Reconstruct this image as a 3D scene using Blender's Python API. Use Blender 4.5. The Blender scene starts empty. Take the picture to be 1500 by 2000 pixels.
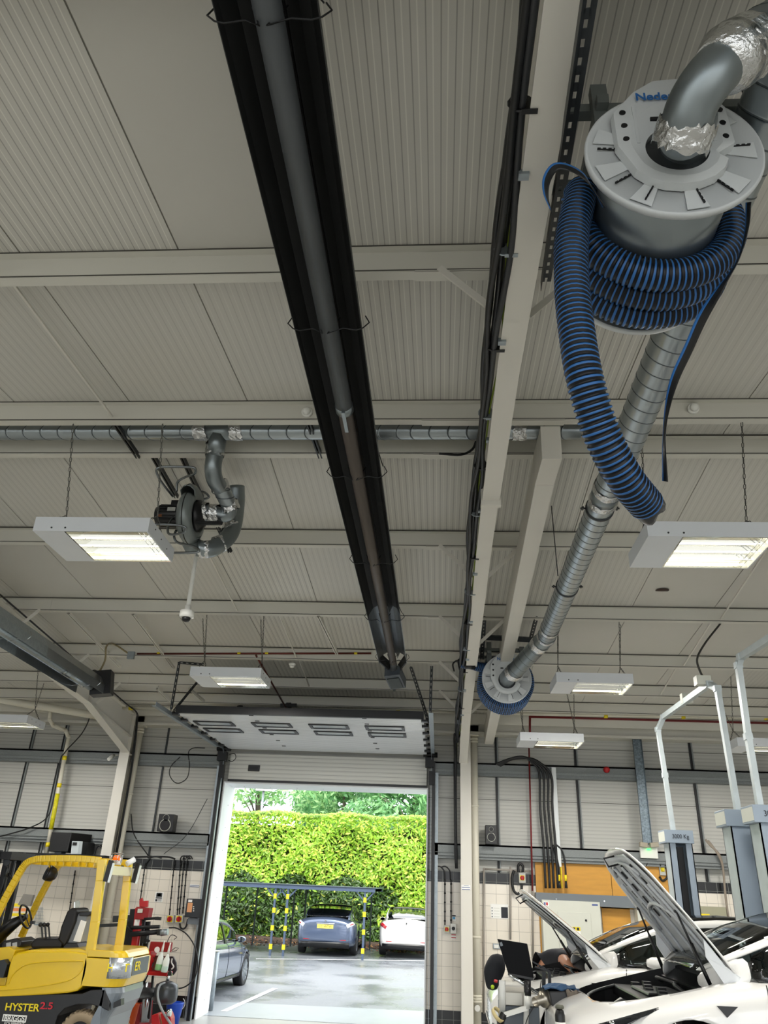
import bpy, bmesh, math, random
from mathutils import Vector, Matrix
from math import sin, cos, pi, radians as R, tan, atan2, sqrt, floor
rnd = random.Random(7)
# ------------------------------------------------------------------ camera
F_PX = 1493.3; YAW, PITCH, ROLL, EYE = -0.0841, 0.46121, 0.04397, 2.15
scene = bpy.context.scene
C = scene.collection
_f = Vector((sin(YAW)*cos(PITCH), cos(YAW)*cos(PITCH), sin(PITCH)))
_r = Vector((cos(YAW), -sin(YAW), 0)); _u = _r.cross(_f)
_r2 = cos(ROLL)*_r + sin(ROLL)*_u; _u2 = -sin(ROLL)*_r + cos(ROLL)*_u
cam_d = bpy.data.cameras.new('camera'); cam = bpy.data.objects.new('camera', cam_d); C.objects.link(cam)
cam_d.sensor_fit = 'VERTICAL'; cam_d.sensor_height = 32; cam_d.lens = F_PX/2000*32
cam_d.clip_start = 0.05; cam_d.clip_end = 300
M = Matrix((_r2, _u2, -_f)).transposed().to_4x4(); M.translation = (0, 0, EYE)
cam.matrix_world = M
scene.camera = cam
# ------------------------------------------------------------------ light and exposure
scene.view_settings.view_transform = 'Standard'; scene.view_settings.look = 'None'
scene.view_settings.gamma = 1; scene.view_settings.use_curve_mapping = False
scene.view_settings.exposure = 0.45
w = bpy.data.worlds.new('overcast_sky'); scene.world = w; w.use_nodes = True
wn = w.node_tree.nodes; wl = w.node_tree.links
bg = wn['Background']
tc = wn.new('ShaderNodeTexCoord'); nz = wn.new('ShaderNodeTexNoise'); nz.inputs['Scale'].default_value = 2.2
nz.inputs['Detail'].default_value = 5
cr = wn.new('ShaderNodeValToRGB'); cr.color_ramp.elements[0].color = (.72, .80, .90, 1); cr.color_ramp.elements[1].color = (1, 1, 1, 1)
cr.color_ramp.elements[0].position = .3; cr.color_ramp.elements[1].position = .62
wl.new(tc.outputs['Generated'], nz.inputs['Vector']); wl.new(nz.outputs['Fac'], cr.inputs['Fac']); wl.new(cr.outputs['Color'], bg.inputs['Color'])
bg.inputs['Strength'].default_value = 2.9
sl = bpy.data.lights.new('sun', 'SUN'); so = bpy.data.objects.new('sun', sl); C.objects.link(so)
sl.energy = 2.4; sl.angle = R(25); sl.color = (1, .97, .88)
so.rotation_euler = (R(38), R(12), 0); so.location = (0, 5, 30)
LAMP_E = 5.0            # emission of the high bay tubes
LAMP_W = 34             # watts of each high bay fitting's light

# ------------------------------------------------------------------ helpers
def V(*a): return Vector(a)
def ray(x, y): return (x-750)/F_PX*_r2 - (y-1000)/F_PX*_u2 + _f
def at(x, y, X=None, Y=None, Z=None):
    """world point on a known plane of the building seen at this place in the photograph"""
    d = ray(x, y)
    t = X/d.x if X is not None else Y/d.y if Y is not None else (Z-EYE)/d.z
    return V(0, 0, EYE) + d*t
def A(x, y, Y): return at(x, y, Y=Y)
ZR, YR, SL = 6.1, 6.21, .0791
def roof(Y): return ZR - SL*abs(Y-YR)
def S(h):
    h = h.lstrip('#'); o = []
    for i in (0, 2, 4):
        c = int(h[i:i+2], 16)/255; o.append(c/12.92 if c <= .04045 else ((c+.055)/1.055)**2.4)
    return (*o, 1)
MATS = {}
def mat(name, col='#808080', rough=.5, metal=0, bump=0, bscale=40, var=0, vscale=3, coat=0, emit=None, es=0, spec=.5, stretch=None):
    if name in MATS: return MATS[name]
    m = bpy.data.materials.new(name); m.use_nodes = True; n = m.node_tree.nodes; l = m.node_tree.links
    b = n['Principled BSDF']; c = S(col) if isinstance(col, str) else col
    b.inputs['Base Color'].default_value = c; b.inputs['Roughness'].default_value = rough; b.inputs['Metallic'].default_value = metal
    b.inputs['Coat Weight'].default_value = coat; b.inputs['Coat Roughness'].default_value = .05
    b.inputs['Specular IOR Level'].default_value = spec
    if emit: b.inputs['Emission Color'].default_value = S(emit); b.inputs['Emission Strength'].default_value = es
    t = n.new('ShaderNodeTexCoord'); src = t.outputs['Object']
    if stretch:
        mp = n.new('ShaderNodeMapping'); mp.inputs['Scale'].default_value = stretch; l.new(src, mp.inputs['Vector']); src = mp.outputs['Vector']
    z = n.new('ShaderNodeTexNoise'); z.inputs['Scale'].default_value = vscale; z.inputs['Detail'].default_value = 6; l.new(src, z.inputs['Vector'])
    v = var or .06
    mx = n.new('ShaderNodeMix'); mx.data_type = 'RGBA'; mx.inputs[6].default_value = tuple(x*(1-v) for x in c[:3])+(1,)
    mx.inputs[7].default_value = tuple(min(1, x*(1+v)) for x in c[:3])+(1,)
    l.new(z.outputs['Fac'], mx.inputs[0]); l.new(mx.outputs[2], b.inputs['Base Color'])
    if bump:
        z2 = n.new('ShaderNodeTexNoise'); z2.inputs['Scale'].default_value = bscale; z2.inputs['Detail'].default_value = 4; l.new(src, z2.inputs['Vector'])
        bp = n.new('ShaderNodeBump'); bp.inputs['Strength'].default_value = bump; bp.inputs['Distance'].default_value = .01
        l.new(z2.outputs['Fac'], bp.inputs['Height']); l.new(bp.outputs['Normal'], b.inputs['Normal'])
    MATS[name] = m; return m
def nodes_of(m): return m.node_tree.nodes, m.node_tree.links
def mth(n, l, op, a, b=None, c=None):
    k = n.new('ShaderNodeMath'); k.operation = op
    for i, x in enumerate((a, b, c)):
        if x is None: continue
        if isinstance(x, (int, float)): k.inputs[i].default_value = x
        else: l.new(x, k.inputs[i])
    return k.outputs[0]
def lines_mat(name, col, dark, light, axis, period, off=0, wd=.10, joint=None, strength=1.0, rough=.45, bump=.25):
    """sheet with fine pressed grooves: a shaded groove and a bright crest each period"""
    m = mat(name, col, rough, var=.05, vscale=.8); n, l = nodes_of(m); b = n['Principled BSDF']
    t = n.new('ShaderNodeTexCoord'); s = n.new('ShaderNodeSeparateXYZ'); l.new(t.outputs['Object'], s.inputs[0])
    x = mth(n, l, 'ADD', s.outputs[axis], off+100*period)
    fr = mth(n, l, 'FRACT', mth(n, l, 'DIVIDE', x, period))
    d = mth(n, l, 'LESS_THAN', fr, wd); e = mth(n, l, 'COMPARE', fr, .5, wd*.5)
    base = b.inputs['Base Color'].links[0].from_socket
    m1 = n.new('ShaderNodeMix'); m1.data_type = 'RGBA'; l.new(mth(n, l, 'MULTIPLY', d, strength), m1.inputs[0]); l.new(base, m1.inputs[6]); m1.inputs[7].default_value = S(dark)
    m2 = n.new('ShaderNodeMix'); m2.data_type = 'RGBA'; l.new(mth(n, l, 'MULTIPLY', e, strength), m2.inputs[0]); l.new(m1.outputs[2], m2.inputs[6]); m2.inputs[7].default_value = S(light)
    out = m2.outputs[2]
    h = mth(n, l, 'SUBTRACT', e, d)
    if joint:
        ax, per, o2, w2 = joint
        fj = mth(n, l, 'FRACT', mth(n, l, 'DIVIDE', mth(n, l, 'ADD', s.outputs[ax], o2+100*per), per))
        dj = mth(n, l, 'LESS_THAN', fj, w2/per)
        m3 = n.new('ShaderNodeMix'); m3.data_type = 'RGBA'; l.new(dj, m3.inputs[0]); l.new(out, m3.inputs[6]); m3.inputs[7].default_value = S('#55534c')
        out = m3.outputs[2]
    l.new(out, b.inputs['Base Color'])
    bp = n.new('ShaderNodeBump'); bp.inputs['Strength'].default_value = bump*strength; bp.inputs['Distance'].default_value = .004
    l.new(h, bp.inputs['Height']); l.new(bp.outputs['Normal'], b.inputs['Normal'])
    return m
def tile_mat(name, c1, mortar, size, rough=.18):
    m = mat(name, c1, rough); n, l = nodes_of(m); b = n['Principled BSDF']
    t = n.new('ShaderNodeTexCoord'); s = n.new('ShaderNodeSeparateXYZ'); l.new(t.outputs['Object'], s.inputs[0])
    fx = mth(n, l, 'FRACT', mth(n, l, 'DIVIDE', mth(n, l, 'ADD', mth(n, l, 'ADD', s.outputs[0], s.outputs[1]), 50*size), size))
    fz = mth(n, l, 'FRACT', mth(n, l, 'DIVIDE', mth(n, l, 'ADD', s.outputs[2], 50*size), size))
    g = mth(n, l, 'MAXIMUM', mth(n, l, 'LESS_THAN', fx, .035), mth(n, l, 'LESS_THAN', fz, .035))
    base = b.inputs['Base Color'].links[0].from_socket
    m1 = n.new('ShaderNodeMix'); m1.data_type = 'RGBA'; l.new(g, m1.inputs[0]); l.new(base, m1.inputs[6]); m1.inputs[7].default_value = S(mortar)
    l.new(m1.outputs[2], b.inputs['Base Color'])
    l.new(mth(n, l, 'MULTIPLY_ADD', g, .5, rough), b.inputs['Roughness'])
    bp = n.new('ShaderNodeBump'); bp.inputs['Strength'].default_value = .4; bp.inputs['Distance'].default_value = .003; bp.invert = True
    l.new(g, bp.inputs['Height']); l.new(bp.outputs['Normal'], b.inputs['Normal'])
    return m
def glass_mat(name, tint=(.25, .3, .3), refl=.15, rough=.02):
    m = bpy.data.materials.new(name); m.use_nodes = True; n = m.node_tree.nodes; l = m.node_tree.links
    o = n['Material Output']; n.remove(n['Principled BSDF'])
    tr = n.new('ShaderNodeBsdfTransparent'); tr.inputs[0].default_value = (*tint, 1)
    gl = n.new('ShaderNodeBsdfGlossy'); gl.inputs['Roughness'].default_value = rough
    fr = n.new('ShaderNodeFresnel'); fr.inputs[0].default_value = 1.5
    a = mth(n, l, 'ADD', fr.outputs[0], refl)
    mx = n.new('ShaderNodeMixShader'); l.new(a, mx.inputs[0]); l.new(tr.outputs[0], mx.inputs[1]); l.new(gl.outputs[0], mx.inputs[2])
    l.new(mx.outputs[0], o.inputs[0]); return m

WL = {}     # world location of every object by name
def _loc(o):
    v = Vector((0, 0, 0))
    while o is not None: v += WL[o.name]; o = o.parent
    return v
class MB:
    def __init__(s): s.v = []; s.f = []; s.m = []; s.s = []
    def add(s, vs, fs, smooth=False, mi=0):
        k = len(s.v); s.v += [Vector(v) for v in vs]
        for i, f in enumerate(fs):
            s.f.append([k+j for j in f]); s.m.append(mi[i] if isinstance(mi, (list, tuple)) else mi); s.s.append(smooth)
        return s
    def bx(s, x0, x1, y0, y1, z0, z1, mi=0):
        vs = [(x, y, z) for z in (z0, z1) for y in (y0, y1) for x in (x0, x1)]
        return s.add(vs, [(0, 2, 3, 1), (4, 5, 7, 6), (0, 1, 5, 4), (2, 6, 7, 3), (0, 4, 6, 2), (1, 3, 7, 5)], mi=mi)
    def box(s, c, size, rot=None, mi=0):
        x, y, z = (a/2 for a in size); c = Vector(c)
        vs = [V(i, j, k) for k in (-z, z) for j in (-y, y) for i in (-x, x)]
        if rot: vs = [rot @ v for v in vs]
        return s.add([v+c for v in vs], [(0, 2, 3, 1), (4, 5, 7, 6), (0, 1, 5, 4), (2, 6, 7, 3), (0, 4, 6, 2), (1, 3, 7, 5)], mi=mi)
    def bar(s, p, q, a, b, up=(0, 0, 1), mi=0):
        p, q = Vector(p), Vector(q); d = (q-p).normalized(); u = Vector(up)
        if abs(d.dot(u)) > .98: u = V(0, 1, 0)
        x = d.cross(u).normalized(); u = x.cross(d)
        vs = [o + x*i*a/2 + u*j*b/2 for o in (p, q) for j in (-1, 1) for i in (-1, 1)]
        return s.add(vs, [(0, 1, 3, 2), (4, 6, 7, 5), (0, 4, 5, 1), (2, 3, 7, 6), (0, 2, 6, 4), (1, 5, 7, 3)], mi=mi)
    def tube(s, pts, r, n=10, cap=True, mi=0, squash=None):
        pts = [Vector(p) for p in pts]; N = len(pts); rr = r if isinstance(r, (list, tuple)) else [r]*N
        ts = [(pts[min(i+1, N-1)]-pts[max(i-1, 0)]).normalized() for i in range(N)]
        u = ts[0].orthogonal().normalized(); vs = []
        for i in range(N):
            u = (u - ts[i]*u.dot(ts[i])); u = u.normalized() if u.length > 1e-6 else ts[i].orthogonal().normalized()
            w_ = ts[i].cross(u)
            for k in range(n):
                a = 2*pi*k/n; vs.append(pts[i] + rr[i]*(cos(a)*u + sin(a)*w_))
        fs = [(i*n+k, i*n+(k+1) % n, (i+1)*n+(k+1) % n, (i+1)*n+k) for i in range(N-1) for k in range(n)]
        mm = [mi[i] for i in range(N-1) for k in range(n)] if isinstance(mi, (list, tuple)) else mi
        s.add(vs, fs, True, mm)
        if cap:
            m0 = mi[0] if isinstance(mi, (list, tuple)) else mi
            k = len(s.v)-len(vs); s.f += [[k+j for j in range(n)][::-1], [k+(N-1)*n+j for j in range(n)]]; s.m += [m0, m0]; s.s += [False, False]
        return s
    def cyl(s, p, q, r, n=20, mi=0, cap=True): return s.tube([p, q], r, n, cap, mi)
    def lathe(s, prof, o, ax, n=32, mi=0, closed=False, smooth=True):
        """prof: list of (radius, distance along axis)"""
        o, ax = Vector(o), Vector(ax).normalized(); u = ax.orthogonal().normalized(); w_ = ax.cross(u); vs = []
        for r, t in prof:
            for k in range(n): a = 2*pi*k/n; vs.append(o+ax*t+r*(cos(a)*u+sin(a)*w_))
        N = len(prof); fs = []
        for i in range(N if closed else N-1):
            j = (i+1) % N
            for k in range(n): fs.append((i*n+k, i*n+(k+1) % n, j*n+(k+1) % n, j*n+k))
        s.add(vs, fs, smooth, mi)
        if not closed:
            k = len(s.v)-len(vs)
            if prof[0][0] > 1e-4: s.f.append([k+j for j in range(n)][::-1]); s.m.append(mi if not isinstance(mi, list) else mi[0]); s.s.append(False)
            if prof[-1][0] > 1e-4: s.f.append([k+(N-1)*n+j for j in range(n)]); s.m.append(mi if not isinstance(mi, list) else mi[0]); s.s.append(False)
        return s
    def prism(s, poly, ext, mi=0):
        """poly: 3D points in order; ext: extrusion vector"""
        poly = [Vector(p) for p in poly]; e = Vector(ext); n = len(poly)
        vs = poly + [p+e for p in poly]
        fs = [list(range(n))[::-1], [n+i for i in range(n)]] + [[i, (i+1) % n, n+(i+1) % n, n+i] for i in range(n)]
        return s.add(vs, fs, mi=mi)
    def quad(s, a, b, c, d, mi=0): return s.add([a, b, c, d], [(0, 1, 2, 3)], mi=mi)
    def grid(s, rows, smooth=True, mi=0, wrap=False):
        n = len(rows[0]); vs = [p for r in rows for p in r]
        fs = [(i*n+k, i*n+(k+1) % n, (i+1)*n+(k+1) % n, (i+1)*n+k) for i in range(len(rows)-1) for k in range(n if wrap else n-1)]
        return s.add(vs, fs, smooth, mi)
    def build(s, name, ms, parent=None, local=False, bevel=0, sub=0, solid=0, origin=None, fixn=False):
        ms = ms if isinstance(ms, (list, tuple)) else [ms]
        if local: off = Vector((0, 0, 0)); loc = Vector((0, 0, 0))
        elif parent is not None: off = _loc(parent); loc = Vector((0, 0, 0))
        else:
            if origin is not None: off = Vector(origin)
            else:
                xs = [v.x for v in s.v]; ys = [v.y for v in s.v]; zs = [v.z for v in s.v]
                off = V((min(xs)+max(xs))/2, (min(ys)+max(ys))/2, min(zs))
            loc = off
        me = bpy.data.meshes.new(name); me.from_pydata([v-off for v in s.v], [], s.f)
        for m in ms: me.materials.append(m)
        me.polygons.foreach_set('material_index', s.m); me.polygons.foreach_set('use_smooth', s.s)
        me.update()
        if fixn:
            bm = bmesh.new(); bm.from_mesh(me); bmesh.ops.recalc_face_normals(bm, faces=bm.faces); bm.to_mesh(me); bm.free()
        o = bpy.data.objects.new(name, me); C.objects.link(o); o.parent = parent; o.location = loc; WL[o.name] = loc.copy()
        if bevel:
            b = o.modifiers.new('bevel', 'BEVEL'); b.width = bevel; b.segments = 2; b.limit_method = 'ANGLE'; b.angle_limit = R(40)
        if solid:
            b = o.modifiers.new('solid', 'SOLIDIFY'); b.thickness = solid; b.offset = 0
        if sub:
            b = o.modifiers.new('sub', 'SUBSURF'); b.levels = sub; b.render_levels = sub
        return o
def tag(o, label=None, cat=None, group=None, kind=None):
    if label: o['label'] = label
    if cat: o['category'] = cat
    if group: o['group'] = group
    if kind: o['kind'] = kind
    return o
def thing(name, loc, label, cat, group=None, rz=0):
    o = bpy.data.objects.new(name, None); o.empty_display_size = .1; C.objects.link(o); o.location = loc; o.rotation_euler.z = rz
    WL[o.name] = Vector(loc); return tag(o, label, cat, group)
def copy_tree(o, parent=None):
    c = o.copy(); C.objects.link(c); c.parent = parent; WL[c.name] = WL[o.name].copy()
    for ch in list(o.children): copy_tree(ch, c)
    return c
def move(o, loc): o.location = loc; WL[o.name] = Vector(loc); return o
def txt(name, body, size, mtl, parent, pos, xdir, ydir, ext=.002, local=False, bold=False, width=None):
    """lettering turned into a mesh: pos = centre, xdir = reading direction, ydir = up"""
    cu = bpy.data.curves.new(name, 'FONT'); cu.body = body; cu.size = size; cu.extrude = ext/2; cu.align_x = 'CENTER'; cu.align_y = 'CENTER'
    if bold: cu.offset = size*.02
    t = bpy.data.objects.new(name, cu); me = bpy.data.meshes.new_from_object(t); bpy.data.objects.remove(t)
    x = Vector(xdir).normalized(); z = x.cross(Vector(ydir)).normalized(); y = z.cross(x)
    mt = Matrix((x, y, z)).transposed().to_4x4()
    if width:
        xs = [v.co.x for v in me.vertices]; k = width/(max(xs)-min(xs)); mt = mt @ Matrix.Diagonal((k, 1, 1, 1))
    me.transform(mt); me.materials.clear(); me.materials.append(mtl)
    o = bpy.data.objects.new(name, me); C.objects.link(o); o.parent = parent
    p = Vector(pos) - (Vector((0, 0, 0)) if local or parent is None else _loc(parent)); o.location = p; WL[o.name] = p
    return o
def arc(c, r, a0, a1, u, v, n=12):
    c, u, v = Vector(c), Vector(u).normalized(), Vector(v).normalized()
    return [c + r*(cos(a0+(a1-a0)*i/n)*u + sin(a0+(a1-a0)*i/n)*v) for i in range(n+1)]
def smooth_path(pts, per=8):
    """Catmull-Rom through the points"""
    p = [Vector(q) for q in pts]; p = [p[0]*2-p[1]] + p + [p[-1]*2-p[-2]]; out = []
    for i in range(1, len(p)-2):
        for k in range(per):
            t = k/per
            out.append(.5*((2*p[i]) + (-p[i-1]+p[i+1])*t + (2*p[i-1]-5*p[i]+4*p[i+1]-p[i+2])*t*t + (-p[i-1]+3*p[i]-3*p[i+1]+p[i+2])*t**3))
    out.append(p[-2]); return out
def resample(pts, step):
    out = [pts[0].copy()]; acc = 0
    for a, b in zip(pts, pts[1:]):
        d = (b-a).length; 
        if d < 1e-9: continue
        t = step-acc
        while t <= d: out.append(a+(b-a)*(t/d)); t += step
        acc = (acc+d) % step
    return out
def spiral_duct(mb, p, q, r, pitch=.125, n=24, mi=0, seam=1):
    """straight spiral duct with raised lock seams"""
    p, q = Vector(p), Vector(q); L = (q-p).length; d = (q-p)/L; u = d.orthogonal().normalized(); w_ = d.cross(u)
    t = 0; rows = []; prof = [(0, r)]
    x = pitch*.5
    while x < L-.02: prof += [(x-.014, r), (x-.005, r), (x-.002, r+.0025), (x+.002, r+.0025), (x+.005, r), (x+.014, r)]; x += pitch
    prof.append((L, r)); mm = []
    for i, (a, rad) in enumerate(prof):
        row = []
        for k in range(n):
            an = 2*pi*k/n; sh = 0 if i in (0, len(prof)-1) else pitch*.45*cos(an)
            tt = min(max(a+sh, 0), L); row.append(p+d*tt+rad*(cos(an)*u+sin(an)*w_))
        rows.append(row)
    vs = [v for r_ in rows for v in r_]
    fs = []; ms = []
    for i in range(len(rows)-1):
        for k in range(n):
            fs.append((i*n+k, i*n+(k+1) % n, (i+1)*n+(k+1) % n, (i+1)*n+k)); ms.append(seam if prof[i][1] > r or prof[i+1][1] > r else mi)
    mb.add(vs, fs, True, ms)

# ------------------------------------------------------------------ materials
m_paint = mat('cream_steel_paint', '#d8d5cc', .45, var=.05, vscale=1.5)
m_purl = mat('painted_purlin', '#d0cec4', .5, var=.06, vscale=.7)
m_white = mat('white_enamel', '#e9ecee', .35)
m_wplast = mat('white_plastic', '#e2e2dc', .35)
m_galv = mat('galvanised_steel', '#9aa3a8', .42, .75, var=.25, vscale=25)
m_galvw = mat('spangled_galvanised_rail', '#7f8484', .55, .25, var=.25, vscale=60)
m_duct = mat('spiral_duct_steel', '#a3abaf', .3, .9, var=.12, vscale=3)
m_seam = mat('duct_seam', '#5d6468', .4, .9)
m_elbow = mat('pressed_elbow_steel', '#8b9396', .36, .9, var=.1, vscale=2)
m_foil = mat('crinkled_foil_tape', '#d5d6d6', .16, 1, bump=.9, bscale=45)
m_black = mat('black_plastic', '#0d0e10', .4)
m_blackm = mat('black_metal', '#17181a', .45, .3)
m_dark = mat('dark_heater_steel', '#3c3f42', .5, .4, var=.2, vscale=4)
m_darker = mat('sooty_reflector', '#2c2d2d', .5, .35, var=.2, vscale=3)
m_tube = mat('grey_tube', '#595d60', .55, .5, var=.15, vscale=3)
m_tubeb = mat('heat_stained_tube', '#57504a', .5, .5, var=.15, vscale=3)
m_strut = mat('dark_strut_channel', '#3c3f41', .45, .6)
m_reel = mat('pale_grey_reel_plastic', '#c9cdce', .42)
m_reel2 = mat('reel_panel_plastic', '#bcc1c3', .5)
m_blue = mat('blue_hose_rib', '#2863a2', .4)
m_hose = mat('black_hose_wall', '#0a0d14', .42, spec=.35)
m_logo = mat('blue_lettering', '#1e63a8', .4)
m_red = mat('red_paint', '#b01218', .35)
m_yel = mat('yellow_truck_paint', '#dfba0a', .28, coat=.5)
m_tape = mat('yellow_tape', '#e8d21a', .5)
m_cable = mat('black_cable', '#101113', .45)
m_cgreen = mat('earth_cable_yellow_green', '#8aa018', .5)
m_copper = mat('copper_pipe', '#5c261c', .35, .5, var=.2)
m_wpipe = mat('cream_pipe', '#dcd8c8', .4)
m_carw = mat('white_car_paint', '#f1f0ec', .22, coat=1)
m_trim = mat('car_black_trim', '#0b0c0e', .3)
m_tyre = mat('tyre_rubber', '#161719', .7)
m_rim = mat('alloy_rim', '#9aa0a6', .3, .8)
m_glass = glass_mat('tinted_car_glass', (.34, .38, .38), .03)
m_clear = glass_mat('clear_acrylic', (.8, .85, .85), .05)
m_int = mat('dark_interior', '#17181a', .7)
m_seat = mat('seat_black', '#101114', .55)
m_grey = mat('grey_cabinet_paint', '#6b7278', .4)
m_lgrey = mat('light_grey_cabinet', '#c9cbc0', .4)
m_liftg = mat('lift_grey_blue_paint', '#8b98a5', .38, .1)
m_lift2 = mat('lift_pale_galvanised', '#b3bcbe', .42, .35, var=.15, vscale=8)
m_ply = mat('plywood', '#c99238', .5, var=.22, vscale=2.5, stretch=(1, 1, 6))
m_paper = mat('white_paper', '#eeeeea', .6)
m_pblk = mat('dark_print', '#20242b', .6)
m_skin = mat('skin', '#c08a6c', .5)
m_cloth = mat('dark_navy_cloth', '#14161d', .8, bump=.3, bscale=20)
m_hair = mat('black_hair', '#0b0a0a', .6, bump=.6, bscale=90)
m_orange = mat('amber_lens', '#ff6a10', .2, emit='#ff6a10', es=.4)
m_chrome = mat('polished_steel', '#cfd3d6', .12, 1)
# ================================================================== STRUCTURE
# roof sheeting: panel strips 1.09 m wide, ribbed liner
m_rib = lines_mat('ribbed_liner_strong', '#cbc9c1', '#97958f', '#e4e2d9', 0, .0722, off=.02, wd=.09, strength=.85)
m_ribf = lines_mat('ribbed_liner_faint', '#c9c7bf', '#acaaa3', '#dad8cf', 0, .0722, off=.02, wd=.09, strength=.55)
m_flat = mat('flat_liner_panel', '#c8c6be', .45, var=.05, vscale=.8)
m_join = mat('panel_joint_shadow_gap', '#8d8a82', .6)
X0R, PW = -1.742, 1.09
def panels(name, Ya, Yb, kinds):
    mb = MB()
    for k in range(-11, 13):
        x0 = X0R+k*PW; x1 = x0+PW-.010; mi = kinds.get(k, 1)
        mb.bx(x0, x1, min(Ya, Yb), max(Ya, Yb), 0, .06, mi=mi)
        mb.bx(x1, x1+.010, min(Ya, Yb), max(Ya, Yb), .008, .06, mi=3)
        for v in mb.v[-16:]: v.z += roof(v.y)
    tag(mb.build(name, [m_rib, m_ribf, m_flat, m_join], origin=(0, 0, 0)), kind='structure')
panels('ceiling', -9.0, 3.75, {-3: 0, -2: 0, -1: 0, 0: 2, 1: 0, 2: 0, 3: 1, 4: 0, -4: 1})
panels('ceiling', 3.75, YR, {-2: 1, -1: 1, 0: 1, 1: 0, 2: 0, 3: 1, 4: 1})
panels('ceiling', YR, 8.2, {-2: 1, 1: 0, 2: 0, 3: 1, 4: 1, 5: 1})
panels('ceiling', 8.2, 10.2, {-1: 0, 0: 1, 1: 0, 2: 0, 3: 1, 4: 2, 5: 2, -3: 2, -4: 2})
panels('ceiling', 10.2, 16.3, {-3: 2, -4: 2, -1: 0, 0: 0, 1: 1, 2: 1, 3: 2, 4: 2, 5: 2})
# purlins
PUR = [-4.1, -2.15, -.2, 1.75, 3.70, 5.655]
PURF = [6.30, 8.14, 10.19, 12.0, 13.45, 14.5]
ntr = [0]
def trim(mb, m, bevel=0):
    ntr[0] += 1; return tag(mb.build('trim_%d' % ntr[0], m, bevel=bevel), kind='structure')
for Y in PUR+PURF:
    mb = MB(); zt = roof(Y); h = .175
    mb.bx(-13.6, 12.2, Y, Y+.006, zt-h, zt)
    mb.bx(-13.6, 12.2, Y, Y+.075, zt-h-.006, zt-h)
    mb.bx(-13.6, 12.2, Y+.069, Y+.075, zt-h, zt-h+.018)
    mb.bx(-13.6, 12.2, Y-.055, Y, zt-.012, zt-.004)
    for xs in (.44, -6.26):      # lap sleeves over each frame
        mb.bx(xs-.62, xs+.62, Y-.004, Y, zt-h-.012, zt-.02)
        mb.bx(xs-.62, xs+.62, Y-.004, Y+.08, zt-h-.014, zt-h-.008)
    mb.bx(-13.6, 12.2, Y-.058, Y-.055, zt-.014, zt, mi=1); mb.bx(-13.6, 12.2, Y-.0045, Y-.001, zt-h+.002, zt-h+.010, mi=1)  # thin dark strips stand in for shade at the purlin's top and flange
    trim(mb, [m_purl, mat('purlin_shade_strip', '#4c4a44', .7)])
# eaves closure and inner gutter edge
mb = MB(); mb.bx(-13.6, 12.2, 15.62, 16.0, 5.04, 5.30); mb.bx(-13.6, 12.2, 15.56, 15.62, 5.02, 5.07); mb.bx(-13.6, 12.2, 15.30, 15.312, 5.16, 5.36); trim(mb, m_purl)
# portal frames
def isec(mb, pts, wf, tf=.016, tw=.01, x=0):
    """I-section: pts = [(Y, ztop, zbottom)...]"""
    for (y0, t0, b0), (y1, t1, b1) in zip(pts, pts[1:]):
        def slab(xa, xb, za0, zb0, za1, zb1):
            mb.add([(xa, y0, za0), (xb, y0, za0), (xb, y1, za1), (xa, y1, za1), (xa, y0, zb0), (xb, y0, zb0), (xb, y1, zb1), (xa, y1, zb1)],
                   [(0, 3, 2, 1), (4, 5, 6, 7), (0, 1, 5, 4), (1, 2, 6, 5), (2, 3, 7, 6), (3, 0, 4, 7)])
        slab(x-wf/2, x+wf/2, b0, b0+tf, b1, b1+tf); slab(x-wf/2, x+wf/2, t0-tf, t0, t1-tf, t1); slab(x-tw/2, x+tw/2, b0+tf, t0-tf, b1+tf, t1-tf)
def frame(x, xc, wf=.155, wc=.2):
    mb = MB(); top = lambda y: roof(y)-.185
    isec(mb, [(-9, top(-9), top(-9)-.42), (4.3, top(4.3), top(4.3)-.42), (6.2, top(6.2), top(6.2)-.55)], wf, x=x)
    isec(mb, [(6.24, top(6.24), top(6.24)-.5), (7.6, top(7.6), top(7.6)-.42), (13.3, top(13.3), top(13.3)-.42), (15.42, top(15.42), 4.44)], wf, x=x)
    mb.bx(x-wf/2-.012, x+wf/2+.012, 6.195, 6.24, top(6.2)-.60, top(6.2))
    # stiffener and second web line of the haunch
    isec(mb, [(13.3, top(13.3)-.40, top(13.3)-.41), (15.42, top(15.42)-.42, top(15.42)-.44)], wf*.9, tf=.005, x=x)
    mb.bx(x-wf/2, x+wf/2, 13.28, 13.292, top(13.3)-.42, top(13.3))
    # column
    mb.bx(xc-wc/2, xc+wc/2, 15.42, 15.44, 0, 5.2); mb.bx(xc-wc/2, xc+wc/2, 15.88, 15.90, 0, 5.2); mb.bx(xc-.006, xc+.006, 15.44, 15.88, 0, 5.2)
    mb.bx(xc-wc/2, xc+wc/2, 15.44, 15.88, 4.42, 4.436); mb.bx(xc-.14, xc+.14, 15.36, 15.94, 0, .02)
    # angle cleats and bolts
    for y in PUR+PURF:
        mb.bx(x-.06, x-.05, y-.05, y+.0, roof(y)-.25, roof(y)-.03)
    trim(mb, m_paint)
frame(.445, .49); frame(-6.25, -6.28)
# tie beam that carries the hose reels
mb = MB(); mb.bar((.945, 5.75, roof(5.75)-.36), (.945, 6.3, roof(6.2)-.36), .17, .32); mb.bar((.945, 6.3, roof(6.3)-.36), (.955, 15.6, roof(15.6)-.36), .17, .32); trim(mb, m_paint)
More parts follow.
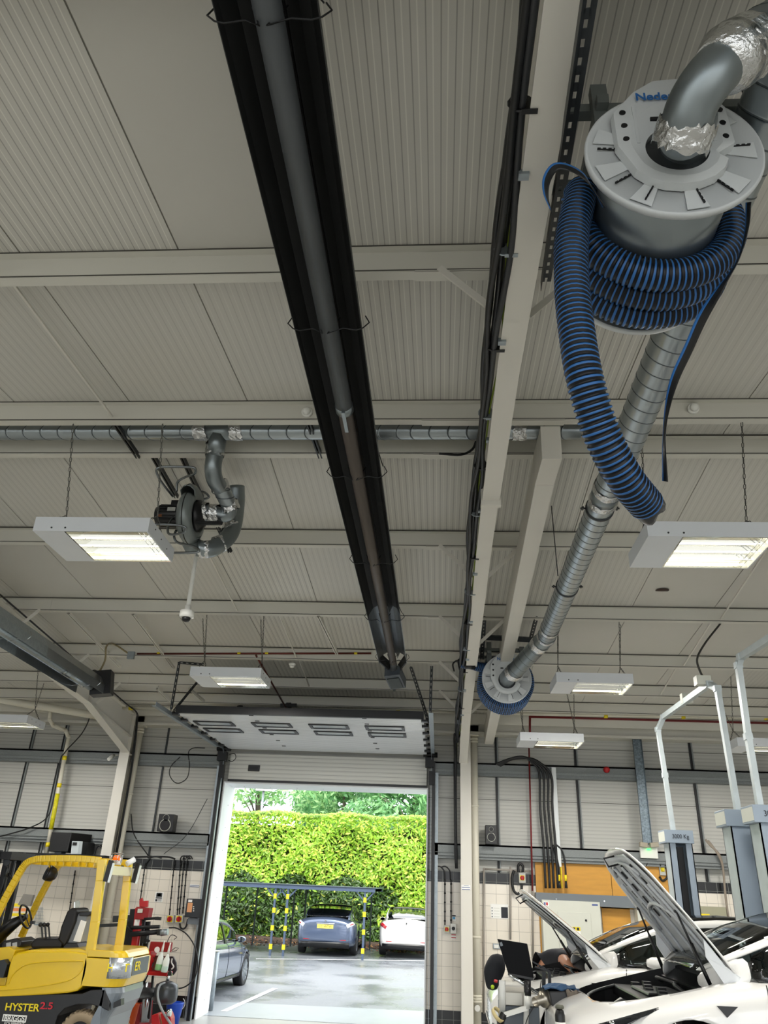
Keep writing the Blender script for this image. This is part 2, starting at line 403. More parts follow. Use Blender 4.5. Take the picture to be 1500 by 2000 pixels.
# fly braces
for x in (.445, -6.25):
    for y in (-.2, 3.70, 8.14, 10.19, 12.0, 13.45):
        zb = roof(y)-.57
        mb = MB()
        for sx in (-1, 1):
            p = V(x+sx*.08, y+.02, zb+.03); q = V(x+sx*.47, y-.02, roof(y)-.17)
            mb.bar(p, q, .045, .006, up=(0, 1, 0)); mb.bar(p+V(0, .02, 0), q+V(0, .02, 0), .006, .045, up=(0, 1, 0))
        trim(mb, m_paint)
# anti-sag rods between purlins
for x, pairs in ((-3.0, ((-.2, 1.75), (1.75, 3.7), (3.7, 5.65))), (-2.9, ((8.14, 10.19), )), (3.75, ((6.3, 8.14), (8.14, 10.19), (10.19, 12.0), (12.0, 13.45))), (-2.35, ((10.19, 12.0), (12, 13.45)))):
    for a, b in pairs:
        mb = MB(); mb.bar((x, a+.02, roof(a)-.05), (x+.02, b-.02, roof(b)-.15), .018, .018); trim(mb, m_paint)

# floor and ground
m_floor = mat('grey_epoxy_floor', '#a9a9a5', .3, var=.12, vscale=1.2)
mb = MB(); mb.bx(-13.6, 12.2, -9, 16.42, -.1, 0); tag(mb.build('floor', m_floor, origin=(0, 0, 0)), kind='structure')
for nm_, xa_, xb_ in (('wall_left', -13.9, -13.6), ('wall_right', 12.2, 12.5)):
    mb = MB(); mb.bx(xa_, xb_, -9, 16.42, 0, 6.2); tag(mb.build(nm_, mat('side_wall_liner', '#c9c9c4', .5), origin=(0, 0, 0)), kind='structure')
# upper cladding, tiled dado, black tile bands; split round the door opening X -4.32..-.23, top 4.02
m_clad = lines_mat('wall_liner', '#b9b9b3', '#94948f', '#c9c9c2', 2, .066, off=.01, wd=.11, joint=(2, 1.0, .15, .012), strength=.7)
m_tile = tile_mat('cream_tiles', '#e4ddd0', '#b3ada2', .2)
m_tileb = tile_mat('black_tiles', '#090b0c', '#7f817d', .2, .3)
DX0, DX1, DZ = -4.32, -.235, 4.02
mb = MB()
for a, b in ((-13.6, DX0), (DX1, 12.2)):
    mb.bx(a, b, 16.0, 16.42, 2.55, 5.4, mi=0)
    mb.bx(a, b, 15.95, 16.42, .34, 2.37, mi=1); mb.bx(a, b, 15.94, 16.42, 2.37, 2.55, mi=2); mb.bx(a, b, 15.94, 16.42, 0, .34, mi=2)
mb.bx(DX0, DX1, 16.0, 16.42, DZ, 5.4, mi=0)
tag(mb.build('wall_back', [m_clad, m_tile, m_tileb], origin=(0, 0, 0)), kind='structure')
# white reveal around the opening
m_rev = mat('white_door_reveal', '#f0f3f5', .35)
mb = MB(); mb.bx(DX0-.005, DX0+.02, 15.9, 16.75, 0, DZ); mb.bx(DX0, DX1, 15.93, 16.75, DZ-.03, DZ); mb.bx(DX1-.02, DX1+.005, 15.9, 16.75, 0, DZ)
trim(mb, m_rev)
mb = MB()
for z in [.25+.42*i for i in range(9)]: mb.lathe([(.006, 0), (.006, .004)], (DX0+.02, 16.35, z), (1, 0, 0), 8)
for x in [DX0+.3+.55*i for i in range(7)]: mb.lathe([(.006, 0), (.006, .004)], (x, 16.4, DZ-.03), (0, 0, -1), 8)
trim(mb, m_black)
# sheeting rails
for z0, z1 in ((4.27, 4.51), (2.77, 3.03)):
    for a, b in ((-13.6, DX0-.12), (DX1+.1, 12.2)):
        mb = MB(); mb.bx(a, b, 15.80, 15.81, z0+.05, z1); mb.bx(a, b, 15.80, 16.0, z1-.006, z1); mb.bx(a, b, 15.77, 15.80, z0+.10, z0+.108)
        mb.bx(a, b, 15.815, 15.99, z0, z0+.008); mb.bx(a, b, 15.84, 15.848, z0, z0+.11); mb.bx(a, b, 15.80, 15.82, z1-.03, z1)
        trim(mb, m_galvw)
# dark vertical flashings on the liner joints
for x, y in ((60, 1460), (125, 1450), (971, 1512), (1123, 1450), (1347, 1449)):
    p = at(x, y, Y=15.97)
    mb = MB(); mb.bx(p.x-.035, p.x+.0, 15.96, 16.0, 2.56, 5.1, mi=0); mb.bx(p.x+.004, p.x+.03, 15.95, 16.0, 2.56, 5.1, mi=1); trim(mb, [m_blackm, m_galvw])
p = at(327, 1440, Y=15.97)
mb = MB(); mb.bx(p.x-.01, p.x+.02, 15.96, 16.0, 2.56, 5.1); trim(mb, m_strut)

# ================================================================== SECTIONAL DOOR (raised) = door_1
m_dpan = lines_mat('door_panel_white', '#d5d9dc', '#8f9498', '#eef2f5', 1, .075, off=0, wd=.2, strength=.9, rough=.3)
m_dpanv = lines_mat('door_panel_lower', '#c9c9c2', '#8b8b86', '#dcdcd4', 2, .078, off=0, wd=.10, strength=.8, rough=.35)
door = tag(thing('door_1', (-2.28, 15.9, 4.03), None, None), kind='structure')
def dz(Y): return 4.615-.012*(15.6-Y)/3.4
YD = [15.72, 15.12, 14.52, 13.92, 13.30, 12.70, 12.24]
mb = MB(); mb.bx(-4.24, -.26, 15.86, 15.90, 4.06, 4.56); mb.build('bottom_panel', m_dpanv, door, bevel=.004)
mb = MB(); mb.bx(-4.24, -.26, 15.855, 15.91, 4.02, 4.06); mb.build('bottom_seal', m_black, door)
mb = MB(); mb.bx(-3.85, -3.61, 15.835, 15.86, 4.22, 4.34); h = mb.build('pull_handle', m_black, door, bevel=.01)
mb = MB(); mb.bx(-3.82, -3.64, 15.828, 15.84, 4.25, 4.31); mb.build('recess', m_blackm, h)
for i, (ya, yb) in enumerate(zip(YD, YD[1:])):
    mb = MB(); mb.bx(-4.24, -.26, yb+.006, ya-.006, dz(ya), dz(ya)+.045)
    pn = mb.build('door_panel', m_dpan, door, bevel=.004, origin=(0, 0, 0))
    mb = MB()
    for x in (-4.29, -.21):
        s_ = 1 if x < -2 else -1
        mb.cyl((x-.02, yb, dz(yb)-.0), (x+.02, yb, dz(yb)), .03, 12); mb.bx(x-.01*s_ if s_ > 0 else x-.09, x+.09 if s_ > 0 else x+.01, yb-.05, yb+.05, dz(yb)-.035, dz(yb)-.005)
    mb.build('roller', m_black, pn)
    mb = MB()
    for x in (-3.02, -1.2): mb.bx(x-.035, x+.035, yb-.02, yb+.02, dz(yb)-.008, dz(yb))
    mb.build('hinge', m_black, pn)
    if i in (3, 4):
        for x in (-3.82, -2.83, -1.86, -.92):
            ym = (ya+yb)/2; mb = MB()
            x0, x1, y0, y1, zz = x-.33, x+.33, ym-.17, ym+.17, dz(ym)
            for a, b, c, d in ((x0, x1, y0, y0+.035), (x0, x1, y1-.035, y1), (x0, x0+.05, y0+.035, y1-.035), (x1-.05, x1, y0+.035, y1-.035)): mb.bx(a, b, c, d, zz-.016, zz)
            wf = mb.build('window_frame', m_blackm, pn)
            mb = MB(); mb.bx(x0+.05, x1-.05, y0+.035, y1-.035, zz-.006, zz-.002); mb.build('pane', mat('acrylic_pane', '#b9c4cc', .12, spec=.8), wf)
mb = MB(); mb.bx(-4.24, -.26, 12.17, 12.235, 4.60, 4.72); mb.build('top_seal', m_black, door)
for s_, x in ((1, -4.33), (-1, -.17)):
    mb = MB()
    tz = lambda y: dz(y)-.01
    pts = [V(x, 11.5, tz(11.5)), V(x, 15.2, tz(15.2))] + arc((x, 15.45, 4.35), .27, R(90), R(0), (0, 1, 0), (0, 0, 1), 8)[0:] + [V(x, 15.72, 0.0)]
    for a, b in zip(pts, pts[1:]):
        mb.bar(a, b, .006 if abs((b-a).z) < 1 else .006, .06, up=(0, 0, 1) if abs((b-a).normalized().z) < .9 else (0, 1, 0))
    mb.bar(V(x-s_*.03, 11.5, tz(11.5)-.033), V(x-s_*.03, 15.2, tz(15.2)-.033), .07, .006)
    mb.build('track', m_galv, door)
    mb = MB(); mb.bx(x-.075 if s_ > 0 else x+.02, x-.02 if s_ > 0 else x+.075, 15.70, 15.93, 0, 4.5); mb.build('guide_post', m_black, door)
    mb = MB(); mb.bx(x-.14 if s_ > 0 else x+.08, x-.09 if s_ > 0 else x+.14, 15.80, 15.93, 0, 4.3); mb.build('side_angle', m_galv, door)
    mb = MB(); mb.bx(x-.12, x+.05, 15.62, 15.80, 4.38, 4.56); mb.cyl((x-.16, 15.7, 4.62), (x+.12, 15.7, 4.62), .05, 14); mb.bx(x-.04, x+.05, 15.60, 15.72, 4.05, 4.3); mb.build('spring_bracket', m_blackm, door)
mb = MB(); mb.cyl((-4.5, 15.72, 4.72), (-.1, 15.72, 4.72), .02, 12); mb.build('shaft', m_galv, door)
mb = MB()
mb.tube(smooth_path([(-4.2, 15.6, 4.5), (-4.08, 15.55, 4.5), (-4.05, 15.55, 4.42), (-4.12, 15.58, 4.36), (-4.2, 15.6, 4.38)]), .008, 6); mb.build('cable_loop', m_black, door)
# perforated hangers of the tracks
def perf(mb, p, q, wdt=.04, up=(0, 1, 0), pitch=.06, t=.003, mi=(0, 0)):
    """slotted angle: a strip with real slots plus a flange"""
    p, q = Vector(p), Vector(q); L = (q-p).length; d = (q-p)/L; u = Vector(up); s_ = d.cross(u).normalized(); u = s_.cross(d)
    e = wdt*.38
    for k in (-1, 1): mb.bar(p+s_*k*(wdt/2-e/2), q+s_*k*(wdt/2-e/2), e, t, up=u)
    n = max(1, int(L/pitch))
    for i in range(n+1):
        c = p+d*min(L, i*pitch); mb.bar(c-d*pitch*.27, c+d*pitch*.27, wdt*.42, t, up=u)
    mb.bar(p+s_*wdt/2+u*wdt/2, q+s_*wdt/2+u*wdt/2, t, wdt, up=u)
def hanger(pa, pb, lab, up=(0, -1, 0), w_=.045, grp='slotted steel hangers of the sectional door tracks', col=None):
    mb = MB(); perf(mb, pa, pb, w_, up, pitch=.09); return tag(mb.build('slotted_angle', col or m_strut), lab, 'steel angle', grp)
tl = V(-4.33, 12.2, 4.66)
a = at(350, 1294, Y=12.0); hanger(tl, a, 'dark slotted hanger rising steeply above left end of the raised door')
b = at(395, 1320, Y=12.9); hanger(tl+V(.02, .1, 0), b, 'dark slotted hanger leaning right behind the small lit panel lamp')
hanger(a, at(398, 1298, Y=12.0), 'short horizontal slotted strip above left end of raised door', up=(0, -1, 0))
tr_ = V(-.17, 12.6, 4.66)
hanger(V(-.17, 12.6, 4.66), at(843, 1301, Y=12.5), 'dark slotted hanger standing upright at right end of the raised door')
hanger(V(-.19, 12.7, 4.66), at(802, 1303, Y=11.5), 'dark slotted hanger slanting left towards the end box of the long dark heater')

# outside ground
m_asph = mat('wet_asphalt', '#74787c', .25, bump=.6, bscale=35, var=.35, vscale=30)
n, l = nodes_of(m_asph); b = n['Principled BSDF']
t = n.new('ShaderNodeTexCoord'); z = n.new('ShaderNodeTexNoise'); z.inputs['Scale'].default_value = .55; z.inputs['Detail'].default_value = 5; l.new(t.outputs['Object'], z.inputs['Vector'])
r_ = n.new('ShaderNodeValToRGB'); r_.color_ramp.elements[0].position = .38; r_.color_ramp.elements[0].color = (.13, .13, .13, 1); r_.color_ramp.elements[1].position = .56; r_.color_ramp.elements[1].color = (.5, .5, .5, 1)
l.new(z.outputs['Fac'], r_.inputs['Fac']); l.new(r_.outputs['Color'], b.inputs['Roughness']); b.inputs['Specular IOR Level'].default_value = .6
def gz(Y): return .022*(Y-16.42)
mb = MB(); mb.quad((-45, 16.42, 0), (35, 16.42, 0), (35, 60, gz(60)), (-45, 60, gz(60))); tag(mb.build('floor_outside', m_asph, origin=(0, 0, 0)), kind='structure')
mb = MB(); mb.bx(-60, 60, -60, -9, -.12, -.02); mb.bx(-60, -13.6, -9, 16.42, -.12, -.02); mb.bx(12.2, 60, -9, 16.42, -.12, -.02); tag(mb.build('floor_apron', mat('concrete_apron', '#8d8c88', .7), origin=(0, 0, 0)), kind='structure')
# concrete threshold
mb = MB(); mb.add([(-4.9, 16.42, .004), (.4, 16.42, .004), (.4, 18.3, gz(18.3)+.004), (-4.9, 18.0, gz(18.0)+.004)], [(0, 1, 2, 3)]); trim(mb, mat('pale_concrete_threshold', '#a3a9ad', .3, var=.1))
def painted(a, b, wd=.1):
    a, b = Vector(a), Vector(b); d = (b-a).normalized(); s_ = V(-d.y, d.x, 0)*wd/2
    mb = MB(); P = [a-s_, b-s_, b+s_, a+s_]
    mb.add([(p.x, p.y, gz(p.y)+.008) for p in P], [(0, 1, 2, 3)]); trim(mb, mat('white_road_paint', '#e5e7e8', .5))
def gpt(x, y):
    d = ray(x, y); t = (-.022*16.42-EYE)/(d.z-.022*d.y); return V(0, 0, EYE)+d*t
painted(gpt(437, 1976), gpt(537, 1931), .13)
painted(gpt(500, 1873), gpt(836, 1877), .12)
# ================================================================== RADIANT TUBE HEATERS
def heater(p0, p1, label, dark=True, wd=.40, cap_far=True, joints=(.5,)):
    p0, p1 = Vector(p0), Vector(p1); d = (p1-p0).normalized(); s_ = d.cross(V(0, 0, 1)).normalized()
    t = thing('radiant_tube_heater', p0, label, 'heater')
    L = (p1-p0).length
    def strip(prof, a, b, m, name, th=.004, smooth=False):
        mb = MB(); rows = []
        for q in (p0+d*a, p0+d*b): rows.append([q+s_*x+V(0, 0, z) for x, z in prof])
        mb.grid(rows, smooth); return mb.build(name, m, t, solid=th)
    h = wd/2
    # folded reflector: two dark troughs and a middle ridge above the tube
    prof = [(-h, -.06), (-h*.97, .0), (-h*.72, .09), (-h*.45, .12), (-h*.28, .03), (-h*.2, .11), (0, .13), (h*.2, .11), (h*.3, .03), (h*.48, .12), (h*.75, .09), (h*.97, 0), (h, -.06)]
    if not dark: prof = [(-h, -.12), (-h*.98, .0), (-h*.6, .13), (-h*.3, .16), (h*.3, .16), (h*.6, .13), (h*.98, 0), (h, -.12)]
    cuts = [0] + [L*j for j in joints] + [L]
    for i, (a, b) in enumerate(zip(cuts, cuts[1:])):
        mm = (m_darker if dark else m_galv)
        if i == len(cuts)-2 and len(cuts) > 2: mm = mat('bare_steel_reflector', '#8a8f92', .3, .85, var=.25)
        strip(prof, a, b+.0, mm, 'reflector')
    # main tube
    zt = -.03; r = .052
    q = L*.42 if dark else L*.8
    mb = MB(); mb.cyl(p0+V(0, 0, zt), p0+d*q+V(0, 0, zt), r+.006, 20); mb.build('radiant_tube', m_tube if dark else m_galv, t)
    mb = MB(); mb.cyl(p0+d*q+V(0, 0, zt), p0+d*(L-.02)+V(0, 0, zt), r, 20); mb.build('radiant_tube', m_tubeb if dark else m_galv, t)
    mb = MB(); mb.lathe([(r, 0), (r+.012, .005), (r+.012, .07), (r, .075)], p0+d*q+V(0, 0, zt), d, 20); mb.bar(p0+d*(q+.0)+V(0, 0, zt-r-.012), p0+d*(q+.25)+V(0, 0, zt-r-.012), .025, .012); mb.build('tube_clamp', m_elbow, t)
    n = max(2, int(L/1.9))
    for i in range(n+1):
        c = p0+d*(.35+(L-.6)*i/n)
        mb = MB()
        for sx in (-1, 1):
            e = c+s_*sx*(h+.01)+V(0, 0, -.06)
            mb.tube([c+s_*sx*.07+V(0, 0, .02), c+s_*sx*.03+V(0, 0, -.1) if sx < 0 else c+V(0, 0, -.1), c+s_*sx*.09+V(0, 0, -.06), c+s_*sx*h*.85+V(0, 0, -.075), e, e+s_*sx*.035+V(0, 0, .04), e+s_*sx*.01+V(0, 0, .09)], .004, 6)
        mb.build('wire_bracket', m_blackm if dark else m_chrome, t)
        if dark and i % 2 == 1:
            mb = MB()
            for sx in (-1, 1): mb.tube([c+s_*sx*(h+.01)+V(0, 0, .03), V(c.x+sx*.02, c.y, roof(c.y)-.19)], .004, 5)
            mb.build('suspension_wire', m_blackm, t)
    return t, d, s_
Z_H = 5.2
t, d, s_ = heater((-.675, -.4, Z_H), (-.695, 11.0, Z_H), 'long dark tube heater running down the middle of the roof towards the open door', joints=(.82,), wd=.40)
mb = MB(); e = V(-.695, 11.0, Z_H)
mb.tube([e+V(0, -.05, -.03), e+V(0, .08, -.03), e+V(0, .16, -.06), e+V(0, .22, -.12)], .05, 16); mb.build('tube_end', m_tube, t)
rt = Matrix.Rotation(R(-22), 3, 'X') @ Matrix.Rotation(R(-14), 3, 'Z')
mb = MB(); mb.box(e+V(.02, .32, -.17), (.24, .34, .17), rt); bb = mb.build('burner_box', mat('burner_grey', '#4a5158', .45), t, bevel=.008)
mb = MB(); mb.box(e+V(.02, .30, -.262), (.18, .24, .012), rt); mb.cyl(e+V(0, .46, -.26), e+V(0, .50, -.33), .02, 10); mb.build('box_lid', mat('dark_slate_cover', '#26302f', .4), bb)
mb = MB(); mb.prism([e+V(-.2, -.1, .08), e+V(-.2, -.1, -.06), e+V(-.06, .25, -.1), e+V(-.02, .25, .0)], (.02, 0, 0)); mb.prism([e+V(.2, -.1, .08), e+V(.2, -.1, -.06), e+V(.1, .2, -.1), e+V(.08, .2, .0)], (-.02, 0, 0)); mb.build('end_flap', m_darker, t)
# second heater at the left (polished, black end box)
pb = at(0, 1222, X=-5.2); pe = at(178, 1338, X=-5.2)
dd = (pe-pb).normalized()
t, d, s_ = heater(pb-dd*2.2, pe, 'shorter silver tube heater with black end box beside the left portal frame', dark=False, wd=.42, joints=(.62,))
mb = MB(); mb.box(pe+d*.14+V(.10, 0, .06), (.30, .22, .36), Matrix.Rotation(R(8), 3, 'Z') @ Matrix.Rotation(R(-8), 3, 'Y')); mb.build('fan_box', m_black, t, bevel=.008)
mb = MB(); mb.lathe([(.11, 0), (.12, .02), (.12, .10), (.10, .12)], pe+V(-.02, .18, .13), (-.4, -1, .1), 20); mb.build('fan_cowl', m_blackm, t)
mb = MB(); mb.tube(smooth_path([pe+V(.02, .1, .18), at(205, 1290, Y=pe.y), at(208, 1262, Y=pe.y), at(222, 1258, Y=11.9), at(252, 1277, Y=12.0)]), .014, 8); tag(mb.build('flexible_gas_hose', mat('tan_hose', '#8a7d5c', .5)), 'tan flexible gas hose arching from the black heater end box to the copper pipe', 'hose')

# ================================================================== HIGH BAY LAMPS
m_lamp = mat('white_lamp_housing', '#d6dade', .4)
m_tubeE = mat('fluorescent_tube_lit', '#ffffff', .4, emit='#fff6dc', es=LAMP_E*1.1)
m_louv = mat('mirror_louvre', '#e6e6df', .08, 1)
m_diffE = mat('lit_reflector_sheet', '#fff6dd', .4, emit='#fff0c4', es=LAMP_E*.09)
m_chain = mat('steel_chain', '#6c6c66', .4, .6)
def chain(mb, p, q, step=.045, r=.0035):
    p, q = Vector(p), Vector(q); L = (q-p).length; d = (q-p)/L; u = d.orthogonal().normalized(); w_ = d.cross(u); n = int(L/step)
    for i in range(n):
        c = p+d*(i+.5)*step; a = u if i % 2 else w_
        mb.tube([c-d*step*.62, c-d*step*.3+a*.008, c+d*step*.3+a*.008, c+d*step*.62, c+d*step*.3-a*.008, c-d*step*.3-a*.008, c-d*step*.62], r, 4, cap=False)
def lamp_proto():
    """local frame: opening to the +x side, driver box at -x, origin at centre of the bottom face"""
    W, D, H = 1.0, .66, .13; x0, x1, y0, y1 = -W/2, W/2, -D/2, D/2; xo = x0+.27
    t = bpy.data.objects.new('panel_lamp', None); C.objects.link(t); WL[t.name] = Vector((0, 0, 0))
    mb = MB(); mb.bx(x0, x1, y0, y0+.012, 0, H); mb.bx(x0, x1, y1-.012, y1, 0, H); mb.bx(x0, x0+.012, y0+.012, y1-.012, 0, H); mb.bx(x1-.012, x1, y0+.012, y1-.012, 0, H)
    mb.bx(x0+.012, x1-.012, y0+.012, y1-.012, H-.012, H); mb.bx(x0+.012, xo, y0+.012, y1-.012, 0, .01); hs = mb.build('housing', m_lamp, t, local=True)
    mb = MB()
    for k in range(2): mb.lathe([(.008, 0), (.008, .004)], (x0+.16+k*.12, y0, .03), (0, -1, 0), 8)
    for k in range(3): mb.lathe([(.007, 0), (.007, .004)], (x1, y0+.15+k*.16, .09-.02*k), (1, 0, 0), 8)
    mb.build('screw', m_strut, hs, local=True)
    mb = MB(); mb.bx(xo+.012, x1-.03, y0+.03, y1-.03, .095, .1); mb.build('reflector_sheet', m_diffE, t, local=True)
    mb = MB(); mb.bx(xo, xo+.012, y0+.012, y1-.012, 0, .1); mb.bx(xo+.012, x1-.012, y0+.012, y0+.02, 0, .1); mb.bx(xo+.012, x1-.012, y1-.02, y1-.012, 0, .1)
    for k in range(1, 4):
        y = y0+D*k/4; mb.prism([(xo+.012, y-.028, .095), (xo+.012, y, .02), (xo+.012, y+.028, .095)], (x1-.042-xo, 0, 0))
    mb.build('louvre', m_louv, t, local=True)
    for k in range(4):
        y = y0+D*(k+.5)/4
        mb = MB(); mb.cyl((xo+.02, y, .06), (x1-.02, y, .06), .010, 10); mb.build('tube', m_tubeE, t, local=True)
    mb = MB(); 
    for x in (x1-.1, x1-.06): mb.tube([(x, y0+.02, .012), (x, y1-.02, .012)], .003, 5)
    for y in (y0+.16, y0+.33, y0+.5): mb.tube([(xo, y, .012), (x1-.02, y, .012)], .002, 5)
    mb.build('wire_guard', m_chrome, t, local=True)
    return t
LP = lamp_proto()
def lamp(cx, cy, cz, label, flip=False, sc=1.0, rz=0, ch=None, first=False):
    o = LP if first else copy_tree(LP)
    o.location = (cx, cy, cz); WL[o.name] = V(cx, cy, cz); o.rotation_euler.z = rz; tag(o, label, 'ceiling light', 'chain-hung panel lamps')
    H = .13
    for cxx in ch or (-.42, .42):
        mb = MB(); px = cx+cxx; a = V(px, cy, cz+H+.17)
        yp = min(PUR+PURF, key=lambda y: abs(y-cy+.2)); top = V(px, yp+.04 if abs(yp-cy) < 1.0 else cy, roof(cy)-.18)
        chain(mb, a, top)
        for sy in (-1, 1): chain(mb, a, V(px, cy+sy*.26, cz+H))
        c = mb.build('suspension_chain', m_chain, None); c.parent = o; c.location = c.location-Vector(o.location)
    ld = bpy.data.lights.new('tube_light', 'AREA'); ld.shape = 'RECTANGLE'; ld.size = .68; ld.size_y = .6; ld.energy = LAMP_W*1.15; ld.color = (1, .965, .90)
    lo = bpy.data.objects.new('tube_light', ld); C.objects.link(lo); lo.parent = o; lo.location = (.13, 0, -.01); WL[lo.name] = V(0, 0, 0)
    return o
lamp(-2.95, 5.98, 4.77, 'nearest lit panel lamp at left, hanging on chains beside the extractor fan', first=True)
lamp(2.14, 5.98, 4.77, 'large lit panel lamp at right edge, beyond the dangling blue hose end')
lamp(-2.97, 10.62, 4.73, 'lit panel lamp above left part of the raised door, in front of the hangers')
lamp(2.03, 10.5, 4.73, 'lit panel lamp to the right of the far hose reel, level with it')
lamp(1.77, 12.95, 4.40, 'smallest lit panel lamp, low against the back wall right of the frame column')
lamp(5.15, 13.0, 4.42, 'lit panel lamp cut by right edge, behind the tall lift hoops')
lamp(-7.66, 13.4, 4.54, 'lit panel lamp cut by left edge, under the sloping cream drain pipe')
for x, y in ((-6.9, 5.98), (-6.9, 1.6), (-2.95, 1.2-1.6), (2.3, -1.6), (6.8, 5.98), (6.8, 1.2), (6.8, 10.5), (-10.5, 10.6), (10.2, 3.5), (-10.5, 2.0), (-2.95, -5.5), (3.2, -5.5), (8, -5.5), (-8, -5.5), (10.2, 12.0)):  # unseen hall lamps with box housings, added to brighten the interior
    ld = bpy.data.lights.new('added_hall_light', 'AREA'); ld.shape = 'RECTANGLE'; ld.size = .8; ld.size_y = .6; ld.energy = LAMP_W; ld.color = (1, .965, .90)
    lo = bpy.data.objects.new('added_hall_light', ld); C.objects.link(lo); lo.location = (x, y, 4.76)
    mb = MB(); mb.bx(x-.5, x+.5, y-.33, y+.33, 4.78, 4.90); mb.cyl((x-.4, y, 4.9), (x-.4, y, roof(y)-.02), .004, 5); mb.cyl((x+.4, y, 4.9), (x+.4, y, roof(y)-.02), .004, 5); trim(mb, m_lamp)
LABS = []
# ================================================================== DUCTS
def elbow(mb, c, r, u, v, R0, a0, a1, n=10, mi=0):
    mb.tube(arc(c, R0, a0, a1, u, v, n), r, 24, mi=mi)
def foil_ring(mb, c, ax, r, w_=.09, n=28):
    prof = [(r+.003, -w_/2), (r+.006, -w_/4), (r+.004, 0), (r+.007, w_/4), (r+.003, w_/2)]
    c, ax = Vector(c), Vector(ax).normalized(); u = ax.orthogonal().normalized(); v = ax.cross(u); rows = []
    for rad, tt in prof: rows.append([c+ax*(tt+rnd.uniform(-.012, .012))+(rad+rnd.uniform(-.001, .005))*(cos(2*pi*k/n)*u+sin(2*pi*k/n)*v) for k in range(n)])
    mb.grid(rows, False, wrap=True)
def duct(label, loc):
    return thing('spiral_duct', loc, label, 'duct')
RD = .114
dx = 1.348
t = duct('long silver spiral duct running away overhead on the right to the far hose reel', (dx, .2, 5.16))
segs = [(.3, 3.3), (3.3, 5.58), (5.79, 7.8), (7.8, 9.6)]
for a, b in segs:
    mb = MB(); spiral_duct(mb, (dx, a, 5.16), (dx, b-.01, 5.16), RD); mb.build('duct_section', [m_duct, m_seam], t)
mb = MB(); mb.cyl((dx, 5.57, 5.16), (dx, 5.79, 5.16), RD+.004, 24); mb.build('coupling', m_elbow, t)
for y in (5.57, 5.78, 9.25, 9.57):
    mb = MB(); foil_ring(mb, (dx, y, 5.16), (0, 1, 0), RD); mb.build('foil_tape', m_foil, t)
for y in (5.94, 7.8):
    mb = MB(); mb.lathe([(RD+.002, -.015), (RD+.008, -.015), (RD+.008, .015), (RD+.002, .015)], (dx, y, 5.16), (0, 1, 0), 24)
    for sx in (-1, 1): mb.cyl((dx+sx*RD, y, 5.16), (dx+sx*(RD+.05), y, 5.16), .008, 6); mb.bx(dx+sx*(RD+.03)-.008, dx+sx*(RD+.03)+.008, y-.02, y+.02, 5.15, 5.17)
    mb.build('hanger_clamp', m_strut, t)
mb = MB(); mb.cyl((dx-.14, 7.5, 5.16), (dx-.16, 7.5, roof(7.5)-.02), .005, 6); mb.build('hanger_rod', m_strut, t)
# bend and drop to far reel
far_c = V(.95, 11.0, 4.97)
b0 = V(dx, 9.6, 5.16); b1 = V(1.0, 10.62, 4.95)
dd = (b1-b0).normalized()
mb = MB(); mb.tube(smooth_path([b0-V(0, .12, 0), b0, b0+dd*.15]), RD+.002, 24); mb.build('mitred_bend', m_elbow, t)
mb = MB(); spiral_duct(mb, b0+dd*.12, b1-dd*.02, RD, .16); mb.build('duct_section', [mat('darker_duct_steel', '#7d868a', .35, .85), m_seam], t)
for q in (b0+dd*.2, b1-dd*.04):
    mb = MB(); foil_ring(mb, q, dd, RD, .11); mb.build('foil_tape', m_foil, t)
mb = MB(); mb.tube(smooth_path([b1-dd*.05, b1, b1+V(-.03, .10, .0), V(.95, 10.86, 4.95), V(.95, 11.02, 4.95)]), RD-.004, 24); mb.build('end_bend', m_elbow, t)
# near reel: elbow up and back into the wide branch
nc = V(.945, 2.2, 4.885)
t = duct('fat duct bend rising from the hub of the near hose reel to top right corner', nc)
path = [V(.955, 2.25, 4.87), V(.96, 2.05, 4.87), at(1337, 262, Y=1.99), at(1352, 205, Y=1.90), at(1388, 150, Y=1.84), at(1440, 100, Y=1.84)]
mb = MB(); mb.tube(smooth_path(path, 6), .092, 28); mb.build('swept_elbow', m_elbow, t)
pA = at(1428, 112, Y=1.84); pB = at(1620, 0, Y=1.95); dA = (pB-pA).normalized()
mb = MB(); spiral_duct(mb, pA, pB, .115, .2, 28); mb.build('duct_section', [mat('dull_duct_steel', '#767d80', .38, .8), m_seam], t)
mb = MB(); foil_ring(mb, pA+dA*.05, dA, .115, .13, 36); mb.build('foil_tape', m_foil, t)
mb = MB(); mb.lathe([(.085, -.11), (.104, -.07), (.122, -.03), (.124, .02)], pA, dA, 32); mb.build('reducer', m_foil, t)
mb = MB(); foil_ring(mb, A(1336, 262, 1.99), (-.25, 1, -.55), .101, .10, 36); mb.build('foil_tape', m_foil, t)
mb = MB(); mb.tube([p+V(0, -.002, -.093) for p in smooth_path(path, 6)][8:-4], .003, 5); mb.build('seam', m_seam, t)
# cross duct at the ridge
t = duct('horizontal spiral duct crossing the roof at the ridge between two purlins', (-2, 6.02, 5.72))
ry, rz_ = 6.0, 5.985
for a, b in ((-13, -2.24), (-1.96, -.3), (-.3, 1.25)):
    mb = MB(); spiral_duct(mb, (a, ry, rz_), (b, ry, rz_), .085, .17); mb.build('duct_section', [m_duct, m_seam], t)
mb = MB(); mb.cyl((-2.26, ry, rz_), (-1.94, ry, rz_), .088, 24); mb.build('tee_piece', m_elbow, t)
for x in (-2.27, -1.93, .7):
    mb = MB(); foil_ring(mb, (x, ry, rz_), (1, 0, 0), .086, .12); mb.build('foil_tape', m_foil, t)
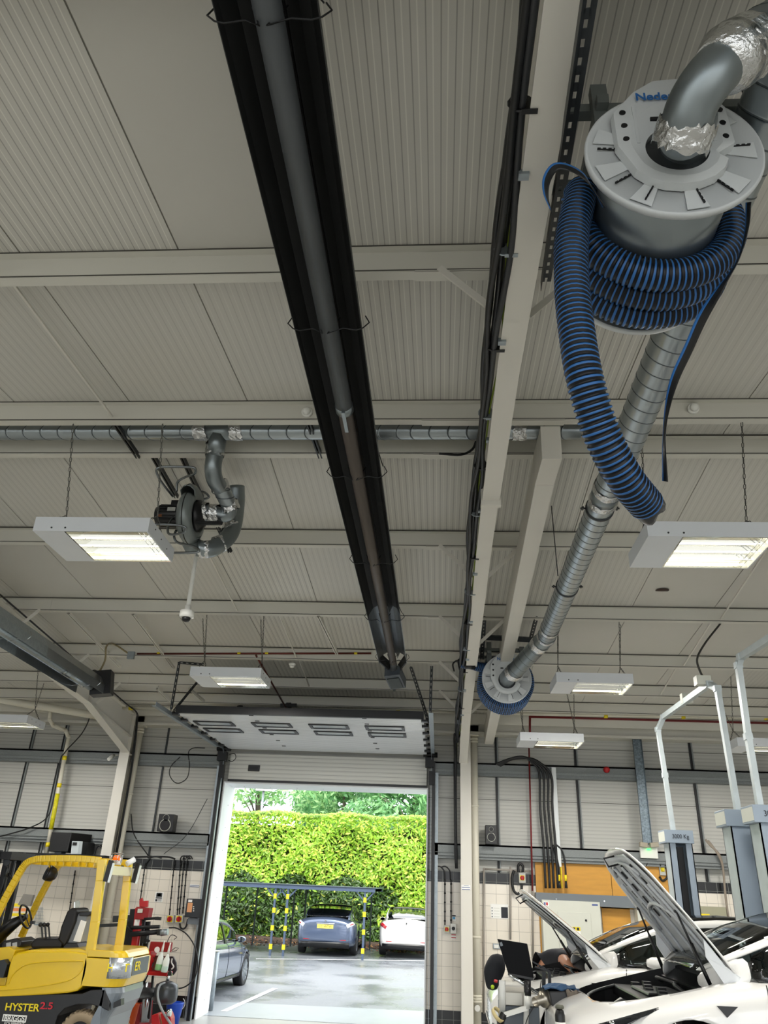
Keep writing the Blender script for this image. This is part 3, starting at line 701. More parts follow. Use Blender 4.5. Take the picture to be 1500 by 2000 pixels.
# drop to the fan
t = duct('silver duct drop with taped bends from ridge tee down to extractor fan', (-2.1, 6.1, 5.8))
def A(x, y, Y): return at(x, y, Y=Y)
c1 = [V(-2.1, 6.02, 5.97), A(421, 862, 6.08), A(419, 890, 6.12)]
mb = MB(); mb.cyl(V(-2.1, 6.0, 5.96), A(420, 888, 6.10), .082, 22); mb.build('tee_leg', m_elbow, t)
e1 = [A(420, 885, 6.10), A(416, 915, 6.14), A(420, 938, 6.25), A(430, 952, 6.4)]
mb = MB(); mb.tube(smooth_path(e1, 6), .08, 22); mb.build('upper_bend', m_elbow, t)
mb = MB(); spiral_duct(mb, A(428, 948, 6.38), A(450, 990, 6.6), .08, .09); mb.build('straight_piece', [m_duct, m_seam], t)
mb = MB(); mb.tube(smooth_path([A(449, 988, 6.6), A(446, 1002, 6.66), A(432, 1006, 6.66), A(412, 1000, 6.62), A(388, 998, 6.6)], 5), .075, 22); mb.build('inlet_bend', m_elbow, t)
mb = MB(); mb.tube(smooth_path([A(462, 950, 6.95), A(462, 985, 7.0), A(455, 1030, 7.0), A(440, 1055, 6.95), A(410, 1073, 6.85), A(385, 1070, 6.8)], 6), .085, 22); mb.build('outlet_bend', m_elbow, t)
for p, ax in ((A(421, 858, 6.07), (0, .1, -1)), (A(420, 882, 6.10), (0, .1, -1)), (A(429, 949, 6.39), (.3, .5, -.8)), (A(449, 988, 6.59), (.3, .5, -.8)), (A(418, 1002, 6.63), (1, 0, 0)), (A(396, 999, 6.6), (1, 0, 0)), (A(452, 1030, 7.0), (.2, 0, 1)), (A(428, 1063, 6.92), (1, .2, .5)), (A(398, 1073, 6.83), (1, .2, .1))):
    mb = MB(); foil_ring(mb, p, ax, .083, .1); mb.build('foil_tape', m_foil, t)
# ================================================================== EXTRACTOR FAN
fc = A(372, 1008, 6.62)
t = thing('extractor_fan', fc, 'grey snail-shell extractor fan with black motor and bent tube guards', 'fan')
m_fan = mat('fan_grey_casting', '#7f8685', .35, .3)
ax = V(1, 0, 0)
mb = MB(); rows = []
N = 40
for i in range(N+1):       # scroll housing
    a = 2*pi*i/N; Rr = .25+.07*i/N
    c = V(0, cos(a+2.4)*1, sin(a+2.4)*1)
    rows.append([fc+ax*x+c*rr for x, rr in ((-.06, .10), (-.07, Rr-.05), (-.035, Rr-.008), (0, Rr), (.035, Rr-.008), (.07, Rr-.05), (.06, .10))])
mb.grid(rows, True); sh = mb.build('scroll_housing', m_fan, t, solid=.006)
mb = MB(); mb.tube([r_[3] for r_ in rows], .006, 6); mb.build('casing_joint', m_blackm, sh)
pO = A(383, 1062, 6.75)
mb = MB(); mb.tube([fc+V(0, .12, -.2), fc+V(.02, .16, -.26), pO], [.10, .095, .085], 20); mb.build('outlet_spigot', m_fan, t)
mb = MB(); mb.lathe([(.16, .065), (.16, .10), (.11, .14), (.08, .15)], fc, (1, 0, 0), 28); mb.build('inlet_flange', m_black, t)
mb = MB(); mb.lathe([(.10, -.06), (.105, -.10), (.105, -.30), (.09, -.335), (.06, -.345)], fc, (1, 0, 0), 28)
for k in range(16):
    a = 2*pi*k/16; mb.bar(fc+V(-.12, cos(a)*.108, sin(a)*.108), fc+V(-.30, cos(a)*.108, sin(a)*.108), .008, .012)
mb.bx(fc.x-.2, fc.x-.07, fc.y-.05, fc.y+.05, fc.z+.09, fc.z+.15); mo = mb.build('motor', m_black, t)
mb = MB(); mb.bx(fc.x-.2, fc.x-.12, fc.y-.115, fc.y-.11, fc.z+.0, fc.z+.04); mb.build('rating_plate', m_chrome, mo)
mb = MB(); mb.bx(fc.x-.29, fc.x-.25, fc.y-.1, fc.y-.095, fc.z-.05, fc.z-.02); mb.build('orange_sticker', mat('orange_sticker', '#d9731a', .5), mo)
def bent(pl, r=.012):
    mb = MB(); mb.tube(smooth_path(pl, 7), r, 10); mb.build('tube_guard', mat('brushed_tube', '#878c8e', .25, .9), t)
bent([A(345, 960, 6.55), A(347, 942, 6.5), A(362, 932, 6.45), A(380, 925, 6.35), A(380, 914, 6.3), A(360, 912, 6.3), A(318, 912, 6.3), A(306, 916, 6.3), A(308, 928, 6.35), A(318, 945, 6.45), A(338, 970, 6.6)])
bent([A(382, 958, 6.7), A(400, 962, 6.75), A(408, 970, 6.8), A(402, 974, 6.8), A(388, 975, 6.75)])
bent([A(290, 1024, 6.3), A(340, 1025, 6.3), A(362, 1030, 6.3), A(358, 1040, 6.35), A(338, 1044, 6.4), A(328, 1040, 6.45), A(330, 1022, 6.5), A(342, 1006, 6.55)])
bent([A(320, 1080, 6.4), A(380, 1079, 6.4), A(388, 1074, 6.4), A(378, 1067, 6.45), A(348, 1060, 6.5), A(340, 1048, 6.5), A(344, 1036, 6.55)])
mb = MB(); mb.bar(A(383, 1022, 6.5), A(432, 1022, 6.5), .03, .03); mb.bar(A(432, 1022, 6.5), A(424, 1012, 6.7), .03, .03); mb.build('support_bracket', m_blackm, t)
# strut channels between the purlins
def strut(p, q, label, grp='dark strut channels under the purlins', w_=.041, mtl=None, up=(0, 0, 1)):
    p, q = Vector(p), Vector(q); d = (q-p).normalized(); s_ = d.cross(Vector(up)).normalized(); u = s_.cross(d)
    mb = MB(); mb.bar(p+u*w_/2, q+u*w_/2, w_, .003, up=up)
    for k in (-1, 1): mb.bar(p+s_*k*w_/2, q+s_*k*w_/2, .003, w_, up=up); mb.bar(p+s_*k*w_*.33-u*w_/2, q+s_*k*w_*.33-u*w_/2, w_*.3, .003, up=up)
    o = mb.build('strut_channel', mtl or m_strut); tag(o, label, 'steel strut', grp)
    mb = MB(); mb.cyl(p+d*.03, p+d*.03+V(0, 0, .10), .006, 8); mb.build('bolt', m_chrome, o)
    return o
strut(A(219, 818, 5.68), A(270, 892, 6.35), 'dark channel strut left of the extractor fan, nearest the left lamp chain')
strut(A(598, 812, 5.68), A(626, 892, 6.38), 'dark channel strut close against left side of the long dark heater')
zz = roof(6.3)-.2
strut(A(293, 880, 6.35), A(345, 970, 7.25), 'dark channel strut running behind the left bent tube guard of the fan')
strut(A(350, 880, 6.35), A(400, 985, 7.5), 'dark channel strut above the fan, between its tube guard and the duct drop')
for i_, (a_, b_) in enumerate((((134, 1197), (235, 1302)), ((260, 1199), (339, 1304)), ((307, 1345), (331, 1369)), ((370, 1345), (398, 1369)), ((622, 1203), (658, 1276)))):
    za_, zb_ = (roof(10.19)-.185, roof(12.0)-.185) if i_ in (0, 1, 4) else (roof(13.45)-.17, roof(14.5)-.17) if i_ < 5 else (roof(13.45)-.185, roof(13.0)-.185)
    o_ = strut(at(*a_, Z=za_), at(*b_, Z=zb_), 'white channel strut under the far purlins, %s' % ('nearest left heater end box', 'slotted one left of the small door lamp', 'short one left of the slotted hanger', 'short one behind the small door lamp', 'left of the long heater end box', 'short dark one right of the far reel', 'short one over the smallest lamp')[i_], grp='pale channels under the far purlins', mtl=m_paint if i_ != 5 else m_strut)
strut(A(420, 1015, 8.0), A(450, 1078, 8.35), 'short dark channel end below the taped outlet duct')
# ================================================================== HOSE REELS
def hose_mesh(mb, pts, r, pitch, n=18):
    P = resample(pts, pitch/6); rr = []; mi = []
    for i in range(len(P)):
        k = i % 6; rr.append(r+(.0075 if k in (0, 1, 2) else 0))
    for i in range(len(P)-1): mi.append(1 if i % 6 in (0, 1) else 0)
    mb.tube(P, rr, n, mi=mi)
def reel(c, label, near=True):
    t = thing('hose_reel', c, label, 'hose reel', 'white exhaust hose reels')
    rd = .352; n = 64 if near else 48
    # front flange: dished disc with raised rim, axis towards -Y
    ax = V(0, -1, 0)
    mb = MB(); mb.lathe([(.14, .01), (rd-.02, -.002), (rd-.008, .012), (rd, .012), (rd+.004, 0), (rd, -.02), (rd-.02, -.022), (.14, -.018)], c, ax, n, closed=True); fl = mb.build('front_flange', m_reel, t)
    mb = MB()
    for k in range(18):
        a = 2*pi*k/18
        if .3*pi < a < .7*pi: continue
        u = V(cos(a), 0, sin(a)); s_ = V(-sin(a), 0, cos(a))
        q0 = c+u*.19+ax*.008; q1 = c+u*(rd-.03)+ax*.004; wd0, wd1 = .022, .045
        if k % 2 == 0: mb = MB(); mb.prism([q0-s_*wd0, q1-s_*wd1, q1+s_*wd1, q0+s_*wd0], ax*.003); mb.build('raised_panel', m_reel, fl)
    for k, a in enumerate((-145, -118, -75, -50, 5, 175)):
        mb = MB(); a = R(a); u = V(cos(a), 0, sin(a)); s_ = V(-sin(a), 0, cos(a))
        for j in range(4): q = c+u*(.265+.022*(j-1.5))+ax*.012; mb.box(q, (.013, .008, .006), Matrix.Rotation(-a, 3, 'Y'))
        mb.bar(c+u*.233+ax*.010, c+u*.297+ax*.010, .006, .003, up=ax); mb.build('slot_marks', m_blackm, fl)
    # cover plate
    def P(x, z, y=.02): return c+V(x, 0, z)+ax*y
    pl = [P(-.235, .20), P(-.14, .33), P(-.05, .40), P(.06, .41), P(.15, .35), P(.225, .22), P(.235, .0), P(.16, -.06)]
    pl += [P(.20*cos(a), -.06+.17*sin(a)) for a in [R(-10-20*i) for i in range(9)]] + [P(-.235, .0)]
    bot = [(v-c) for v in pl]
    outer = pl
    mb = MB(); NN = 120
    # plate with a round opening: radial bridge between outline and hole
    hole = .125; hc = V(.0, 0, -.03)
    import itertools
    def cast(a):
        d = V(cos(a), 0, sin(a)); best = None
        for i in range(len(outer)):
            p, q = outer[i]-c-hc, outer[(i+1) % len(outer)]-c-hc; e = q-p; den = d.x*e.z-d.z*e.x
            if abs(den) < 1e-9: continue
            tt = (p.x*e.z-p.z*e.x)/den; uu = (p.x*d.z-p.z*d.x)/den
            if tt > 0 and -1e-6 <= uu <= 1+1e-6 and (best is None or tt < best): best = tt
        return best or .2
    rows = [[], [], [], [], []]
    for k in range(NN):
        a = 2*pi*k/NN; d = V(cos(a), 0, sin(a)); R1 = cast(a)
        for row, (rr, yy) in zip(rows, ((hole, -.02), (hole, .05), ((hole+R1)*.5, .055), (R1-.006, .045), (R1, .01))):
            row.append(c+hc+d*rr+ax*yy)
    mb.grid(rows, False, wrap=True); cv = mb.build('cover_plate', m_reel, t)
    for sx in (-1, 1):
        for z in (.03, .11, .19): mb = MB(); mb.lathe([(.013, 0), (.013, .006)], c+V(sx*.195, 0, z)+ax*.048, ax, 12); mb.build('mounting_hole', m_blackm, cv)
    mb = MB(); mb.bx(c.x-.09, c.x-.05, c.y-.062, c.y-.05, c.z+.13, c.z+.145); mb.build('slot', m_blackm, cv)
    mb = MB()
    for sx in (-1, 1): mb = MB(); mb.bar(P(sx*.15, .22, .052), P(sx*.15, .0, .052), .012, .008); mb.build('edge_rib', m_reel, cv)
    txt('lettering', 'Nederman', .062, m_logo, cv, P(-.01, .27, .062), (1, 0, 0), (0, 0, 1), bold=True, width=.25)
    mb = MB(); mb.lathe([(.12, .03), (.12, -.3)], c+hc, ax, 32); mb.build('hub_throat', m_strut, t)
    # drum
    mb = MB(); mb.lathe([(.27, -.02), (.275, -.38), (.27, -.72)], c, ax, n, smooth=True); mb.build('drum', mat('drum_steel', '#8f979a', .3, .85, var=.15), t)
    mb = MB(); rb = .325; mb.lathe([(.1, -.70), (rb, -.705), (rb+.01, -.69), (rb+.014, -.72), (rb, -.735), (.1, -.73)], c, ax, n, closed=True); mb.build('back_flange', m_reel, t)
    # hose wound on the drum
    rh = .062; pts = []
    a0, a1 = (R(172), R(172+360*2+185)) if near else (R(150), R(150+360*4.9)); ys = .30 if near else .09; ye = .60
    N = 220
    for i in range(N+1):
        f = i/N; a = a0+(a1-a0)*f; rr = .27+rh+.008
        pts.append(c+V(rr*cos(a), ys+(ye-ys)*f, rr*sin(a)))
    if near:
        # from the left side of the drum the free end drops down
        st = pts[0]
        hang = [A(1262, 985, 2.75), A(1225, 940, 2.62), A(1190, 880, 2.52), A(1165, 820, 2.45), A(1142, 740, 2.38), A(1128, 660, 2.36), A(1117, 560, 2.36), A(1118, 460, 2.38), A(1135, 380, 2.42)]
        hp = smooth_path(hang+[st+V(.0, -.02, .03)], 10)
        pts = hp[:-1]+pts
    else:
        st = pts[0]; pre = smooth_path([st+V(-.36, -.12, .03), st+V(-.22, -.10, .02), st+V(-.1, -.06, 0), st], 8); pts = pre[:-1]+pts
    mb = MB(); hose_mesh(mb, pts, rh, .0235, 20 if near else 14); mb.build('corrugated_hose', [m_hose, m_blue], t)
    if near:
        e = hang[0]; dd = (Vector(hp[0])-Vector(hp[3])).normalized()
        mb = MB(); u = dd.orthogonal().normalized(); v = dd.cross(u); rows = []
        for tt, sc_, ph in ((-.01, 1, 0), (.03, .98, .1), (.05, .80, .25), (.065, .72, .3), (.05, .68, .3), (-.02, .7, .2)):
            rows.append([e+dd*(tt+.012*sin(3*k*2*pi/20))+(.064*sc_*(1+(.22*cos(2*2*pi*k/20+ph) if tt > .04 else 0)))*(cos(2*pi*k/20)*u+sin(2*pi*k/20)*v) for k in range(20)])
        mb.grid(rows, True, wrap=True); mb.build('hose_cuff', m_black, t)
        mb = MB(); rub = arc(c+V(0, .66, 0), .30, R(-150), R(-30), (1, 0, 0), (0, 0, 1), 16); mb.tube(rub, .009, 8); mb.build('rubber_stop', m_black, t)
    else:
        mb = MB(); q = pre[0]; mb.cyl(q+V(.2, 0, 0), q+V(.05, 0, .0), .08, 20); mb.tube(smooth_path([q+V(.0, 0, .05), q+V(-.08, 0, .03), q+V(-.12, 0, -.02), q+V(-.1, 0, -.12)]), .012, 6); mb.tube(smooth_path([q+V(.0, 0, .07), q+V(-.04, 0, .05), q+V(-.04, 0, -.0), q+V(-.02, 0, -.1)]), .012, 6); mb.build('hose_nozzle', m_black, t)
    # bracket
    mb = MB(); zt = c.z+.47
    mb.bar(c+V(-.42, .14, .46), c+V(.46, .14, .46), .05, .05); mb.bar(c+V(-.42, .55, .46), c+V(.46, .55, .46), .05, .05)
    mb.bar(c+V(-.24, .1, .10), c+V(-.24, .1, .56), .07, .05, up=(0, 1, 0)); mb.bar(c+V(.24, .1, .12), c+V(.24, .1, .50), .07, .05, up=(0, 1, 0))
    mb.bar(c+V(-.24, .03, .40), c+V(-.24, .8, .46), .05, .05); mb.bar(c+V(.24, .03, .40), c+V(.24, .8, .46), .05, .05)
    mb.bar(c+V(-.24, .8, .46), c+V(-.24, .77, -.05), .05, .04, up=(0, 1, 0)); mb.bar(c+V(.24, .8, .46), c+V(.24, .77, -.05), .05, .04, up=(0, 1, 0))
    mb.build('mounting_frame', mat('grey_bracket_steel', '#6f7472', .45, .4), t)
    return t
reel(V(.93, 2.2, 4.885), 'big near white hose reel at top right with blue-ribbed black hose hanging down from it')
reel(V(.95, 11.0, 4.97), 'small far white hose reel beside the right portal frame with its hose fully wound up', near=False)
for y in (2.36, 2.8):
    for x in (.53, 1.36):
        mb = MB(); mb.cyl((x, y, 5.34), (x, y, roof(y)-.02), .008, 8); tag(mb.build('threaded_rod', m_strut), 'dark threaded rod holding the near hose reel frame to the roof', 'rod', 'hanging rods of the near hose reel')
# slotted channels carrying the reels
hanger(A(1160, -60, 1.55), A(1066, 550, 3.62), 'long perforated steel channel beside the near hose reel, running parallel to the white rafter', up=(0, 0, -1), w_=.062, grp='perforated channels of the hose reels')
hanger(A(946, 1205, 10.2), A(941, 1288, 11.3), 'perforated channel hanging left of the far hose reel', up=(0, 0, -1), w_=.06, grp='perforated channels of the hose reels')
hanger(A(1048, 1205, 10.2), A(1036, 1250, 10.9), 'perforated channel right of the far hose reel, behind its duct', up=(0, 0, -1), w_=.06, grp='perforated channels of the hose reels')
hanger(A(950, 1241, 10.6), A(1046, 1246, 10.6), 'perforated cross bar above the far hose reel', up=(0, 0, -1), w_=.06, grp='perforated channels of the hose reels')
# straps of the near reel
def ribbon(pl, wd, m_list, name, lab, twist=lambda f: 0, flat=(0, 1, 0)):
    P = smooth_path(pl, 8); rows = []; N = len(P)
    for i, p in enumerate(P):
        tn = (P[min(i+1, N-1)]-P[max(i-1, 0)]).normalized(); s_ = tn.cross(Vector(flat)).normalized(); s_ = Matrix.Rotation(twist(i/N), 3, tn) @ s_
        wv = wd(i/N) if callable(wd) else wd
        rows.append([p-s_*wv/2, p-s_*wv/4, p+s_*wv/4, p+s_*wv/2])
    mb = MB(); vs = [v for r_ in rows for v in r_]; fs = []; ms = []
    for i in range(len(rows)-1):
        for k in range(3): fs.append((i*4+k, i*4+k+1, i*4+k+5, i*4+k+4)); ms.append(1 if k == 0 else 0)
    mb.add(vs, fs, True, ms); return tag(mb.build(name, m_list, solid=.003), lab, 'strap')
ribbon([A(1180, 405, 2.15), A(1162, 375, 2.1), A(1140, 345, 2.05), A(1112, 328, 2.05), A(1085, 326, 2.05), A(1068, 350, 2.05), A(1066, 380, 2.05), A(1076, 412, 2.05)], .034, [m_black, m_blue], 'rubber_strap', 'black strap with blue edge looping out to the left of the near hose reel', twist=lambda f: 1.0-f*2.2)
ribbon([A(1462, 395, 2.35), A(1458, 450, 2.4), A(1440, 510, 2.45), A(1405, 565, 2.5), A(1372, 620, 2.5), A(1345, 680, 2.5), A(1318, 740, 2.5), A(1303, 800, 2.5), A(1297, 860, 2.5), A(1299, 940, 2.62)], lambda f: .022+.02*sin(f*pi*1.1)**2, [m_black, m_blue], 'rubber_strap', 'long black strap with blue edge hanging from right side of the near hose reel', twist=lambda f: .5+sin(f*9)*.9)
# ================================================================== CAMERAS, DETECTORS
cb = A(363, 1212, 7.3)
t = thing('dome_camera', cb, 'white dome camera on a long ceiling pole below the extractor fan', 'security camera')
mb = MB(); ptop = V(cb.x, cb.y, roof(cb.y)-.02); mb.cyl(cb+V(0, 0, .12), ptop, .022, 14); mb.build('pole', m_wplast, t)
mb = MB(); mb.lathe([(.03, .16), (.034, .11), (.07, .10), (.075, .06), (.072, .035), (.045, .03)], cb, (0, 0, 1), 28); mb.build('body', m_wplast, t)
mb = MB(); mb.lathe([(.045, .032), (.043, .01), (.03, -.008), (.0, -.015)], cb, (0, 0, 1), 24); mb.build('dome', m_black, t)
def detector(p, ax, lab, r=.05):
    p = Vector(p); t = thing('smoke_detector', p, lab, 'smoke detector', 'round white detectors on the purlins')
    mb = MB(); mb.lathe([(r*1.0, 0), (r, .02), (r*.85, .03)], p, ax, 24); mb.build('base', m_wplast, t)
    mb = MB(); mb.lathe([(r*.7, .03), (r*.68, .055), (r*.4, .068), (0.001, .07)], p, ax, 24); mb.build('head', m_wplast, t)
    return t
detector(A(1353, 799, 5.65), (0, -1, -.2), 'round white detector on the purlin right of the dangling blue hose'); detector(A(600, 806, 5.65), (0, -1, -.2), 'round white detector on the purlin just left of the long dark heater'); detector(A(570, 1295, 12.0)+V(0, .04, 0), (0, 0, -1), 'round white detector under a far purlin above the raised door', .055)
detector(A(915, 1225, 10.15), (0, -1, 0), 'round white detector half hidden behind the right portal frame', .05)
mb = MB(); q = A(1294, 1157, 9.62); mb.lathe([(.085, .0), (.085, .004), (.0, .005)], V(q.x, q.y, roof(q.y)-.001), (0, SL, -1), 24); tag(mb.build('ceiling_hole', mat('rusty_brown_hole', '#3b2a20', .8)), 'dark brown round hole in the ceiling panel at right', 'hole')
# ================================================================== PIPES AND CABLES
def pipe(pl, r, m, name, lab, cat='pipe', grp=None, n=12, smooth=False, per=6):
    mb = MB(); P = smooth_path(pl, per) if smooth else [Vector(p) for p in pl]
    if smooth: mb.tube(P, r, n)
    else:
        for a, b in zip(P, P[1:]): mb.cyl(a, b, r, n)
        for p in P[1:-1]: mb.lathe([(0.0001, -r*1.15), (r*.8, -r*.8), (r*1.18, 0), (r*.8, r*.8), (0.0001, r*1.15)], p, (0, 0, 1), n)
    return tag(mb.build(name, m), lab, cat, grp)
def collars(o, pts, ax, r, m, w_=.03, name='tape_band'):
    for p in pts:
        mb = MB(); mb.lathe([(r+.002, -w_/2), (r+.002, w_/2)], p, ax, 12); mb.build(name, m, o)
Yc = 11.95; zc = at(500, 1277, Y=Yc).z
o = pipe([A(268, 1277, Yc), A(725, 1276, Yc)], .016, m_copper, 'copper_pipe', 'dark copper gas pipe with yellow bands running level below a far purlin')
collars(o, [A(310, 1276, Yc), A(467, 1276, Yc), A(695, 1276, Yc), A(521, 1276, Yc)], (1, 0, 0), .017, m_tape, .05)
mb = MB(); mb.box(A(256, 1280, Yc), (.11, .05, .12)); tag(mb.build('junction_box', m_galv), 'small grey junction at left end of the copper gas pipe', 'junction box')
o = pipe([A(500, 1280, Yc), A(563, 1390, 14.6)], .016, m_copper, 'copper_pipe', 'copper branch pipe slanting down towards the middle of the raised door')
mb = MB(); mb.cyl(A(564, 1372, 14.5), A(564, 1392, 14.6), .05, 14); mb.bar(A(548, 1378, 14.5), A(580, 1378, 14.5), .08, .06); tag(mb.build('valve', m_black), 'black valve on the copper branch pipe behind top edge of the raised door', 'valve')
Yg = 14.85
o = pipe([A(240, 1382, Yg), A(890, 1390, Yg)], .035, m_wpipe, 'gas_pipe', 'cream gas pipe with yellow tape bands running level above the raised door')
collars(o, [A(x, 1383+(x-240)*.012, Yg) for x in (256, 375, 442, 610, 778)], (1, 0, 0), .036, m_tape, .08)
mb = MB(); mb.cyl(A(470, 1380, Yg)+V(0, -.05, 0), A(470, 1390, Yg)+V(0, -.05, 0), .06, 14); mb.build('valve_body', m_black, o)
o = pipe([A(955, 1392, Yg), A(1560, 1404, Yg)], .035, m_wpipe, 'gas_pipe', 'cream gas pipe with yellow tape bands above the right hand bays')
collars(o, [A(x, 1396+(x-955)*.012, Yg) for x in (1183, 1334, 1495)], (1, 0, 0), .036, m_tape, .07)
m_rpipe = mat('dark_red_pipe', '#6e1518', .4)
o = pipe([A(1035, 1440, 15.3), A(1035, 1400, 15.3), A(1560, 1414, 15.3)], .022, m_rpipe, 'sprinkler_pipe', 'dark red pipe running level under the eaves at right, above the smallest lamp')
pipe([A(1033, 1455, 15.72), A(1040, 1740, 15.72)], .016, m_rpipe, 'sprinkler_pipe', 'thin dark red pipe dropping down the back wall beside the plywood board')
# big drain pipe left + small gas pipe with tape
pipe([A(-60, 1352, 14.6), A(0, 1366, 14.7), A(190, 1398, 15.1)], .075, m_wpipe, 'drain_pipe', 'fat cream drain pipe sloping across behind left portal frame', smooth=True)
P0 = [A(99, 1385, 15.2), A(97, 1405, 15.2), A(104, 1417, 15.3), A(128, 1427, 15.5), A(134, 1440, 15.6), A(127, 1475, 15.65), A(88, 1680, 15.65)]
o = pipe(P0, .04, m_wpipe, 'gas_pipe', 'cream pipe wrapped with yellow gas tape dropping down the back wall behind the forklift')
pl = [A(127, 1475, 15.65), A(88, 1680, 15.65)]
def along(a, b, f): return Vector(a).lerp(Vector(b), f)
collars(o, [along(*pl, .03), along(*pl, .30), along(*pl, .86)], pl[1]-pl[0], .042, m_tape, .08)
mb = MB(); mb.cyl(along(*pl, .38), along(*pl, .72), .043, 12); mb.build('warning_tape', mat('yellow_warning_tape', '#d8c81a', .5, var=.6, vscale=14), o)
# rain water down pipes beside the columns
def rwp(x, y, yb, lab):
    p = V(x, 15.72, 5.15); o = pipe([p, V(x, 15.72, 0)], .072, m_wpipe, 'downpipe', lab, 'drain pipe', n=18)
    for z in (4.95, 4.9, 3.7, 1.5, .52, .56, .60):
        mb = MB(); mb.lathe([(.074, -.02), (.084, -.012), (.084, .012), (.074, .02)], (x, 15.72, z), (0, 0, 1), 18); mb.build('collar', m_wpipe, o)
    mb = MB(); mb.bx(x-.09, x+.09, 15.62, 15.85, 5.0, 5.2); mb.build('hopper', m_wpipe, o)
    return o
xr = at(931, 1900, Y=15.72).x; xl = at(243, 1600, Y=15.72).x
o = rwp(xr, 0, 0, 'cream rainwater pipe standing right of the column beside the open door')
mb = MB(); mb.lathe([(.05, 0), (.05, .03), (.045, .035)], (xr, 15.645, .43), (0, -1, 0), 20); mb.build('rodding_cap', m_wplast, o)
rwp(xl, 0, 0, 'cream rainwater pipe standing behind the left portal column')
# cable bundle along the right rafter
rb = lambda y: roof(y)-.185-.42
m_bund = [m_cable, mat('dark_grey_cable', '#25272a', .5), m_cable, m_cgreen, mat('charcoal_cable', '#191b1d', .35), m_cable]
offs = [(-.13, .06), (-.105, .015), (-.15, .02), (-.085, .05), (-.12, .095), (-.155, .075)]
for i, (ox, oz) in enumerate(offs):
    pts = []
    y = -.6; 
    while y < 15.3:
        wob = .014*sin(y*1.9+i*2.1)+.008*sin(y*4.3+i)
        pts.append(V(.445+ox+wob, y, rb(y)+oz+.01*cos(y*2.3+i*1.7))); y += .22
    pts += [V(.40+ox*.8, 15.5, 5.0), V(.38+ox*.6, 15.62, 4.6), V(.36+ox*.5, 15.7, 3.9+.1*i), V(.37+ox*.5, 15.72, 3.0), V(.37+ox*.4, 15.75, 2.6)]
    pipe(pts, .019 if i != 3 else .007, m_bund[i], 'cable', ('yellow and green earth cable' if i == 3 else 'black cable')+' bundled along left side of the right rafter', 'cable', 'bundled cables along the right rafter', 8, True, 3)
    if i == 3:
        pass
for k in range(17):
    y = .4+k*.9
    mb = MB(); mb.lathe([(.055, -.005), (.06, 0), (.055, .005)], (.33, y, rb(y)+.05), (0, 1, 0), 12); mb.bx(.33, .40, y-.012, y+.012, rb(y)-.008, rb(y)-.002)
    tag(mb.build('cable_tie', m_galv if k % 2 else m_black), 'tie round the cable bundle along the right rafter', 'cable tie', 'ties on the cable bundle')
for k in range(10):
    y = 1.2+k*1.35; mb = MB(); mb.bx(.35, .40, y-.02, y+.02, rb(y)-.018, rb(y)+.012)
    tag(mb.build('beam_clip', m_galv), 'small metal clip gripping left edge of the right rafter flange', 'clip', 'beam clips on the rafter flange')
pipe([A(858, 886, 6.0), A(900, 888, 6.05), A(922, 878, 6.1), A(930, 862, 6.1)], .012, m_cable, 'cable', 'black cable curling off the bundle to the left at the ridge', 'cable', None, 8, True)
pipe([V(.45, 6.42, A(975, 892, 6.42).z), A(1010, 890, 6.42), V(.95, 6.42, A(1052, 886, 6.42).z)], .016, m_cable, 'cable', 'black cable crossing between rafter and the second beam at the ridge', 'cable', None, 8, True)
# cables down left frame
pts = [V(-6.02, y, roof(y)-.25) for y in (8.5, 10, 11.5, 13, 14.4, 15.0)]+[V(-6.10, 15.3, 5.0), V(-6.15, 15.5, 4.7), V(-6.16, 15.6, 4.0), V(-6.16, 15.6, 2.6)]
for i, dx_ in enumerate((0, .05)):
    pipe([p+V(dx_*.5, 0, -.02*i) for p in pts], .012, m_cable, 'cable', 'black cable following left portal frame down its right side, %s of two' % ('upper', 'lower')[i], 'cable', 'cables on the left portal frame', 8, True)
pipe([A(178, 1385, 15.2), A(172, 1410, 15.3), A(158, 1435, 15.4), A(133, 1462, 15.5), A(125, 1472, 15.55), A(118, 1484, 15.6), A(108, 1540, 15.7), A(95, 1592, 15.7), A(60, 1616, 15.7), A(0, 1634, 15.7)], .012, m_cable, 'cable', 'thin black cable drooping from the left haunch across the cream pipe to left edge', 'cable', None, 8, True)
pipe([A(1407, 1218, 10.3), A(1378, 1255, 10.0), A(1362, 1285, 9.6), A(1366, 1308, 9.2), A(1377, 1330, 8.9)], .013, m_cable, 'cable', 'black cable looping down from a purlin to the top of the lift hoop', 'cable', None, 8, True)
# loop on left wall and loose ones
pipe([A(352, 1478, 15.79), A(335, 1495, 15.79), A(331, 1512, 15.79), A(340, 1527, 15.79), A(352, 1529, 15.79), A(366, 1518, 15.79), A(370, 1495, 15.79), A(368, 1470, 15.79), A(378, 1461, 15.79), A(400, 1461, 15.79)], .009, m_cable, 'cable', 'thin black cable forming a big loop on the wall left of the door track', 'cable', None, 6, True)
pipe([A(405, 1560, 15.8), A(365, 1630, 15.8), A(320, 1668, 15.8)], .007, m_strut, 'cable', 'thin grey wire slanting down the wall left of the door', 'cable', None, 6, True)
pipe([A(256, 1590, 15.8), A(262, 1630, 15.8), A(290, 1672, 15.8)], .012, m_cable, 'cable', 'black cable slanting from behind the left column to the dark tile band', 'cable', None, 6, True)
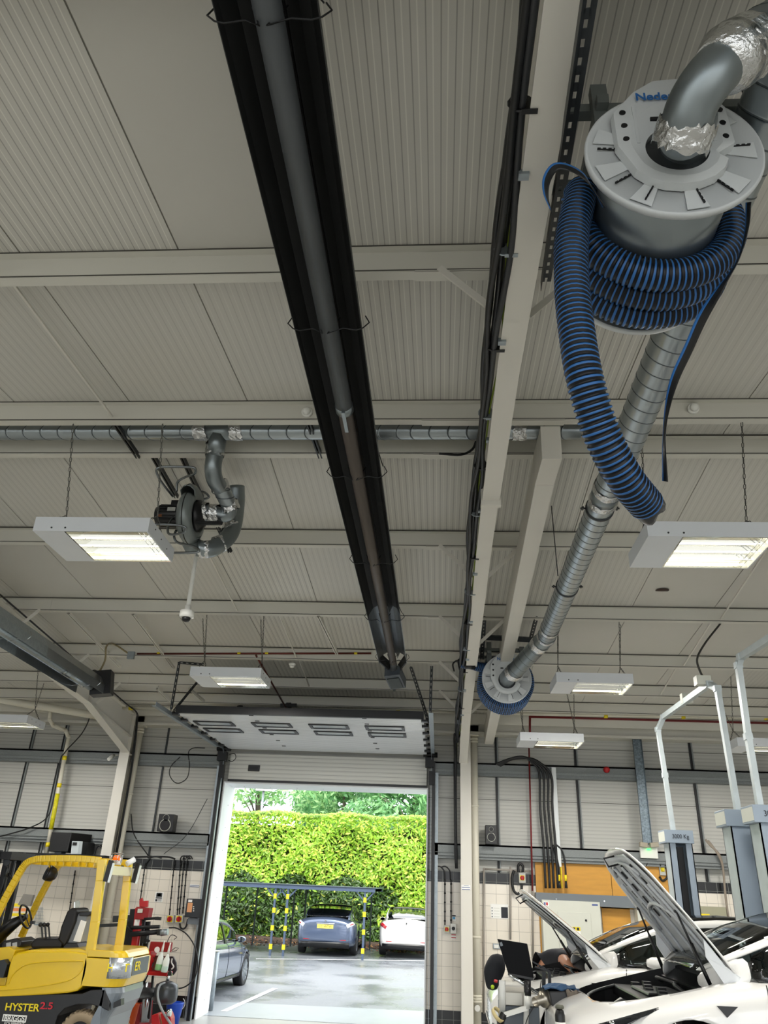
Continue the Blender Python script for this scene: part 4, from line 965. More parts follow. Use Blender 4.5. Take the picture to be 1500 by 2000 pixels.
# heavy cables into the plywood board
for i in range(4):
    dx_ = i*8
    pipe([A(960+i*3, 1497+i*2, 15.85), A(990+i*2, 1484, 15.75), A(1020+i*4, 1478+i, 15.7), A(1040+dx_*.6, 1490, 15.68), A(1053+dx_, 1510+i*2, 15.68), A(1055+dx_, 1580, 15.68), A(1062+dx_, 1660, 15.68), A(1066+dx_, 1735, 15.70)], .022, m_cable, 'power_cable', 'thick black power cable arching over the rail, %s of four' % ('leftmost', 'second from left', 'third from left', 'rightmost')[i], 'cable', 'four thick power cables in a row', 10, True)
mb = MB(); q0 = at(1079, 1500, Y=15.8); q1 = at(1095, 1682, Y=15.8); mb.bx(q0.x-.03, q0.x+.05, 15.74, 15.86, q1.z-.1, q0.z); mb.bx(q0.x-.03, q0.x+.05, 15.70, 15.74, q1.z-.1, q0.z, mi=0); tag(mb.build('cable_tray', mat('white_trunking', '#d4d9da', .4)), 'white vertical trunking behind the four thick power cables', 'cable tray')
mb = MB(); qa = at(1098, 1735, Y=15.72); mb.cyl(qa, qa+V(0, 0, .5), .012, 8); tag(mb.build('cable', m_tape), 'yellow cable beside the thick power cables on the plywood', 'cable')
for i, pl in enumerate(([A(1080, 1650, 15.7), A(1088, 1678, 15.7), A(1092, 1700, 15.7), A(1093, 1735, 15.7)], [A(1084, 1648, 15.7), A(1098, 1662, 15.7), A(1104, 1690, 15.7), A(1106, 1735, 15.7)])):
    o = pipe(pl, .016, m_cable, 'cable', 'black cable with a yellow marker ending on the grey trunking, %s one' % ('left', 'right')[i], 'cable', 'two marked cables at the board', 8, True)
    mb = MB(); mb.lathe([(.024, -.05), (.024, .05)], pl[-1]+V(0, 0, .17), (0, 0, 1), 10); mb.build('marker_sleeve', m_tape, o)
    mb = MB(); mb.lathe([(.03, 0), (.018, .12)], pl[-1], (0, 0, 1), 10); mb.build('gland', m_black, o)
# galvanised tray on right wall
q0 = at(1234, 1446, Y=15.8); q1 = at(1256, 1650, Y=15.8)
mb = MB(); mb.bx(q0.x-.005, q0.x+.165, 15.74, 15.75, q1.z, 5.04); mb.bx(q0.x-.005, q0.x, 15.70, 15.75, q1.z, 5.04); mb.bx(q0.x+.16, q0.x+.165, 15.70, 15.75, q1.z, 5.04)
tag(mb.build('cable_tray', mat('spangled_tray', '#6f7a80', .3, .9, var=.9, vscale=35)), 'speckled galvanised vertical tray on the back wall above the emergency light', 'cable tray')
# ================================================================== THINGS ON THE BACK WALL
YW = 15.94
def rect(mb, x0, y0, x1, y1, Y, dep, mi=0):
    """upright box whose front face covers this part of the wall"""
    a, b = at(x0, y0, Y=Y), at(x1, y1, Y=Y); mb.bx(a.x, b.x, Y, Y+dep, b.z, a.z, mi=mi); return a, b
def speaker(x0, y0, x1, y1, lab):
    a, b = at(x0, y0, Y=15.6), at(x1, y1, Y=15.6); zb = 3.032; h = a.z-b.z; c = V((a.x+b.x)/2, 15.6, zb)
    w_ = (b.x-a.x); t = thing('loudspeaker', c, lab, 'speaker', 'wall speakers')
    mb = MB(); mb.bx(c.x-w_/2, c.x+w_/2, 15.6, 15.83, zb, zb+h); mb.build('cabinet', m_black, t, bevel=.008)
    for nm, z, r in (('woofer', zb+h*.36, w_*.36), ('tweeter', zb+h*.78, w_*.2)):
        mb = MB(); mb.lathe([(r, .0), (r, .008), (r*.88, .01)], (c.x, 15.6, z), (0, -1, 0), 28, closed=False); rg = mb.build(nm, m_lgrey, t)
        mb = MB(); mb.lathe([(r*.9, .012), (r*.85, .012), (r*.5, .004), (r*.3, .006), (.001, .016)], (c.x, 15.6, z), (0, -1, 0), 28); mb.build('cone', m_blackm, rg)
    return t
speaker(311, 1588, 336, 1623, 'black two-way speaker on the sheeting rail left of the open door')
speaker(948, 1608, 971, 1646, 'dark two-way speaker on the sheeting rail right of the open door')
def switchbox(x0, y0, x1, y1, lab, knob=m_red, plate=m_tape, body=None, Y=15.86):
    a, b = at(x0, y0, Y=Y), at(x1, y1, Y=Y); c = V((a.x+b.x)/2, Y, b.z); w_, h = b.x-a.x, a.z-b.z
    t = thing('isolator_switch', c, lab, 'switch', 'rotary isolator switches')
    mb = MB(); mb.bx(a.x, b.x, Y, 15.95, b.z, a.z); mb.build('enclosure', body or mat('pale_grey_enclosure', '#b9bab4', .45), t, bevel=.006)
    q = V(c.x, Y, (a.z+b.z)/2); r = w_*.34
    if plate:
        mb = MB(); mb.bx(q.x-r, q.x+r, Y-.004, Y, q.z-r, q.z+r); mb.build('yellow_plate', plate, t)
    mb = MB(); mb.lathe([(r*.9, .004), (r*.85, .025), (r*.5, .028)], q, (0, -1, 0), 20); mb.bx(q.x-r*.2, q.x+r*.2, Y-.05, Y-.024, q.z-r*.8, q.z+r*.8); mb.build('rotary_knob', knob, t)
    return t
switchbox(325, 1787, 338, 1803, 'red and yellow isolator, left one of the pair on the tiles left of the door')
switchbox(343, 1787, 356, 1803, 'red and yellow isolator, right one of the pair beside the dark inverter box')
switchbox(867, 1807, 878, 1823, 'isolator with red knob on the narrow tiled strip right of the door')
switchbox(880, 1804, 891, 1823, 'white control box with round black knob on the narrow tiled strip', knob=m_black, plate=None, body=m_wplast)
switchbox(1013, 1704, 1027, 1725, 'grey isolator with red knob over the black tiles left of the plywood')
switchbox(1287, 1687, 1301, 1710, 'grey box with a yellow square switch at right end of the plywood', knob=m_tape, plate=m_tape)
mb = MB(); rect(mb, 172, 1684, 184, 1697, 15.86, .09); tag(mb.build('wall_box', m_wplast), 'small white switch box on the wall seen under the forklift roof', 'switch')
# conduits left
def cond(x, y0, y1, lab, x1=None, r=.011, grp='black conduits down to the switches', m=None, n=5):
    pl = [A(x, y0, 15.9), A(x1 or x, y1, 15.9)]; o = pipe(pl, r, m or m_cable, 'conduit', lab, 'conduit', grp, 8)
    for i in range(n):
        mb = MB(); mb.lathe([(r*1.7, -.012), (r*1.7, .012)], pl[0].lerp(pl[1], (i+.5)/n), (0, 0, 1), 8); mb.build('saddle_clip', m_black, o)
    return o
cond(341, 1677, 1788, 'black conduit running down to the left isolator beside the door', 331)
cond(353, 1677, 1788, 'black conduit running down to the right isolator beside the door', 346)
cond(360, 1675, 1786, 'black conduit just right of the one feeding the right isolator', 350)
cond(366, 1677, 1784, 'black conduit nearest the dark inverter box', 357)
cond(284, 1685, 1765, 'black conduit descending to the red tyre changer', 273, grp=None)
cond(147, 1700, 1790, 'black conduit on the tiles seen behind the forklift seat', 134, grp=None)
cond(869, 1718, 1808, 'thin black conduit above the red-knob isolator right of the door', 869, grp=None)
cond(881, 1718, 1806, 'thin black conduit above the white control box right of the door', 881, grp=None)
for xx, lab in ((857, 'left'), (868, 'right')):
    pipe([A(xx-7, 1694, 15.9), A(xx, 1692, 15.9), A(xx+6, 1695, 15.9), A(xx+11, 1703, 15.9), A(xx+12, 1718, 15.9)], .012, m_cable, 'cable', 'short black cable hooping over the dark tiles right of the door, %s one' % lab, 'cable', None, 8, True)
pipe([A(262, 1674, 15.9), A(300, 1673, 15.9), A(330, 1674, 15.9), A(342, 1678, 15.9)], .016, m_cable, 'cable', 'black cable running along the top of the dark tile band left of the door', 'cable', None, 8, True)
pipe([A(284, 1687, 15.9), A(292, 1677, 15.9), A(303, 1673, 15.88), A(316, 1676, 15.9)], .014, m_strut, 'cable', 'grey hose bending over the dark tile band above the tyre changer', 'cable', None, 8, True)
for i in range(3):
    pipe([A(352+i*5, 1679, 15.9), A(355+i*5, 1673, 15.88), A(362+i*5, 1672, 15.88), A(370+i*3, 1678, 15.9)], .012, m_cable, 'cable', 'short black cable curving above the inverter, %s of three' % ('left', 'middle', 'right')[i], 'cable', 'curved cables above the inverter', 8, True)
pipe([A(351, 1804, 15.88), A(353, 1812, 15.85), A(359, 1814, 15.85), A(364, 1808, 15.85), A(367, 1795, 15.85)], .016, m_black, 'cable', 'fat black hose looping from the right isolator into the inverter box', 'cable', None, 8, True)
# inverter box
t = thing('inverter_box', A(377, 1775, 15.78), 'dark wall-mounted inverter box left of the door track', 'electrical box')
mb = MB(); rect(mb, 365, 1755, 392, 1793, 15.72, .22); mb.build('housing', mat('charcoal_housing', '#23262a', .4), t, bevel=.01)
mb = MB(); rect(mb, 367, 1793, 390, 1806, 15.78, .15); ft = mb.build('gland_plate', m_grey, t)
mb = MB(); rect(mb, 367, 1763, 374, 1782, 15.714, .006); mb.build('orange_label', mat('orange_print_label', '#d99a6a', .6), t)
mb = MB(); rect(mb, 368, 1757, 375, 1762, 15.714, .006); mb.build('white_label', m_paper, t)
for i in range(3):
    mb = MB(); a, b = rect(mb, 377, 1770+i*4, 379, 1772+i*4, 15.712, .008); mb.build('indicator', m_paper, t)
# notices
def notice(x0, y0, x1, y1, lab, marks=(), Y=15.944, base=None, wri=None):
    mb = MB(); a, b = rect(mb, x0, y0, x1, y1, Y, .004); o = mb.build('notice', base or m_paper); tag(o, lab, 'sign')
    for i, (u0, v0, u1, v1, m) in enumerate(marks):
        q = MB(); X = lambda u: a.x+(b.x-a.x)*u; Z = lambda v: a.z+(b.z-a.z)*v
        q.bx(X(u0), X(u1), Y-.003, Y, Z(v1), Z(v0)); q.build('printed_mark', m, o)
    return o
notice(304, 1742, 317, 1762, 'white safety notice with black pictograms on the tiles above the tyre changer', [(.15, .08, .85, .5, m_pblk), (.3, .15, .7, .42, m_paper), (.12, .55, .88, .65, m_pblk), (.12, .72, .35, .95, m_pblk), (.4, .75, .88, .8, m_pblk), (.4, .88, .88, .92, m_pblk)])
m_bluep = mat('blue_print', '#4a5a92', .6)
notice(371, 1727, 389, 1733, 'small white strip label with two blue lines above the inverter', [(0.02, .3, .98, .5, m_bluep), (.02, .8, .98, .98, m_bluep)])
notice(901, 1728, 919, 1739, 'small white label with two blue lines on the column right of the door', [(.05, .4, .95, .52, m_bluep), (.05, .8, .95, .92, m_bluep), (.3, .1, .8, .18, m_bluep)], Y=15.412)
notice(881, 1824, 891, 1835, 'small white label with red lines under the white control box', [(.05, .05, .95, .25, m_red), (.05, .6, .95, .75, m_red)])
notice(883, 1787, 890, 1799, 'small blue and black sticker above the white control box', [(.1, .3, .9, .7, mat('sky_print', '#5aa0cc', .5)), (0, 0, 1, .25, m_pblk)])
notice(958, 1765, 993, 1795, 'white sheet with a black panel on the cream tiles behind the laptop', [(.6, .2, .98, .95, m_pblk)]+[(.05, .25+.2*i, .12, .32+.2*i, m_grey) for i in range(4)]+[(.18, .27+.2*i, .5, .3+.2*i, m_lgrey) for i in range(4)])
notice(262, 1765, 263, 1766, 'x') if False else None
t = thing('wall_socket', A(975, 1850, 15.93), 'metal twin socket on the tiles behind laptop', 'socket')
mb = MB(); rect(mb, 963, 1843, 987, 1854, 15.92, .03); mb.build('face_plate', m_galv, t, bevel=.003)
mb = MB(); rect(mb, 965, 1845, 974, 1852, 15.914, .006); rect(mb, 976, 1845, 985, 1852, 15.914, .006); mb.build('socket_insert', m_wplast, t)
mb = MB(); q = A(1185, 1503, 15.75); mb.lathe([(.06, 0), (.06, .04), (.045, .06), (.02, .07)], q+V(0, .04, 0), (0, -1, 0), 24); tag(mb.build('alarm_sounder', m_red), 'round red alarm sounder on the upper sheeting rail', 'alarm')
# emergency light
t = thing('emergency_light', A(1268, 1665, 15.75), 'twin-headed emergency light box under the speckled tray', 'emergency light')
mb = MB(); rect(mb, 1250, 1655, 1286, 1677, 15.72, .08); mb.build('box', m_wplast, t, bevel=.005)
for x0, x1, s_ in ((1249, 1265, 1), (1269, 1286, -1)):
    a, b = at(x0, 1645, Y=15.65), at(x1, 1655, Y=15.65)
    mb = MB(); mb.box(((a.x+b.x)/2, 15.66, (a.z+b.z)/2), (abs(b.x-a.x), .1, abs(a.z-b.z)), Matrix.Rotation(R(8*s_), 3, 'Y')); mb.build('lamp_head', mat('worn_beige_lamp', '#a29a88', .4), t, bevel=.008)
for x in (1265, 1269):
    q = at(x, 1659, Y=15.70); mb = MB(); mb.lathe([(.012, 0), (.012, .02), (.001, .028)], q, (0, -1, 0), 12); mb.build('green_led', mat('green_led', '#30ff60', .3, emit='#30ff60', es=4), t)
# security camera left rail, black box and inverter on the rail behind forklift
t = thing('bullet_camera', A(220, 1478, 15.5), 'small white bullet camera on the upper rail left of the left column', 'security camera')
mb = MB(); mb.cyl(A(212, 1483, 15.45), A(222, 1475, 15.6), .035, 14); mb.build('barrel', m_wplast, t)
mb = MB(); mb.cyl(A(222, 1475, 15.6), A(234, 1475, 15.75), .015, 8); mb.build('arm', m_wplast, t)
t = thing('equipment_box', A(120, 1665, 15.5), 'large black rectangular box on top of the dado behind the forklift', 'box')
p = [A(101, 1625, 15.3), A(140, 1626, 15.3), A(131, 1664, 15.3), A(94, 1663, 15.3)]
mb = MB(); mb.prism(p, (.22, .45, 0)); mb.build('case', m_black, t, bevel=.01, fixn=True)
mb = MB(); mb.prism([A(107, 1664, 15.4), A(120, 1664, 15.4), A(119, 1669, 15.4), A(106, 1669, 15.4)], (0, .2, 0)); mb.build('foot', m_grey, t)
t = thing('power_charger', A(155, 1660, 15.4), 'grey charger with light control panel next to the large black box', 'electrical box')
mb = MB(); mb.prism([A(141, 1643, 15.3), A(155, 1643, 15.3), A(152, 1668, 15.3), A(138, 1668, 15.3)], (.05, .04, 0)); mb.build('control_panel', mat('light_panel', '#b9c2c6', .35), t, fixn=True)
mb = MB(); mb.prism([A(155, 1643, 15.32), A(172, 1645, 15.5), A(168, 1669, 15.5), A(152, 1669, 15.32)], (0, .35, 0)); mb.build('case', m_strut, t, fixn=True, bevel=.01)
mb = MB(); mb.bx(*(lambda a, b: (a.x, b.x))(A(142, 1647, 15.29), A(150, 1647, 15.29)), 15.285, 15.3, A(142, 1651, 15.29).z, A(142, 1645, 15.29).z); mb.build('display', m_black, t)
pipe([A(184, 1672, 15.6), A(187, 1658, 15.6), A(194, 1652, 15.6), A(200, 1658, 15.6)], .018, m_cable, 'cable', 'black cable hoop on the rail next to the grey charger', 'cable', None, 8, True)
mb = MB(); rect(mb, 0, 1667, 205, 1671, 15.2, .7); tag(mb.build('wall_shelf', m_blackm), 'thin dark shelf along the wall carrying black box and charger', 'shelf')
# plywood, trunking, cabinets
t = thing('plywood_board', A(1180, 1740, 15.9), 'orange plywood backing board behind the thick cables', 'board')
for x0, x1, ya, yb in ((1045, 1191, 1684, 1740), (1192, 1313, 1689, 1745)):
    a, b = at(x0, ya, Y=15.90), at(x1, ya, Y=15.90); mb = MB(); mb.bx(a.x, b.x-.004, 15.90, 15.935, 2.05, a.z); mb.build('ply_sheet', m_ply, t)
for x0, x1, y0, y1, lab in ((1052, 1062, 1755, 1870, 'n'), (1174, 1240, 1762, 1885, 'w')):
    a, b = at(x0, y0, Y=15.90), at(x1, y1, Y=15.90); mb = MB(); mb.bx(a.x, b.x, 15.90, 15.935, .9, a.z); mb.build('ply_sheet', m_ply, t)
a, b = at(1046, 1741, Y=15.72), at(1316, 1768, Y=15.72)
t = thing('metal_trunking', V((a.x+b.x)/2, 15.8, b.z), 'long grey metal trunking under the plywood board', 'trunking')
zt_, zb_ = 2.26, 2.07
mb = MB(); mb.bx(a.x, b.x, 15.72, 15.90, zb_, zt_); mb.build('duct_body', m_grey, t, bevel=.004)
for f in (.15, .5, .85):
    mb = MB(); mb.lathe([(.012, 0), (.012, .008)], (a.x+(b.x-a.x)*f, 15.72, (zt_+zb_)/2), (0, -1, 0), 10); mb.build('screw', m_chrome, t)
def cabinet(x0, x1, ytop, lab, Y=15.66, zb=.95, dia=None):
    a, b = at(x0, ytop, Y=Y), at(x1, ytop, Y=Y); zt = a.z
    t = thing('distribution_cabinet', V((a.x+b.x)/2, Y, zb), lab, 'electrical cabinet')
    mb = MB(); mb.bx(a.x, b.x, Y, 15.93, zb, zt); mb.build('case', m_lgrey, t, bevel=.006)
    return t, a.x, b.x, zt
t, xa, xb, zt = cabinet(1058, 1171, 1757, 'large cream distribution cabinet with raised door behind the first open bonnet', Y=15.62)
mb = MB(); mb.bx(xa+.27, xb-.18, 15.60, 15.62, 1.12, zt-.18); dr = mb.build('door', m_lgrey, t, bevel=.004)
mb = MB(); mb.lathe([(.018, 0), (.018, .012)], (xb-.27, 15.60, zt-.3), (0, -1, 0), 14); mb.build('lock', m_black, dr)
mb = MB(); mb.bx(xa+.255, xa+.272, 15.585, 15.605, 1.2, 1.3); mb.build('hinge', m_black, dr)
mb = MB(); mb.bx(xb-.60, xb-.38, 15.595, 15.60, zt-.72, zt-.42); lb = mb.build('warning_label', m_paper, dr)
mb = MB(); mb.bx(xb-.60, xb-.38, 15.592, 15.596, zt-.47, zt-.41); mb.build('yellow_strip', m_tape, lb)
for i in range(3):
    mb = MB(); mb.bx(xb-.58+.07*i, xb-.54+.07*i, 15.589, 15.592, zt-.46, zt-.42); mb.build('pictogram', m_pblk, lb)
mb = MB(); mb.bx(xa+.03, xa+.12, 15.615, 15.62, zt-.1, zt-.03); lg = mb.build('logo_plate', m_paper, t)
for i, m in ((0, m_bluep), (1, m_red)): 
    mb = MB(); mb.bx(xa+.035+.04*i, xa+.065+.04*i, 15.611, 15.615, zt-.09, zt-.04); mb.build('logo_mark', m, lg)
mb = MB(); mb.bx(xb-.14, xb-.04, 15.615, 15.62, zt-.06, zt-.035); mb.build('name_strip', m_bluep, t)
mb = MB(); mb.prism([(xa+.05, 15.615, 1.05), (xa+.13, 15.615, 1.05), (xa+.09, 15.615, 1.15)], (0, .004, 0)); mb.build('warning_triangle', m_tape, t, fixn=True)
t, xa, xb, zt = cabinet(1243, 1300, 1763, 'cream metering cabinet with a small display, left of the first lift post', Y=15.64)
mb = MB(); mb.bx(xa+.22, xa+.46, 15.60, 15.64, zt-.42, zt-.25); mt = mb.build('meter', mat('meter_grey', '#8e9496', .4), t, bevel=.005)
mb = MB(); mb.bx(xa+.27, xa+.41, 15.595, 15.60, zt-.34, zt-.29); mb.build('meter_display', m_black, mt)
mb = MB(); mb.bx(xa+.26, xa+.42, 15.63, 15.64, zt-.58, zt-.44); mb.build('paper_label', m_paper, t)
t, xa, xb, zt = cabinet(1353, 1417, 1769, 'olive grey cabinet with prohibition notice, behind the far white car', Y=15.7)
t.children[0].data.materials[0] = mat('olive_cabinet', '#99977f', .4)
mb = MB(); mb.bx(xa+.02, xa+.27, 15.69, 15.70, zt-.33, zt-.12); lb = mb.build('notice_label', m_paper, t)
mb = MB(); mb.bx(xa+.02, xa+.27, 15.686, 15.69, zt-.17, zt-.12); mb.build('yellow_strip', m_tape, lb)
mb = MB(); mb.lathe([(.05, 0), (.05, .003), (.036, .003), (.036, 0)], (xa+.11, 15.69, zt-.235), (0, -1, 0), 24, closed=True); mb.build('prohibition_ring', m_red, lb)
mb = MB(); mb.lathe([(.02, 0), (.02, .003)], (xa+.11, 15.69, zt-.235), (0, -1, 0), 14); mb.build('pictogram', m_pblk, lb)
# grey pipes and thick cables on the tiles right of the column
m_cgp = mat('grey_conduit_pipe', '#9a948c', .45)
def gp(pl, lab, r=.018, cat='pipe', grp=None):
    return pipe(pl, r, m_cgp, 'conduit', lab, cat, grp, 10)
gp([A(945, 1980, 15.9), A(945, 1697, 15.9), A(1040, 1702, 15.9)], 'grey steel conduit rising beside the rainwater pipe and turning right over the dark tiles')
gp([A(997, 1835, 15.9), A(997, 1693, 15.9)], 'grey steel conduit going straight down behind the laptop')
gp([A(1041, 1870, 15.9), A(1040, 1700, 15.9)], 'grey steel conduit at left edge of the plywood')
pipe([A(1004, 1700, 15.85), A(1000, 1715, 15.85), A(1003, 1738, 15.85), A(1011, 1746, 15.85), A(1018, 1740, 15.85), A(1019, 1727, 15.85)], .024, m_cable, 'cable', 'black cable looping under the grey isolator left of the plywood', 'cable', None, 8, True)
pipe([A(1013, 1704, 15.85), A(1012, 1692, 15.85), A(1016, 1687, 15.85), A(1021, 1692, 15.85), A(1021, 1703, 15.85)], .024, m_cable, 'cable', 'black cable hooping over the grey isolator left of the plywood', 'cable', None, 8, True)
pipe([A(1262, 1692, 15.85), A(1266, 1683, 15.85), A(1275, 1679, 15.85), A(1286, 1684, 15.85), A(1290, 1692, 15.85)], .014, m_cable, 'cable', 'black cable arching into the yellow switch box on the plywood', 'cable', None, 8, True)
pipe([A(1299, 1690, 15.85), A(1304, 1700, 15.85), A(1303, 1714, 15.85), A(1294, 1720, 15.85), A(1288, 1712, 15.85)], .02, m_cable, 'cable', 'fat black cable looping under the yellow switch box', 'cable', None, 8, True)
for i in range(2):
    pipe([A(1378+i*5, 1640+i*2, 15.75), A(1388+i*3, 1652, 15.7), A(1404, 1668+i*4, 15.7), A(1412, 1695, 15.75), A(1416, 1740, 15.8), A(1423, 1798, 15.8)], .02, mat('brown_grey_hose', '#8f8477', .5), 'cable', 'beige hose bending off the lower rail between the lift posts, %s one of two' % ('left', 'right')[i], 'cable', 'two beige hoses between the lift posts', 8, True)
# yellow folding sign and board behind forklift
mb = MB()
t = thing('folding_barrier', A(20, 1820, 14.6), 'yellow folding barrier seen through the forklift, left of its steering wheel', 'barrier')
for i, y in enumerate((1764, 1773, 1783, 1800)):
    mb = MB(); mb.prism([A(5, y, 14.6), A(52, y+1, 14.6), A(51, y+7, 14.6), A(4, y+6, 14.6)], (0, .02, 0)); mb.build('slat', m_tape if i != 1 else mat('orange_tape', '#e08a50', .5), t, fixn=True)
mb = MB(); mb.prism([A(3, 1762, 14.62), A(9, 1762, 14.62), A(-2, 1840, 14.62), A(-8, 1840, 14.62)], (0, .02, 0)); mb.build('frame', m_tape, t, fixn=True)
mb = MB(); mb.prism([A(46, 1746, 14.6), A(65, 1748, 14.6), A(58, 1770, 14.6), A(34, 1768, 14.6)], (.02, .03, 0)); tag(mb.build('grey_cloth', mat('grey_felt', '#7d7a74', .9, bump=.5), fixn=True), 'grey cloth hung over right end of the yellow barrier', 'cloth')
t = thing('wire_basket', A(77, 1790, 15.86), 'small wire tray on the tiles behind the forklift steering wheel', 'basket')
mb = MB()
for i in range(7): mb.bar(A(68+i*2.6, 1772, 15.86), A(66+i*2.6, 1803, 15.86), .006, .006)
for i in range(5): mb.bar(A(68, 1773+i*7, 15.86), A(85, 1774+i*7, 15.86), .006, .006)
mb.build('wire_mesh', m_galv, t)
mb = MB(); mb.prism([A(66, 1804, 15.75), A(84, 1805, 15.75), A(84, 1808, 15.75), A(66, 1807, 15.75)], (0, .2, 0)); mb.build('tray', m_galv, t, fixn=True)
# ================================================================== LIFTS
def post(x, y, top, lab, face, plate=None):
    """two-post lift column; face = -1 when its closed back looks at the camera, +1 when the open channel does"""
    w_, dp = .30, .26; t = thing('lift_column', (x, y, 0), lab, 'lift post', 'columns of the two-post car lifts')
    mb = MB(); x0, x1 = x-w_/2, x+w_/2; y0, y1 = y-dp/2, y+dp/2
    yb = y0 if face < 0 else y1-.012
    mb.bx(x0, x1, yb, yb+.012, 0, top-.14, mi=0); mb.bx(x0, x0+.012, y0, y1, 0, top-.14, mi=1); mb.bx(x1-.012, x1, y0, y1, 0, top-.14, mi=1)
    ya = y1-.012 if face < 0 else y0
    for a, b in ((x0, x0+.085), (x1-.085, x1)): mb.bx(a, b, ya, ya+.012, 0, top-.14, mi=0)
    mb.build('column', [m_liftg, m_lift2], t)
    mb = MB(); mb.bx(x0-.05, x1+.02, y0-.03, y1+.03, top-.16, top); cp = mb.build('top_cover', m_liftg, t, bevel=.004)
    mb = MB(); mb.bx(x0-.052, x0-.03, y0-.02, y1+.02, top-.14, top-.02); mb.build('side_badge', m_lgrey, cp)
    mb = MB(); mb.bx(x-.03, x+.05, y-.04, y+.04, .1, top-.2); mb.build('inner_carriage', m_blackm if face > 0 else m_liftg, t)
    mb = MB(); mb.bx(x0-.12, x1+.12, y0-.1, y1+.12, 0, .02); mb.build('base_plate', m_liftg, t)
    if plate: txt('lettering', plate, .075, m_pblk, cp, (x-.0, y0-.033, top-.08), (1, 0, 0), (0, 0, 1), width=.21)
    return t, y0
t, _ = post(3.16, 11.3, 3.04, 'far lift column with 3000 Kg plate, behind roof of the far white car', 1, '3000 Kg')
t, y0 = post(3.10, 8.72, 3.05, 'wide grey-blue lift column in front of the far white car, with a green sticker', -1)
g = at(1458, 1818, Y=y0-.01)
mb = MB(); mb.bx(g.x-.05, g.x+.05, y0-.006, y0-.001, g.z-.09, g.z+.03); st = mb.build('sticker', m_paper, t)
mb = MB(); mb.bx(g.x-.045, g.x+.045, y0-.009, y0-.006, g.z-.02, g.z+.02); mb.build('green_band', mat('green_print', '#2f8a4a', .5), st)
t, _ = post(3.17, 8.14, 3.04, 'lift column cut by right edge, nearest the white car with the tall open bonnet', 1, '3000 Kg')
def hoop(pl, lab, r=.052):
    mb = MB()
    P = [Vector(p) for p in pl]
    for a, b in zip(P, P[1:]): mb.bar(a, b, .068, .055, up=(1, 0, 0))
    for p in P[1:-1]: mb.box(p, (.075, .065, .065))
    o = mb.build('lift_hoop', m_lift2, fixn=True); return tag(o, lab, 'lift hoop', 'steel hoops joining the lift columns')
hoop([(3.12, 11.3, 3.04), (3.10, 11.3, 3.75), A(1285, 1425, 11.3), A(1296, 1400, 11.2), A(1385, 1336, 8.85), A(1401, 1345, 8.72), (3.09, 8.72, 3.05)], 'steel hoop rising from the 3000 Kg column over to the wide lift column')
hoop([(3.10, 8.14, 3.04), (3.10, 8.14, 3.7), A(1442, 1300, 8.14), A(1447, 1283, 8.1), (3.2, 5.5, 4.42)], 'steel hoop rising from the column at right edge and out of the frame')
mb = MB(); mb.box(A(1372, 1330, 8.9), (.16, .12, .1)); tag(mb.build('junction_box', m_lgrey), 'small grey box on top of the lift hoop where the black cable ends', 'junction box')
mb = MB(); mb.box(A(1343, 1380, 10.0)+V(0, 0, .1), (.13, .1, .12)); tag(mb.build('limit_switch_box', m_lgrey), 'small pale box behind the hoop of the far lift', 'junction box')
# ================================================================== CARS
m_glass2 = glass_mat('reflective_car_glass', (.3, .36, .34), .22)
def lerp_tab(tab, x):
    if x <= tab[0][0]: return tab[0][1]
    for (a, u), (b, v) in zip(tab, tab[1:]):
        if x <= b: return u+(v-u)*(x-a)/(b-a)
    return tab[-1][1]
XS = [0, .05, .14, .30, .50, .75, 1.0, 1.25, 1.6, 2.1, 2.7, 3.2, 3.7, 4.0, 4.25, 4.45, 4.58, 4.66, 4.69]
T_W = list(zip(XS, [.52, .64, .76, .84, .89, .915, .925, .925, .925, .925, .925, .925, .925, .92, .90, .87, .82, .74, .64]))
T_ZB = list(zip(XS, [.34, .25, .21, .19, .18, .18, .18, .18, .18, .18, .18, .18, .18, .19, .22, .26, .32, .40, .50]))
T_ZS = list(zip(XS, [.54, .60, .65, .695, .745, .80, .86, .915, .935, .94, .95, .965, .985, .995, .995, .985, .965, .93, .86]))
T_ZT = list(zip(XS, [.58, .645, .70, .76, .82, .885, .945, .985, 1.0, 1.0, 1.0, 1.01, 1.04, 1.07, 1.09, 1.10, 1.085, 1.03, .93]))
G_X = [1.02, 1.16, 1.32, 1.6, 1.9, 2.2, 2.6, 3.0, 3.4, 3.8, 4.1, 4.32]
G_Z = [.985, 1.07, 1.15, 1.275, 1.375, 1.425, 1.443, 1.43, 1.385, 1.29, 1.19, 1.105]
G_B = [.50, .66, .76, .80, .81, .815, .82, .82, .81, .79, .75, .66]
